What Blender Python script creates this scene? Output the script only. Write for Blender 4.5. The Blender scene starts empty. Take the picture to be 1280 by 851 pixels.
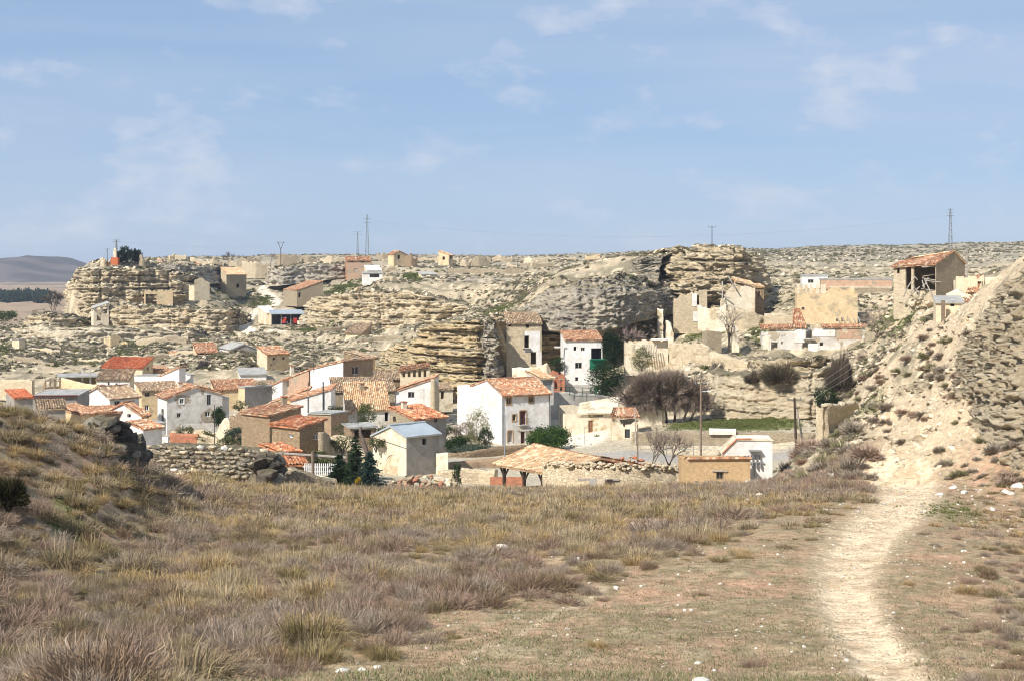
import bpy, bmesh, math, random
import numpy as np
from mathutils import Vector, Matrix

# ---------------------------------------------------------------- camera, sky, sun, exposure
SC = bpy.context.scene
COL = SC.collection
F = 1758.0            # focal length in photo pixels (1280 wide)
HY = 330.0            # photo row of the eye level
CZ = 30.0             # eye height above the valley datum
cam = bpy.data.cameras.new('camera'); camo = bpy.data.objects.new('camera', cam); COL.objects.link(camo)
cam.sensor_width = 36.0; cam.lens = 36.0 * F / 1280.0
cam.shift_y = -(425.5 - HY) / 1280.0
cam.clip_start = 0.3; cam.clip_end = 30000
camo.location = (0, 0, CZ); camo.rotation_euler = (math.radians(90), 0, 0)
SC.camera = camo

SUN_EL = math.radians(41); SUN_ROT = math.radians(222)
sdir = Vector((math.sin(SUN_ROT) * math.cos(SUN_EL), math.cos(SUN_ROT) * math.cos(SUN_EL), math.sin(SUN_EL)))
world = bpy.data.worlds.new('World'); SC.world = world; world.use_nodes = True
def build_world():
    nt = world.node_tree; nt.nodes.clear(); N = nt.nodes.new; L = nt.links.new
    out = N('ShaderNodeOutputWorld'); bg = N('ShaderNodeBackground'); bg.inputs[1].default_value = 0.075
    sky = N('ShaderNodeTexSky'); sky.sky_type = 'NISHITA'; sky.sun_disc = False
    sky.sun_elevation = SUN_EL; sky.sun_rotation = SUN_ROT
    sky.altitude = 900; sky.air_density = 0.9; sky.dust_density = 0.3; sky.ozone_density = 3.0
    tc = N('ShaderNodeTexCoord')
    # clouds: a thin broken layer, laid out by direction in the sky
    mp = N('ShaderNodeMapping'); mp.inputs['Scale'].default_value = (11, 11, 24); mp.inputs['Location'].default_value = (7.3, 1.4, 4.7)
    L(tc.outputs['Generated'], mp.inputs[0])
    n1 = N('ShaderNodeTexNoise'); n1.inputs['Scale'].default_value = 1.3; n1.inputs['Detail'].default_value = 7; n1.inputs['Roughness'].default_value = .56
    L(mp.outputs[0], n1.inputs['Vector'])
    r1 = N('ShaderNodeMapRange'); r1.inputs[1].default_value = .55; r1.inputs[2].default_value = .74; r1.inputs[4].default_value = .8
    L(n1.outputs[0], r1.inputs[0])
    mp2 = N('ShaderNodeMapping'); mp2.inputs['Scale'].default_value = (2.5, 2.5, 22); mp2.inputs['Rotation'].default_value = (0, .12, 0)
    L(tc.outputs['Generated'], mp2.inputs[0])
    n2 = N('ShaderNodeTexNoise'); n2.inputs['Scale'].default_value = 1.1; n2.inputs['Detail'].default_value = 5; n2.inputs['Roughness'].default_value = .5
    L(mp2.outputs[0], n2.inputs['Vector'])
    r2 = N('ShaderNodeMapRange'); r2.inputs[1].default_value = .34; r2.inputs[2].default_value = .72; r2.inputs[3].default_value = .0; r2.inputs[4].default_value = .4
    L(n2.outputs[0], r2.inputs[0])
    ad = N('ShaderNodeMath'); ad.operation = 'ADD'; ad.use_clamp = True
    L(r1.outputs[0], ad.inputs[0]); L(r2.outputs[0], ad.inputs[1])
    tint = N('ShaderNodeMix'); tint.data_type = 'RGBA'; tint.blend_type = 'MULTIPLY'; tint.inputs[0].default_value = 1
    tint.inputs['B'].default_value = SKY_TINT; L(sky.outputs[0], tint.inputs['A'])
    veil = N('ShaderNodeMix'); veil.data_type = 'RGBA'; veil.inputs[0].default_value = .68; veil.inputs['B'].default_value = (3.95, 5.6, 8.0, 1); L(tint.outputs['Result'], veil.inputs['A'])      # thin even high veil
    mx = N('ShaderNodeMix'); mx.data_type = 'RGBA'; mx.inputs['B'].default_value = (6.2, 6.9, 8.2, 1)
    L(ad.outputs[0], mx.inputs[0]); L(veil.outputs['Result'], mx.inputs['A'])
    L(mx.outputs['Result'], bg.inputs[0]); L(bg.outputs[0], out.inputs[0])
SKY_TINT = (0.98, 0.92, 0.98, 1)
build_world()
sun = bpy.data.lights.new('sun', 'SUN'); sun.energy = 4.7; sun.angle = math.radians(.53); sun.color = (1, .94, .85)
suno = bpy.data.objects.new('sun', sun); COL.objects.link(suno); suno.rotation_euler = (-sdir).to_track_quat('-Z', 'Y').to_euler()
suno.location = sdir * 200
vs = SC.view_settings; vs.view_transform = 'Standard'; vs.look = 'None'; vs.exposure = 0.42; vs.gamma = 1; vs.use_curve_mapping = False
SC.render.engine = 'CYCLES'; SC.cycles.use_denoising = True; SC.cycles.filter_width = 1.0; SC.cycles.max_bounces = 5; SC.cycles.volume_bounces = 0
SC.cycles.diffuse_bounces = 3; SC.cycles.transparent_max_bounces = 6

# ---------------------------------------------------------------- helpers
R = random.Random(7)
NR = np.random.default_rng(11)
def at(px, py, d): return Vector(((px - 640) / F * d, d, CZ - (py - HY) / F * d))
def zof(py, d): return CZ - (py - HY) / F * d
def pxy(x, y, z): return 640 + F * x / y, HY + (CZ - z) * F / y

def _h(ix, iy, iz, s):
    h = (ix.astype(np.int64) * 374761393 + iy.astype(np.int64) * 668265263 + iz.astype(np.int64) * 1274126177 + s * 974634777) & 0xffffffff
    h = ((h ^ (h >> 13)) * 1274126177) & 0xffffffff
    h = ((h ^ (h >> 16)) * 2246822519) & 0xffffffff
    return ((h ^ (h >> 15)) & 0xffffff) / 16777215.0
def vnoise(p, s=0):
    i = np.floor(p).astype(np.int64); f = p - i; f = f * f * f * (f * (f * 6 - 15) + 10)
    r = 0
    for a in (0, 1):
        for b in (0, 1):
            for c in (0, 1):
                w = (f[:, 0] if a else 1 - f[:, 0]) * (f[:, 1] if b else 1 - f[:, 1]) * (f[:, 2] if c else 1 - f[:, 2])
                r = r + w * _h(i[:, 0] + a, i[:, 1] + b, i[:, 2] + c, s)
    return r * 2 - 1
def fbm(p, o=4, s=0, g=.5):
    t = 0; a = 1; n = 0
    for k in range(o):
        t = t + a * vnoise(p * (2.03 ** k) + 17.3 * k, s + k); n += a; a *= g
    return t / n
def worley(p, s=0):
    i = np.floor(p).astype(np.int64); f1 = np.full(len(p), 9.); f2 = np.full(len(p), 9.); cid = np.zeros(len(p))
    for a in (-1, 0, 1):
        for b in (-1, 0, 1):
            for c in (-1, 0, 1):
                j = i + np.array([a, b, c])
                q = np.stack([_h(j[:, 0], j[:, 1], j[:, 2], s + k) for k in (1, 2, 3)], 1) + j
                dd = np.sqrt(((p - q) ** 2).sum(1)); v = _h(j[:, 0], j[:, 1], j[:, 2], s + 9)
                m = dd < f1
                f2 = np.where(m, f1, np.minimum(f2, dd)); cid = np.where(m, v, cid); f1 = np.where(m, dd, f1)
    return f1, f2, cid

def link(name, me, mat=None, parent=None, smooth=False):
    o = bpy.data.objects.new(name, me); COL.objects.link(o)
    if mat is not None and not me.materials: me.materials.append(mat)
    if parent is not None: o.parent = parent
    if smooth: me.shade_smooth()
    return o
def tag(o, label=None, cat=None, group=None, kind=None):
    if label: o['label'] = label
    if cat: o['category'] = cat
    if group: o['group'] = group
    if kind or (label and cat): o['kind'] = kind or 'thing'
    return o
def thing(name, label, cat, loc=(0, 0, 0), rz=0, group=None):
    o = bpy.data.objects.new(name, None); COL.objects.link(o); o.empty_display_size = .5
    o.location = loc; o.rotation_euler = (0, 0, rz); return tag(o, label, cat, group)
def copy_tree(o, parent=None):
    c = o.copy(); COL.objects.link(c); c.parent = parent
    for ch in list(o.children): copy_tree(ch, c)
    return c
def npmesh(name, V, Fc, col=None, uv=None, smooth=False):
    """V (n,3); Fc (m,3) or (m,4) integer array; col (n,3) point colours"""
    V = np.asarray(V, np.float32); Fc = np.asarray(Fc, np.int32); me = bpy.data.meshes.new(name)
    k = Fc.shape[1]; me.vertices.add(len(V)); me.vertices.foreach_set('co', V.ravel())
    me.loops.add(Fc.size); me.loops.foreach_set('vertex_index', Fc.ravel())
    me.polygons.add(len(Fc)); me.polygons.foreach_set('loop_start', np.arange(0, Fc.size, k, dtype=np.int32))
    if col is not None:
        a = me.color_attributes.new('Col', 'FLOAT_COLOR', 'POINT')
        c4 = np.ones((len(V), 4), np.float32); c4[:, :3] = col; a.data.foreach_set('color', c4.ravel())
    if uv is not None:
        l = me.uv_layers.new(name='UVMap'); l.data.foreach_set('uv', np.asarray(uv, np.float32)[Fc.ravel()].ravel())
    me.update(calc_edges=True); me.validate()
    if smooth: me.shade_smooth()
    return me
class MB:
    """collects polygons for one mesh"""
    def __init__(s): s.v = []; s.f = []; s.uv = []
    def poly(s, pts, uv=None):
        n = len(s.v); s.v += [tuple(p) for p in pts]; s.f.append(tuple(range(n, n + len(pts))))
        s.uv += list(uv) if uv else [(p[0], p[2]) for p in pts]
    def box(s, c, sz, rz=0, ex=None):
        c = Vector(c); h = Vector(sz) / 2; q = Matrix.Rotation(rz, 3, 'Z') if ex is None else ex
        P = [c + q @ Vector((x * h.x, y * h.y, z * h.z)) for x in (-1, 1) for y in (-1, 1) for z in (-1, 1)]
        for f in ((0, 1, 3, 2), (4, 6, 7, 5), (0, 4, 5, 1), (2, 3, 7, 6), (0, 2, 6, 4), (1, 5, 7, 3)): s.poly([P[i] for i in f])
    def bar(s, a, b, r, n=5, r2=None, cap=True):
        a = Vector(a); b = Vector(b); d = b - a
        if d.length < 1e-6: return
        r2 = r if r2 is None else r2; z = d.normalized(); x = z.orthogonal().normalized(); y = z.cross(x)
        A = [a + (x * math.cos(2 * math.pi * i / n) + y * math.sin(2 * math.pi * i / n)) * r for i in range(n)]
        B = [b + (x * math.cos(2 * math.pi * i / n) + y * math.sin(2 * math.pi * i / n)) * r2 for i in range(n)]
        for i in range(n): s.poly([A[i], A[(i + 1) % n], B[(i + 1) % n], B[i]])
        if cap: s.poly(A[::-1]); s.poly(B)
    def mesh(s, name, smooth=False):
        me = bpy.data.meshes.new(name); me.from_pydata(s.v, [], s.f)
        l = me.uv_layers.new(name='UVMap'); k = 0
        flat = []
        for f in s.f:
            for i in f: flat += s.uv[i]
        l.data.foreach_set('uv', flat); me.update()
        if smooth: me.shade_smooth()
        return me
    def build(s, name, mat, parent=None, smooth=False): return link(name, s.mesh(name, smooth), mat, parent)
def rebase(o_parts, root):
    """parts were built in world space: keep them there under a root that sits at the thing's base"""
    bpy.context.view_layer.update()
    M = root.matrix_basis.inverted()
    for o in o_parts: o.matrix_parent_inverse = M

# ---------------------------------------------------------------- materials
MATS = {}
def newmat(name, rough=.9, spec=.2):
    m = bpy.data.materials.new(name); m.use_nodes = True; nt = m.node_tree; b = nt.nodes['Principled BSDF']
    b.inputs['Roughness'].default_value = rough; b.inputs['Specular IOR Level'].default_value = spec
    MATS[name] = m
    return m, nt, nt.nodes.new, nt.links.new, b
def ramp(N, stops, interp='LINEAR'):
    r = N('ShaderNodeValToRGB'); e = r.color_ramp.elements; r.color_ramp.interpolation = interp
    while len(e) < len(stops): e.new(.5)
    for k, (p, c) in enumerate(stops): e[k].position = p; e[k].color = (*c, 1)
    return r
def noise(N, L, vec, scale, det=5, rough=.55):
    n = N('ShaderNodeTexNoise'); n.inputs['Scale'].default_value = scale; n.inputs['Detail'].default_value = det; n.inputs['Roughness'].default_value = rough
    L(vec, n.inputs['Vector']); return n
def mixc(N, L, fac, a, b, mode='MIX'):
    m = N('ShaderNodeMix'); m.data_type = 'RGBA'; m.blend_type = mode
    for s, k in ((fac, 0), (a, 'A'), (b, 'B')):
        if hasattr(s, 'is_linked'): L(s, m.inputs[k])
        else: m.inputs[k].default_value = s if k == 0 else (*s, 1)
    return m.outputs['Result']
def mrange(N, L, v, a, b, c=0, d=1):
    r = N('ShaderNodeMapRange'); r.inputs[1].default_value = a; r.inputs[2].default_value = b; r.inputs[3].default_value = c; r.inputs[4].default_value = d
    L(v, r.inputs[0]); return r.outputs[0]
def bump(N, L, b, h, st, dist):
    k = N('ShaderNodeBump'); k.inputs['Strength'].default_value = st; k.inputs['Distance'].default_value = dist
    L(h, k.inputs['Height']); L(k.outputs[0], b.inputs['Normal'])
def geo(N): return N('ShaderNodeNewGeometry')
def mat_plain(name, c, rough=.85, var=.15, scale=3, metal=0, spec=.3):
    m, nt, N, L, b = newmat(name, rough, spec); g = geo(N); n = noise(N, L, g.outputs['Position'], scale, 4)
    c = Vector(c); lo = c * (1 - var); hi = c * (1 + var)
    r = ramp(N, [(.3, lo), (.7, hi)]); L(n.outputs[0], r.inputs[0]); L(r.outputs[0], b.inputs['Base Color']); b.inputs['Metallic'].default_value = metal
    return m
def mat_plaster(name, c, dirt, amt=.5, patch=None):
    """lime-washed or bare rendered wall: blotches, streaks and patches where render has come away"""
    m, nt, N, L, b = newmat(name, .92, .15); g = geo(N); P = g.outputs['Position']
    mp = N('ShaderNodeMapping'); mp.inputs['Scale'].default_value = (1, 1, .28); L(P, mp.inputs[0])
    n1 = noise(N, L, P, .45, 6, .62); n2 = noise(N, L, mp.outputs[0], 1.6, 6, .65)
    a = mrange(N, L, n1.outputs[0], .42, .72); s = mrange(N, L, n2.outputs[0], .5, .8)
    mx = N('ShaderNodeMath'); mx.operation = 'MAXIMUM'; L(a, mx.inputs[0]); L(s, mx.inputs[1])
    ml = N('ShaderNodeMath'); ml.operation = 'MULTIPLY'; ml.inputs[1].default_value = amt; L(mx.outputs[0], ml.inputs[0])
    col = mixc(N, L, ml.outputs[0], c, dirt)
    if patch:
        n3 = noise(N, L, P, .38, 7, .6); f = mrange(N, L, n3.outputs[0], .56, .6)
        vo = N('ShaderNodeTexVoronoi'); vo.inputs['Scale'].default_value = 2.6; L(P, vo.inputs['Vector'])
        bw = N('ShaderNodeRGBToBW'); L(vo.outputs['Color'], bw.inputs[0]); st = mixc(N, L, bw.outputs[0], tuple(Vector(patch) * .7), tuple(Vector(patch) * 1.15)); col = mixc(N, L, f, col, st)
    n5 = noise(N, L, P, 1.3, 7, .7); col = mixc(N, L, 1.0, col, mixc(N, L, mrange(N, L, n5.outputs[0], .3, .7), (.82, .80, .77), (1.14, 1.14, 1.14)), 'MULTIPLY')
    L(col, b.inputs['Base Color'])
    n4 = noise(N, L, P, 3, 8, .75); bump(N, L, b, n4.outputs[0], .7, .12)
    return m
def mat_stone(name, c1, c2, mortar, scale=2.4, flat=1.6, bst=.9):
    """rubble masonry"""
    m, nt, N, L, b = newmat(name, .95, .12); g = geo(N); P = g.outputs['Position']
    nz = noise(N, L, P, 1.3, 3); mp = N('ShaderNodeMapping'); mp.inputs['Scale'].default_value = (1, 1, flat)
    ad = N('ShaderNodeVectorMath'); ad.operation = 'MULTIPLY_ADD'; ad.inputs[1].default_value = (.35, .35, .35); L(nz.outputs['Color'], ad.inputs[0]); L(P, ad.inputs[2])
    L(ad.outputs[0], mp.inputs[0])
    v = N('ShaderNodeTexVoronoi'); v.inputs['Scale'].default_value = scale; L(mp.outputs[0], v.inputs['Vector'])
    e = N('ShaderNodeTexVoronoi'); e.feature = 'DISTANCE_TO_EDGE'; e.inputs['Scale'].default_value = scale; L(mp.outputs[0], e.inputs['Vector'])
    sp = N('ShaderNodeSeparateColor'); L(v.outputs['Color'], sp.inputs[0])
    cc = mixc(N, L, sp.outputs[0], c1, c2); j = mrange(N, L, e.outputs['Distance'], .01, .07)
    big = noise(N, L, P, .25, 5, .6); bf = mrange(N, L, big.outputs[0], .4, .7, 0, .8)
    jm = N('ShaderNodeMath'); jm.operation = 'MAXIMUM'; L(j, jm.inputs[0]); L(bf, jm.inputs[1])
    col = mixc(N, L, jm.outputs[0], mortar, cc)
    n5 = noise(N, L, P, .6, 6, .6); col = mixc(N, L, mrange(N, L, n5.outputs[0], .5, .75, 0, .5), col, tuple(Vector(c1) * .62))
    L(col, b.inputs['Base Color']); n6 = noise(N, L, P, 6, 5, .7)
    hh = N('ShaderNodeMath'); hh.operation = 'MULTIPLY_ADD'; hh.inputs[1].default_value = .35; L(n6.outputs[0], hh.inputs[0]); L(j, hh.inputs[2])
    bump(N, L, b, hh.outputs[0], bst, .12)
    return m
def mat_tile(name, cols, lichen=(.30, .26, .17), la=.5):
    """clay barrel tiles, one tone per tile (the barrels themselves are mesh)"""
    m, nt, N, L, b = newmat(name, .9, .15); uv = N('ShaderNodeUVMap'); uv.uv_map = 'UVMap'
    mp = N('ShaderNodeMapping'); mp.inputs['Scale'].default_value = (1 / .3, 1 / .45, 1); L(uv.outputs[0], mp.inputs[0])
    fl = N('ShaderNodeVectorMath'); fl.operation = 'FLOOR'; L(mp.outputs[0], fl.inputs[0])
    g = geo(N); ob = N('ShaderNodeObjectInfo'); w = N('ShaderNodeTexWhiteNoise'); w.noise_dimensions = '4D'; L(fl.outputs[0], w.inputs['Vector']); L(ob.outputs['Random'], w.inputs['W'])
    r = ramp(N, [(i / len(cols), c) for i, c in enumerate(cols)], 'CONSTANT'); L(w.outputs[0], r.inputs[0])
    n = noise(N, L, g.outputs['Position'], .55, 6, .65); f = mrange(N, L, n.outputs[0], .45, .72, 0, la)
    n2 = noise(N, L, g.outputs['Position'], 7, 3)
    c = mixc(N, L, f, r.outputs[0], lichen); c = mixc(N, L, .5, c, mixc(N, L, n2.outputs[0], (.45, .45, .45), (1.5, 1.42, 1.35)), 'MULTIPLY')
    L(c, b.inputs['Base Color']); return m
def mat_rock(name, base, light, grey, gamt=.5, lines=.45, dark=1.0, green=None, gz=.75):
    """bedded limestone: thin bands, pitted patches, grey lichen, soil on the ledges"""
    m, nt, N, L, b = newmat(name, .95, .1); g = geo(N); P = g.outputs['Position']
    mp = N('ShaderNodeMapping'); mp.inputs['Scale'].default_value = (.10, .10, 1.5); L(P, mp.inputs[0])
    n0 = noise(N, L, mp.outputs[0], 1.0, 8, .65); n1 = noise(N, L, P, .2, 7, .62); n2 = noise(N, L, P, 1.1, 8, .75); n4 = noise(N, L, P, 3.2, 5, .7)
    c = mixc(N, L, mrange(N, L, n0.outputs[0], .42, .60), base, light)
    c = mixc(N, L, mrange(N, L, n1.outputs[0], .58 - .24 * gamt, .70 - .24 * gamt, 0, .9), c, mixc(N, L, mrange(N, L, n2.outputs[0], .35, .65), tuple(Vector(grey) * .7), tuple(Vector(grey) * 1.35)))
    c = mixc(N, L, mrange(N, L, n2.outputs[0], .55, .66, 0, .5 * dark), c, tuple(Vector(base) * .5))
    c = mixc(N, L, mrange(N, L, n4.outputs[0], .52, .70, 0, .45 * dark), c, tuple(Vector(base) * .5))
    c = mixc(N, L, mrange(N, L, n4.outputs[0], .48, .36, 0, .5), c, tuple(Vector(light) * 1.15))
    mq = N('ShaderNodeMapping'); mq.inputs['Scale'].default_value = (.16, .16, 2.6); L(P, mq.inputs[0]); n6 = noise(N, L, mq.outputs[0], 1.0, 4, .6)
    c = mixc(N, L, mrange(N, L, n6.outputs[0], .585, .66, 0, lines), c, tuple(Vector(base) * .42))  # thin dark bedding lines, with crevice shade painted into the colour
    sx = N('ShaderNodeSeparateXYZ'); L(g.outputs['Normal'], sx.inputs[0])
    ns = N('ShaderNodeMath'); ns.operation = 'MULTIPLY_ADD'; ns.inputs[1].default_value = .5; L(n1.outputs[0], ns.inputs[0]); L(sx.outputs[2], ns.inputs[2])
    gg = mixc(N, L, mrange(N, L, n2.outputs[0], .4, .6), green or (.20, .175, .11), (.42, .35, .23))
    c = mixc(N, L, mrange(N, L, ns.outputs[0], gz + .12, gz + .3), c, gg)
    L(c, b.inputs['Base Color'])
    n3 = noise(N, L, P, 1.6, 10, .78); bump(N, L, b, n3.outputs[0], 1.0, .9)
    return m
def mat_vcol(name, rough=.95, fine=(2.5, 14), var=.35, bst=.5, trans=0):
    """colour comes per vertex (each plant or patch of earth its own tone), broken up by noise"""
    m, nt, N, L, b = newmat(name, rough, .08); a = N('ShaderNodeVertexColor'); a.layer_name = 'Col'; g = geo(N)
    c = a.outputs[0]
    for s in fine:
        n = noise(N, L, g.outputs['Position'], s, 5, .65)
        c = mixc(N, L, 1.0, c, mixc(N, L, mrange(N, L, n.outputs[0], .3, .7), (1 - var,) * 3, (1 + var,) * 3), 'MULTIPLY')
    L(c, b.inputs['Base Color'])
    if bst:
        n = noise(N, L, g.outputs['Position'], 4, 8, .7); bump(N, L, b, n.outputs[0], bst, .12)
    if trans:
        t = N('ShaderNodeBsdfTranslucent'); L(c, t.inputs[0]); mx = N('ShaderNodeMixShader'); mx.inputs[0].default_value = trans
        o = nt.nodes['Material Output']; L(b.outputs[0], mx.inputs[1]); L(t.outputs[0], mx.inputs[2]); L(mx.outputs[0], o.inputs[0])
    return m
M = MATS
mat_plaster('white', (.78, .77, .75), (.50, .45, .37), .6)
mat_plaster('oldwhite', (.66, .64, .60), (.42, .38, .32), .8, (.42, .36, .27))
mat_plaster('cream', (.68, .59, .42), (.54, .44, .29), .7)
mat_plaster('ochre', (.68, .53, .33), (.56, .42, .25), .8, (.54, .44, .29))
mat_plaster('pink', (.50, .34, .24), (.38, .28, .2), .7, (.4, .33, .24))
mat_plaster('grey', (.34, .32, .29), (.22, .20, .18), .8)
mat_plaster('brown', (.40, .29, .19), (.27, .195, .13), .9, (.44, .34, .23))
mat_plaster('palewhite', (.74, .67, .53), (.58, .47, .32), .9, (.56, .46, .31))
mat_stone('stone', (.52, .43, .30), (.36, .30, .215), (.35, .28, .19), 3.6)
mat_stone('stonepale', (.68, .57, .40), (.50, .41, .28), (.50, .41, .28), 2.7, 1.6, .7)
mat_stone('adobe', (.58, .41, .23), (.46, .32, .18), (.50, .35, .195), 4.2, 1.4, .5)
mat_stone('stonedark', (.44, .32, .20), (.29, .215, .14), (.20, .15, .10), 3.4)
mat_tile('tile_new', [(.50, .19, .09), (.60, .27, .14), (.36, .13, .07), (.68, .42, .26), (.54, .22, .11), (.30, .14, .09)], (.40, .28, .17), .35)
mat_tile('tile', [(.42, .19, .10), (.52, .29, .17), (.27, .14, .09), (.66, .48, .33), (.46, .23, .13), (.35, .22, .15)], (.36, .30, .20), .5)
mat_tile('tile_old', [(.34, .22, .14), (.46, .33, .21), (.23, .16, .11), (.60, .49, .35), (.38, .27, .18), (.28, .22, .16)], (.30, .27, .19), .5)
mat_tile('tile_pale', [(.56, .36, .20), (.66, .48, .30), (.40, .25, .15), (.76, .62, .43), (.60, .41, .24), (.50, .34, .21)], (.52, .42, .28), .4)
mat_tile('tile_red', [(.50, .15, .07), (.58, .20, .10), (.40, .12, .06), (.62, .25, .14), (.54, .18, .09)], (.42, .2, .12), .4)
mat_plain('tin', (.42, .47, .50), .5, .12, .6, .2, .5)
mat_plain('asbestos', (.36, .35, .32), .9, .25, 1.0)
mat_plain('wood', (.20, .15, .11), .85, .35, 3)
mat_plain('woodgrey', (.36, .32, .27), .85, .3, 3)
mat_plain('wooddark', (.05, .032, .022), .8, .3, 3)
mat_plain('door_brown', (.22, .10, .05), .7, .25, 3)
mat_plain('door_red', (.10, .03, .025), .7, .25, 3)
mat_plain('frame_tan', (.42, .28, .15), .7, .2, 3)
mat_plain('green_paint', (.02, .11, .07), .6, .15, 2)
mat_plain('green_net', (.01, .16, .09), .7, .2, 2)
mat_plain('metal_grey', (.30, .31, .32), .55, .12, 2, .4)
mat_plain('metal_dark', (.07, .075, .08), .55, .12, 2, .4)
mat_plain('steel', (.20, .21, .22), .5, .12, .5, .3)
mat_plain('red_paint', (.38, .03, .02), .5, .15, 2)
mat_plain('white_paint', (.78, .78, .76), .5, .06, 2)
mat_plain('orange_paint', (.5, .14, .05), .6, .15, 2)
mat_plain('blue_plastic', (.03, .12, .5), .4, .1, 2)
mat_plain('concrete', (.42, .40, .36), .9, .18, 1.2)
mat_plain('brick', (.40, .17, .10), .9, .25, 2.2)
mat_plain('pale_stone', (.66, .62, .54), .95, .16, 3)
mat_plain('grey_stone', (.20, .185, .16), .95, .4, 1.6)
mat_plain('bark', (.13, .10, .08), .95, .35, 3)
mat_plain('glass', (.02, .022, .025), .12, .1, 2, 0, .6)
mat_plain('tyre', (.015, .015, .015), .8, .1, 4)
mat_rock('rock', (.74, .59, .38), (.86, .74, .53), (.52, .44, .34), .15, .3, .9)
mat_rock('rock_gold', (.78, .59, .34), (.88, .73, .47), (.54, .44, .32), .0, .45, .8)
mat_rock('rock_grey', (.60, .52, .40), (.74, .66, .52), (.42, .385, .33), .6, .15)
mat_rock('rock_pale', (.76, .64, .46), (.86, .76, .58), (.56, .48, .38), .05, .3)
mat_rock('rock_marl', (.76, .62, .42), (.86, .74, .54), (.58, .49, .37), .0, .0, .6)
mat_rock('rock_dark', (.17, .15, .12), (.30, .26, .21), (.14, .13, .115), .6)
mat_vcol('earth', bst=.35)
mat_vcol('plant', .9, (9,), .25, 0, .25)
mat_vcol('leaf', .75, (6,), .25, 0, .3)
mat_vcol('twig', .95, (6,), .25, 0)

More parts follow.
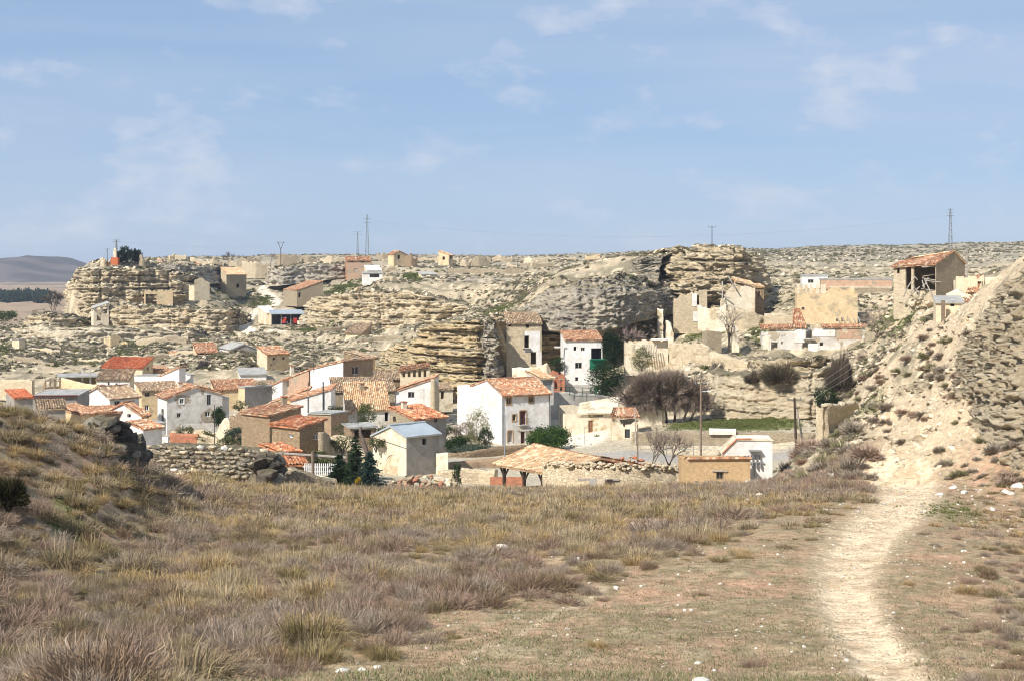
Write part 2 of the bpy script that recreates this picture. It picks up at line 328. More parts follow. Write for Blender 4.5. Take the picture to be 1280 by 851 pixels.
# ---------------------------------------------------------------- the lie of the land
# per photo column: (distance, photo row) or (distance, height relative to the eye) going away from the viewer
NEAR = [(2, -1.75), (8, -3.1), (25, 851)]
FAR_L = [(520, -25), (700, -30), (875, -34), (1370, -35), (3000, -36), (9000, -37)]
T = {
 -260: NEAR + [(35, 700), (45, 560), (55, 470), (62, 440), (75, -9), (110, -18), (165, -25), (215, -26), (290, 472), (340, 450), (400, 432), (440, 428)] + FAR_L,
 -60: NEAR + [(35, 715), (42, 628), (46, 575), (55, 510), (62, 478), (75, -11), (110, -19), (165, -25), (215, -26), (260, -25.5), (290, 470), (340, 447), (400, 425), (440, 420)] + FAR_L,
 0: NEAR + [(35, 745), (45, 648), (55, 552), (62, 503), (75, -12), (110, -20), (165, -25), (215, -26), (260, -25.3), (290, 470), (340, 442), (400, 416), (425, 408), (440, 412)] + FAR_L,
 60: NEAR + [(35, 755), (45, 670), (55, 585), (65, 520), (78, -12.5), (112, -20), (165, -25), (215, -26), (260, -25), (290, 470), (340, 445), (400, 417), (425, 409), (445, 407), (470, 410), (500, 414)] + FAR_L,
 79: NEAR + [(35, 758), (45, 676), (55, 594), (66, 526), (79, -12.8), (113, -20.2), (165, -25), (215, -26), (260, -25), (290, 470), (340, 446), (400, 419), (428, 412), (445, 408), (470, 410), (500, 414)] + FAR_L,
 90: NEAR + [(35, 760), (45, 680), (55, 600), (67, 530), (80, -13), (114, -20.3), (165, -25), (215, -26), (260, -25), (290, 470), (340, 446), (400, 420), (428, 412), (438, 350), (455, 340), (500, 340), (600, 345), (700, -20), (900, -34), (1370, -35), (3000, -36), (9000, -37)],
 120: NEAR + [(35, 765), (45, 693), (55, 620), (70, 540), (82, -13.5), (115, -20.5), (165, -25), (215, -26), (260, -25), (290, 470), (340, 446), (400, 421), (426, 413), (436, 342), (450, 332), (470, 328), (600, 329), (900, -6), (1370, -25), (3000, -30), (9000, -37)],
 180: NEAR + [(35, 770), (49, 695), (65, 632), (80, 580), (92, -16), (115, -20.6), (165, -25), (215, -26), (260, -24.5), (290, 468), (340, 446), (400, 422), (422, 413), (428, 388), (441, 384), (446, 345), (470, 331), (520, 327), (700, 325), (1200, 323), (3000, -5), (9000, -10)],
 240: NEAR + [(35, 772), (49, 698), (70, 642), (95, 598), (104, 590), (112, -20), (165, -25), (215, -26), (260, -24), (290, 460), (340, 440), (400, 420), (422, 412), (429, 388), (445, 382), (452, 352), (480, 340), (540, 328), (700, 324), (1200, 322), (3000, -5), (9000, -10)],
 300: NEAR + [(35, 773), (49, 700), (70, 648), (101, 606), (112, -19.2), (130, -22), (165, -25), (215, -26), (250, -24.5), (290, 452), (340, 434), (400, 417), (425, 410), (445, 400), (470, 384), (520, 360), (560, 344), (620, 330), (700, 323), (1200, 321), (3000, -5), (9000, -10)],
 400: NEAR + [(35, 773), (49, 700), (70, 652), (101, 612), (112, -18.8), (130, -22), (165, -25), (215, -26), (240, -25), (300, 462), (340, 441), (380, 424), (410, 409), (430, 403), (460, 388), (500, 362), (520, 348), (560, 336), (620, 326), (700, 321), (1200, 319), (3000, -4), (9000, -10)],
 480: NEAR + [(35, 773), (49, 700), (70, 652), (101, 618), (115, 613), (132, -21.8), (165, -25), (215, -26), (245, -25.5), (300, 458), (340, 433), (375, 413), (398, 410), (408, 366), (425, 353), (480, 346), (520, 337), (600, 326), (700, 321), (1200, 319), (3000, -4), (9000, -10)],
 545: NEAR + [(35, 773), (49, 700), (70, 652), (101, 619), (115, 614), (132, -21.5), (165, -25), (215, -25.8), (248, -25.5), (257, 500), (266, 408), (300, 410), (360, 410), (396, 404), (406, 366), (425, 352), (500, 336), (600, 327), (700, 322), (1200, 320), (3000, -4), (9000, -10)],
 640: NEAR + [(35, 773), (49, 700), (70, 653), (101, 620), (115, 615), (132, -21.5), (165, -25), (200, -25.8), (245, -25), (256, 492), (266, 476), (274, 396), (300, 388), (360, 374), (400, 354), (450, 346), (550, 333), (700, 324), (1200, 321), (3000, -4), (9000, -10)],
 700: NEAR + [(35, 773), (49, 700), (70, 653), (101, 620), (115, 615), (132, -21.5), (165, -25), (200, -25.6), (222, 522), (232, 496), (255, 488), (275, 470), (282, 400), (288, 348), (300, 343), (350, 345), (450, 336), (700, 323), (1200, 319), (3000, -4), (9000, -10)],
 780: NEAR + [(35, 773), (49, 700), (70, 653), (101, 620), (115, 615), (132, -21.3), (165, -24.5), (195, -24.5), (215, 522), (232, 500), (250, 486), (268, 450), (283, 425), (292, 338), (302, 324), (322, 318), (360, 319), (500, 325), (700, 322), (1200, 316), (3000, -4), (9000, -10)],
 860: NEAR + [(35, 773), (49, 700), (70, 652), (101, 619), (115, 614), (132, -21.3), (150, -23.5), (189.4, 567), (191, 540), (212, 520), (222, 512), (227, 472), (242, 456), (258, 428), (272, 415), (280, 405), (292, 365), (298, 318), (312, 310), (330, 309), (420, 317), (700, 318), (1200, 312), (3000, 5), (9000, -10)],
 950: NEAR + [(35, 773), (49, 700), (70, 650), (95, 616), (112, 609), (128, -20.6), (150, -23.5), (189.4, 567), (191, 540), (208, 520), (214, 474), (235, 456), (248, 447), (257, 408), (275, 400), (290, 388), (304, 365), (330, 353), (400, 343), (600, 326), (1200, 312), (3000, 5), (9000, 0)],
 1020: NEAR + [(35, 773), (49, 700), (70, 650), (95, 612), (110, 600), (125, -18), (142, -18.4), (152, -19.5), (168, -24.3), (190, -23.5), (204, 517), (210, 477), (235, 456), (248, 447), (255, 407), (264, 398), (276, 366), (300, 358), (330, 351), (400, 341), (600, 325), (1200, 309), (3000, 12), (9000, 0)],
 1080: NEAR + [(35, 773), (49, 700), (70, 650), (95, 612), (104, 600), (109, 560), (121, 548), (135, 526), (150, 506), (165, 500), (200, 468), (230, 440), (246, 430), (258, 400), (275, 376), (300, 362), (400, 344), (600, 325), (1200, 307), (3000, 18), (9000, 0)],
 1150: NEAR + [(35, 775), (49, 702), (70, 652), (95, 613), (103, 606), (107, 568), (120, 530), (135, 482), (150, 443), (165, 427), (200, 407), (225, 388), (240, 379), (280, 359), (350, 342), (600, 324), (1200, 306), (3000, 20), (9000, 0)],
 1220: NEAR + [(35, 778), (49, 706), (70, 660), (92, 622), (99, 602), (106, 552), (113, 502), (122, 442), (130, 398), (140, 374), (170, 374), (230, 374), (300, 351), (400, 340), (600, 323), (1200, 304), (3000, 22), (9000, 0)],
 1285: NEAR + [(35, 780), (49, 712), (70, 668), (88, 632), (94, 602), (100, 565), (106, 535), (110, 505), (114, 400), (118, 340), (126, 322), (150, 322), (230, 342), (400, 335), (600, 322), (1200, 302), (3000, 24), (9000, 0)],
 1540: NEAR + [(35, 785), (49, 715), (70, 668), (84, 636), (92, 560), (100, 480), (112, 330), (130, 280), (160, 270), (230, 290), (400, 310), (600, 315), (1200, 298), (3000, 28), (9000, 0)],
}
T[-1700] = T[-260]; T[3000] = T[1540]      # the slopes run on to both sides
TC = sorted(T)
# photo columns of the mesh: finer where the path and the white track run
PXS = np.unique(np.concatenate([np.arange(-1700, -260, 30.), np.arange(1541, 3001, 30.), np.arange(-260, 285, 5.), np.arange(285, 440, 2.2), np.arange(440, 985, 4.6), np.arange(985, 1200, 3.0), np.arange(1200, 1541, 5.)]))
DS = np.concatenate([2 * (130 / 2) ** (np.linspace(0, 1, 250)), np.arange(131, 330, 1.1), np.arange(330, 560, 1.6), 560 * (9000 / 560) ** (np.linspace(0, 1, 120))])
def colz(c):
    a = np.array([(d, (CZ + v) if v < 100 else zof(v, d)) for d, v in T[c]])
    return np.interp(DS, a[:, 0], a[:, 1])
CT = np.stack([colz(c) for c in TC])                       # (cols, ds)
Z0 = np.empty((len(PXS), len(DS)))
for j in range(len(DS)): Z0[:, j] = np.interp(PXS, TC, CT[:, j])
# soften the joins between neighbouring columns
for _ in range(2): Z0[1:-1] = .25 * Z0[:-2] + .5 * Z0[1:-1] + .25 * Z0[2:]
PXg, Dg = np.meshgrid(PXS, DS, indexing='ij')
Xg = (PXg - 640) / F * Dg
def sst(a, b, x): t = np.clip((x - a) / (b - a), 0, 1); return t * t * (3 - 2 * t)
def fl(*a): return np.stack([q.ravel() for q in a], 1)
# foot path: centre column and half width, by distance
PATH = np.array([(2, 1250, 60), (15, 1190, 55), (25, 1118, 47), (28, 1098, 43), (32, 1077, 40), (37, 1062, 37), (43, 1056, 38), (50, 1064, 41), (58, 1084, 42), (66, 1104, 42), (76, 1122, 40), (86, 1134, 36), (94, 1138, 32), (103, 1122, 44), (108, 1100, 60)])
TRACK = np.array([(398, 356, 7), (406, 340, 6), (414, 320, 7), (424, 309, 7), (440, 304, 7.5), (452, 310, 8), (462, 322, 9), (470, 334, 8), (478, 345, 7), (490, 343, 8), (502, 331, 9), (510, 328, 8), (522, 338, 7), (540, 348, 5), (560, 352, 4)])
nz1 = fbm(fl(Xg * .06, Dg * .06, Z0 * .03), 4, 3).reshape(Xg.shape)
nz2 = fbm(fl(Xg * .33, Dg * .33, Z0 * .2), 4, 13).reshape(Xg.shape)
nz3 = fbm(fl(Xg * 1.1, Dg * 1.1, Z0 * .5), 3, 23).reshape(Xg.shape)
pc = np.interp(DS, PATH[:, 0], PATH[:, 1])[None, :]; pw = np.interp(DS, PATH[:, 0], PATH[:, 2])[None, :]
pathm = np.abs(PXg - pc) / (pw * .88)
near = 1 - sst(112, 135, Dg)
vill = sst(135, 150, Dg) * (1 - sst(235, 285, Dg)) * (1 - sst(640, 900, PXg) * sst(195, 215, Dg)) * (1 - sst(1020, 1060, PXg))
hillr = sst(1040, 1110, PXg) * sst(98, 112, Dg) * (1 - sst(230, 300, Dg))
mid = (1 - near) * (1 - vill)
amp1 = .35 * near + .25 * vill + 1.3 * mid * (1 + sst(500, 1500, Dg)) ; amp2 = .18 * near + .08 * vill + .55 * mid + .7 * hillr; amp3 = .07 * near + .03 * vill + .15 * mid + .6 * hillr
flatp = sst(.9, 1.8, pathm)
Zg = Z0 + nz1 * amp1 + (nz2 * amp2 + nz3 * amp3) * np.where(Dg < 115, .25 + .75 * flatp, 1) - np.where(Dg < 115, .12 * (1 - sst(.5, 1.3, pathm)), 0)
run = 1 - 2 * np.abs(fbm(fl(Xg * .16 + Dg * .06, Dg * .05, Z0 * 0), 3, 91).reshape(Xg.shape)); Zg = Zg - hillr * (1 - sst(160, 200, Dg)) * 1.1 * sst(.3, 1, run)
# stepped old terraces on the far hill sides
ter = sst(300, 340, Dg) * (1 - sst(560, 640, Dg)) * sst(60, 110, PXg)
th = 2.2; zq = Zg / th; fr = zq - np.floor(zq); Zg = np.where(ter > 0, Zg * (1 - .6 * ter) + .6 * ter * th * (np.floor(zq) + sst(.55, .95, fr)), Zg)
def GZ(px, d):
    i = np.interp(px, PXS, np.arange(len(PXS))); j = np.interp(d, DS, np.arange(len(DS)))
    i0 = np.clip(np.floor(i).astype(int), 0, len(PXS) - 2); j0 = np.clip(np.floor(j).astype(int), 0, len(DS) - 2); a = i - i0; b = j - j0
    return Zg[i0, j0] * (1 - a) * (1 - b) + Zg[i0 + 1, j0] * a * (1 - b) + Zg[i0, j0 + 1] * (1 - a) * b + Zg[i0 + 1, j0 + 1] * a * b
def gz(px, d): return float(GZ(np.array([px]), np.array([d]))[0])
def gpt(px, d): return Vector(((px - 640) / F * d, d, gz(px, d)))
def hit(px, py, d0=4, d1=8000):
    """distance at which the sight line of a photo pixel meets the ground"""
    ds = DS[(DS >= d0) & (DS <= d1)]; z = GZ(np.full(len(ds), px), ds); k = np.argmax(z >= zof(py, ds)); return float(ds[k])

# ---- colours of the earth itself
def lerp(a, b, t): return a + (np.asarray(b) - a) * t[..., None]
c1 = (nz1 + 1) / 2; c2 = (nz2 + 1) / 2; c3 = (nz3 + 1) / 2
nz4 = (fbm(fl(Xg * .14 + 5, Dg * .14, Z0 * .1), 5, 41).reshape(Xg.shape) + 1) / 2
C = np.zeros(Xg.shape + (3,)) + np.array((.40, .27, .17))
C = lerp(C, (.47, .29, .185), sst(.45, .65, nz4))                       # redder earth
C = lerp(C, (.28, .22, .13), sst(.42, .60, c2) * .5); C = lerp(C, (.25, .22, .125), sst(.5, .7, (vnoise(fl(Xg * 2.1, Dg * 2.1, Z0), 61).reshape(Xg.shape) + 1) / 2) * .6 * near)                   # short greenish grass
C = lerp(C, (.42, .34, .21), sst(.55, .75, c3) * .6)
midc = lerp(np.zeros(Xg.shape + (3,)) + np.array((.45, .365, .245)), (.25, .215, .145), sst(.40, .60, c2 * .6 + nz4 * .4))
midc = lerp(midc, (.60, .50, .35), sst(.58, .72, c3))
C = lerp(C, midc, sst(110, 132, Dg))
C = lerp(C, (.46, .40, .30), vill * .8)                                   # beaten earth between the houses
farc = lerp(np.zeros(Xg.shape + (3,)) + np.array((.44, .375, .27)), (.29, .255, .185), sst(.4, .6, c2 * .5 + nz4 * .5))
C = lerp(C, farc, sst(430, 560, Dg))
C = lerp(C, (.52, .41, .275), hillr * sst(.25, .45, 1 - c2) * .95)                        # pale marl of the right hill
val = (PXg < 110) * sst(620, 800, Dg)
C = lerp(C, (.20, .16, .12), val); C = lerp(C, (.34, .25, .17), val * sst(.45, .55, (vnoise(fl(Xg * .004, Dg * .012, Z0 * 0), 77).reshape(Xg.shape) + 1) / 2))
GREEN = [(305, 340, 475, 498, .5), (405, 450, 475, 500, .5), (490, 540, 440, 470, .8), (836, 1010, 192, 207, 1.0), (845, 935, 262, 285, .8), (935, 965, 250, 262, .5), (1080, 1180, 236, 262, .7), (1105, 1155, 214, 232, .6), (370, 420, 395, 410, .5), (120, 200, 352, 395, .15), (590, 650, 290, 330, .4), (1060, 1110, 140, 160, .35), (-20, 20, 330, 370, .3), (60, 110, 44, 53, .7), (1150, 1230, 70, 88, .35)]
for a, b, e, f, s in GREEN:
    q = ((PXg - (a + b) / 2) / ((b - a) / 2)) ** 2 + ((Dg - (e + f) / 2) / ((f - e) / 2)) ** 2 + (c2 - .5) * 1.6
    C = lerp(C, (.13, .145, .05), (1 - sst(.6, 1.25, q)) * s)
# worn earth along the path, and a faint side rut
jag = pathm + (c3 - .5) * .9 + (c2 - .5) * .5
C = lerp(C, (.54, .42, .275), (1 - sst(.9, 1.9, jag)) * .75 * (Dg < 112))
pcol = lerp(np.zeros(Xg.shape + (3,)) + np.array((.72, .56, .375)), (.53, .39, .245), sst(.45, .7, c3))
C = lerp(C, pcol, (1 - sst(.72, 1.12, jag)) * (Dg < 112))
rut = np.abs(PXg - np.interp(Dg, [26, 30, 36, 41], [575, 640, 705, 755])) / 6 + (Dg < 26) * 9 + (Dg > 41) * 9
C = lerp(C, (.60, .47, .31), (1 - sst(.5, 1.4, rut)) * .7)
tc_ = np.interp(DS, TRACK[:, 0], TRACK[:, 1])[None, :]; tw = np.interp(DS, TRACK[:, 0], TRACK[:, 2])[None, :]
trk = np.where((Dg > 398) & (Dg < 560), np.abs(PXg - tc_) / tw, 9) + (c3 - .5) * .3
C = lerp(C, (.64, .57, .46), 1 - sst(.8, 1.1, trk))
# street and plaza by the retaining wall
road = (1 - sst(.8, 1.1, np.abs(Dg - np.interp(PXg, [545, 640, 700, 800, 900, 1020], [176, 178, 180, 181, 181, 181])) / 5)) * (PXg > 540) * (PXg < 1030)
C = lerp(C, (.37, .34, .295), road)
plaza = (1 - sst(.7, 1.1, np.sqrt(((PXg - 728) / 42) ** 2 + ((Dg - 206) / 14) ** 2)))
C = lerp(C, (.66, .60, .50), plaza)

ni, nj = Xg.shape
idx = np.arange(ni * nj).reshape(ni, nj)
Q = np.stack([idx[:-1, :-1], idx[1:, :-1], idx[1:, 1:], idx[:-1, 1:]], -1)
def cellmean(a): return (a[:-1, :-1] + a[1:, :-1] + a[1:, 1:] + a[:-1, 1:]) / 4
isp = (cellmean(jag) < 1.0) & (cellmean(Dg) < 110)
ist = cellmean(trk) < 1.0
isr = cellmean(road) > .5
def sub(mask, name):
    q = Q[mask].reshape(-1, 4); u, inv = np.unique(q, return_inverse=True)
    me = npmesh(name, np.stack([Xg.ravel(), Dg.ravel(), Zg.ravel()], 1)[u], inv.reshape(-1, 4), C.reshape(-1, 3)[u], smooth=True)
    return tag(link(name, me, M['earth']), kind='structure')
sub(~(isp | ist | isr), 'ground'); sub(isp, 'path'); sub(ist, 'track'); sub(isr, 'road')

# ---- far mountain at the left, over the plain
mx = np.linspace(-2600, -700, 150); my = np.linspace(2700, 4600, 60)
MX, MY = np.meshgrid(mx, my, indexing='ij')
cp = np.interp(640 + F * MX / 3300, [-700, -300, -100, 0, 25, 45, 62, 90, 120, 180, 260, 420], [338, 326, 325, 323, 320, 318, 320, 329, 334, 345, 356, 366])
crest = CZ - (cp - HY) / F * 3300
prof = np.clip(1 - np.abs(MY - 3300) / 650, 0, 1); prof = prof * prof * (3 - 2 * prof)
MZ = -7 + (crest + 7) * prof + prof * (fbm(fl(MX * .006, MY * .006, MY * 0), 5, 5).reshape(MX.shape) * 16) - 1 * (prof <= 0)
MC = lerp(np.zeros(MX.shape + (3,)) + np.array((.15, .125, .11)), (.085, .075, .07), sst(.4, .6, (fbm(fl(MX * .012, MY * .012, MY * 0), 5, 8).reshape(MX.shape) + 1) / 2))
a, b = MX.shape; mi = np.arange(a * b).reshape(a, b)
me = npmesh('mountain', fl(MX, MY, MZ), np.stack([mi[:-1, :-1], mi[1:, :-1], mi[1:, 1:], mi[:-1, 1:]], -1).reshape(-1, 4), MC.reshape(-1, 3), smooth=True)
tag(link('mountain', me, M['earth']), kind='structure')

# ---------------------------------------------------------------- rock faces
CAPS = []
def cliff(name, pts, mat, prof=((0, 0), (1, -1.5)), back=8., A=1.2, S=.8, th=1.3, blk=.5, step=.42, seed=1, drop=-1.5, bs=1.6, capn=1.0):
    """bedded rock face: pts = (column, distance, top row, bottom row); prof = outward offset by height; beds, blocks and joints are displaced mesh"""
    P = [(at(px, pt, d), zof(pb, d)) for px, d, pt, pb in pts]
    seg = [0.]
    for k in range(1, len(P)): seg.append(seg[-1] + (P[k][0].xy - P[k - 1][0].xy).length)
    n = max(8, int(seg[-1] / step)); s = np.linspace(0, seg[-1], n)
    X = np.interp(s, seg, [p[0].x for p in P]); Y = np.interp(s, seg, [p[0].y for p in P]); ZT = np.interp(s, seg, [p[0].z for p in P]); ZB = np.interp(s, seg, [p[1] for p in P]) - 2
    for _ in range(int(3 / step)):
        for a in (X, Y, ZT): a[1:-1] = .25 * a[:-2] + .5 * a[1:-1] + .25 * a[2:]
    ZT = ZT + fbm(np.stack([s * .25, s * 0 + seed, s * 0], 1), 4, seed) * .9 * capn
    tx = np.gradient(X); ty = np.gradient(Y); l = np.hypot(tx, ty); nx = ty / l; ny = -tx / l
    H = (ZT - ZB).max(); m = max(6, int(H / (step * .55))); t = np.linspace(0, 1, m)
    SX, TT = np.meshgrid(np.arange(n), t, indexing='ij')
    Zv = ZB[SX] + (ZT - ZB)[SX] * TT
    off = np.interp(TT, [p[0] for p in prof], [p[1] for p in prof])
    x = X[SX] + nx[SX] * off; y = Y[SX] + ny[SX] * off
    q = fl(x, y, Zv)
    rid = lambda z, k, o: 1 - 2 * np.abs(fbm(z, o, k))
    lo = fbm(q * np.array([.08, .08, .04]), 3, seed + 3) * A * .8 - rid(q * np.array([.2, .2, .08]), seed + 5, 4) * A * .4 + fbm(q * .6, 3, seed + 6) * A * .12
    # upright clefts
    lo = lo - A * .8 * np.clip(1 - np.abs(vnoise(q * np.array([.22, .22, .03]), seed + 40)) * 9, 0, 1)
    zz = Zv.ravel() + .9 * fbm(q * np.array([.05, .05, .02]), 3, seed + 7); zz = zz + .12 * fbm(q * .8, 2, seed + 2)
    bed = 0
    for th_, S_ in ((th, S * 1.15), (th * .41, S * .6)):
        k = np.floor(zz / th_); f = zz / th_ - k; ki = k.astype(np.int64)
        rk = _h(ki, ki * 3 + 1, ki * 0 + 5, seed); lat = vnoise(np.stack([q[:, 0] * .16 / th_, q[:, 1] * .16 / th_, k * 3.7], 1), seed + 1)
        open_ = vnoise(np.stack([q[:, 0] * .25 / th_, q[:, 1] * .25 / th_, k], 1), seed + 4) > -.15
        bed = bed + S_ * ((rk - .5) * 1.3 + .9 * np.round(lat * 3) / 3 * .8 + .25 * (f - .5)) - S_ * 1.3 * (f < .2) * open_
    f1, f2, cid = worley(q / bs * np.array([.75, .75, 1.35]), seed)
    blkd = blk * ((cid - .5) * 1.5 - .9 * np.clip(1 - (f2 - f1) * 11, 0, 1))
    g1, g2, cid2 = worley(q / bs * np.array([1.9, 1.9, 2.6]), seed + 50)
    blkd = blkd + blk * .45 * ((cid2 - .5) * 1.5 - .6 * np.clip(1 - (g2 - g1) * 9, 0, 1))
    fine = fbm(q * 1.3, 3, seed + 21) * .22 + (_h((q[:, 0] * 97).astype(np.int64), (q[:, 1] * 89).astype(np.int64), (q[:, 2] * 101).astype(np.int64), seed) - .5) * .22
    D = (lo + bed + blkd + fine).reshape(x.shape)
    fade = sst(0, .12, TT) * .9 + .1
    x = x + nx[SX] * D * fade; y = y + ny[SX] * D * fade
    rows_x = [x]; rows_y = [y]; rows_z = [Zv]
    kb = max(4, int(back / (step * 1.5))); ub = np.linspace(0, 1, kb + 1)[1:]
    mnx, mny = nx.mean(), ny.mean(); ml_ = math.hypot(mnx, mny); mnx /= ml_; mny /= ml_
    bx = x[:, -1:] - mnx * ub[None] * back; by = y[:, -1:] - mny * ub[None] * back
    bz = ZT[:, None] + .5 * np.sin(np.minimum(ub * 3, 1) * 1.57)[None] * capn + (fbm(fl(bx * .4, by * .4, bx * 0), 4, seed + 31) * .5 + fbm(fl(bx * 1.3, by * 1.3, bx * 0), 3, seed + 32) * .25).reshape(bx.shape) * capn
    tz = GZ((640 + F * bx / by).ravel(), by.ravel()).reshape(bx.shape) - .4
    wb = sst(.3, 1, ub)[None]; bz = bz * (1 - wb) + tz * wb
    CAPS.append((fl(bx[2:-2], by[2:-2], bz[2:-2]), int(bx.size * step * step * 1.5 * (.18 if mat == 'rock_marl' else .45)))); x = np.concatenate([x, bx], 1); y = np.concatenate([y, by], 1); z = np.concatenate([Zv, bz], 1)
    g = np.arange(x.size).reshape(x.shape)
    me = npmesh(name, fl(x, y, z), np.stack([g[:-1, :-1], g[1:, :-1], g[1:, 1:], g[:-1, 1:]], -1).reshape(-1, 4))
    return tag(link(name, me, M[mat]), kind='structure')

# left hill: lower and upper tiers
cliff('rock_face', [(112, 450, 392, 418), (128, 424, 384, 418), (170, 419, 385, 417), (215, 418, 386, 417), (255, 418, 387, 418), (288, 421, 388, 418), (300, 430, 392, 416), (306, 446, 398, 412)], 'rock', A=1.3, S=.55, th=1.7, blk=.7, bs=2.0, seed=3, back=16, step=.5)
cliff('rock_face', [(76, 470, 368, 412), (79, 440, 352, 411), (90, 430, 342, 411), (112, 428, 338, 411), (135, 430, 337, 405), (165, 434, 336, 390), (200, 438, 338, 388), (235, 442, 345, 388), (250, 455, 352, 385)], 'rock', A=2.2, S=.65, th=2.0, blk=.9, bs=2.2, seed=8, back=14, step=.5, drop=-.5)
cliff('rock_face', [(122, 470, 326, 340), (140, 455, 329, 340), (180, 455, 330, 342), (225, 460, 331, 345), (262, 470, 334, 348), (300, 500, 335, 345)], 'rock_grey', A=1.3, S=.6, th=1.2, seed=28, back=14, step=.55, drop=-.3)
cliff('rock_face', [(20, 436, 402, 422), (34, 418, 396, 424), (60, 414, 394, 424), (80, 416, 397, 425), (105, 420, 402, 424), (120, 430, 405, 420)], 'rock', A=1.6, S=.7, th=1.4, seed=11, back=14, step=.55)
cliff('rock_face', [(18, 400, 412, 434), (45, 386, 408, 436), (90, 384, 410, 438), (140, 386, 412, 436), (190, 388, 412, 430), (240, 392, 414, 428), (262, 402, 416, 426)], 'rock_pale', A=1.2, S=.6, th=1.3, seed=12, back=9, step=.55, drop=-.8)
# middle band under the plateau houses
cliff('rock_face', [(372, 430, 378, 400), (390, 412, 372, 408), (430, 402, 366, 411), (470, 398, 364, 412), (500, 398, 364, 412), (528, 394, 368, 411), (560, 394, 380, 410), (600, 390, 388, 408), (640, 385, 388, 402), (662, 395, 384, 396)], 'rock', A=2.4, S=.6, th=1.8, blk=.8, bs=2.2, seed=5, back=12, step=.5, drop=-.3)
cliff('rock_face', [(525, 440, 348, 372), (550, 424, 350, 374), (585, 420, 346, 380), (620, 415, 346, 384), (655, 405, 348, 384), (690, 415, 346, 372)], 'rock_grey', A=2.0, S=.8, th=1.5, seed=15, back=14, step=.55, drop=-.2)
cliff('rock_face', [(330, 510, 340, 352), (352, 500, 334, 350), (420, 510, 330, 342), (470, 520, 330, 340)], 'rock_grey', A=1.3, S=.7, th=1.3, seed=16, back=12, step=.7, drop=-.2)
# central bluff of banded golden rock
cliff('rock_face', [(470, 300, 440, 462), (488, 285, 432, 468), (503, 268, 424, 490), (512, 262, 412, 500), (540, 256, 404, 512), (575, 252, 402, 516), (600, 251, 402, 514), (614, 254, 404, 508), (622, 264, 406, 496), (625, 276, 408, 480)], 'rock_gold', A=1.1, S=1.0, th=1.5, blk=.25, seed=6, back=12, step=.36, drop=-.5, prof=((0, .6), (.45, .3), (.5, -.6), (.62, 0), (1, -1.6)))
cliff('rock_face', [(606, 270, 400, 490), (616, 263, 397, 486), (630, 261, 396, 482), (650, 262, 394, 478), (680, 264, 398, 470), (720, 268, 402, 462), (760, 272, 410, 455), (800, 278, 414, 450), (830, 284, 412, 440)], 'rock_gold', A=.8, S=.8, th=1.2, blk=.25, seed=7, back=10, step=.36, drop=0)
cliff('rock_face', [(594, 262, 406, 500), (600, 250, 404, 502), (611, 247, 402, 500), (622, 248, 403, 492), (629, 254, 406, 482), (632, 264, 410, 470)], 'rock_grey', A=.9, S=.3, th=1.3, blk=.9, bs=1.5, seed=60, back=8, step=.3)
# overhanging grey cap rock
cliff('rock_face', [(628, 296, 390, 403), (645, 274, 379, 405), (665, 265, 367, 409), (690, 260, 357, 412), (720, 258, 350, 414), (752, 258, 347, 413), (780, 260, 347, 408), (800, 264, 350, 400), (824, 270, 354, 393), (842, 284, 358, 386)], 'rock_grey', A=.7, S=.15, th=1.2, blk=.5, bs=.8, seed=9, back=20, step=.33, prof=((0, -6), (.09, -5), (.17, .2), (.4, .6), (.68, .2), (.85, -.8), (1, -2.6)))
cliff('rock_face', [(742, 305, 330, 352), (770, 292, 324, 352), (800, 284, 322, 352), (826, 282, 324, 372), (846, 288, 330, 392)], 'rock_grey', A=1.2, S=.7, th=1.5, blk=.6, seed=19, back=14, step=.4, drop=.3, prof=((0, .8), (.3, .4), (.6, -2), (1, -5)))
cliff('rock_face', [(782, 300, 345, 420), (800, 288, 350, 425), (820, 284, 352, 425), (842, 284, 362, 420), (856, 290, 372, 410)], 'rock_grey', A=1.0, S=.7, th=1.4, blk=.6, seed=29, back=10, step=.4, drop=.3, prof=((0, -3.5), (.45, -2.4), (.55, .2), (.8, .4), (1, -1)))
# summit crag
cliff('rock_face', [(812, 306, 322, 368), (832, 290, 316, 372), (852, 284, 313, 376), (876, 281, 312, 382), (898, 279, 310, 378), (918, 277, 309, 374), (934, 279, 312, 372), (948, 286, 320, 380), (956, 298, 322, 392), (958, 312, 322, 384)], 'rock', A=1.7, S=.7, th=2.2, blk=1.0, seed=10, back=16, step=.36, drop=.2, bs=2.2, prof=((0, -2.2), (.18, -1.5), (.3, .6), (.6, .8), (.85, 0), (1, -1.2)))
cliff('rock_face', [(836, 300, 368, 425), (850, 288, 372, 425), (880, 285, 374, 420), (905, 284, 372, 412), (930, 286, 372, 405), (952, 296, 380, 400)], 'rock', A=.8, S=.8, th=1.3, blk=.4, seed=13, back=6, step=.4, drop=.3)
# undercut face below the ruined house
cliff('rock_face', [(862, 232, 470, 505), (874, 216, 470, 518), (890, 209, 472, 523), (930, 204, 473, 524), (975, 202, 474, 524), (1010, 200, 472, 522), (1035, 201, 468, 518), (1052, 212, 466, 505)], 'rock_marl', A=.7, S=.22, th=1.7, blk=.25, seed=14, back=10, step=.3, prof=((0, -3.5), (.16, -3.2), (.2, -1), (.25, .3), (.6, .3), (1, -1.0)))
cliff('rock_face', [(920, 236, 452, 474), (950, 226, 452, 476), (985, 222, 450, 476), (1020, 222, 452, 476), (1050, 228, 455, 472)], 'rock', A=.8, S=.5, th=1.2, seed=24, back=9, step=.4, drop=.3)
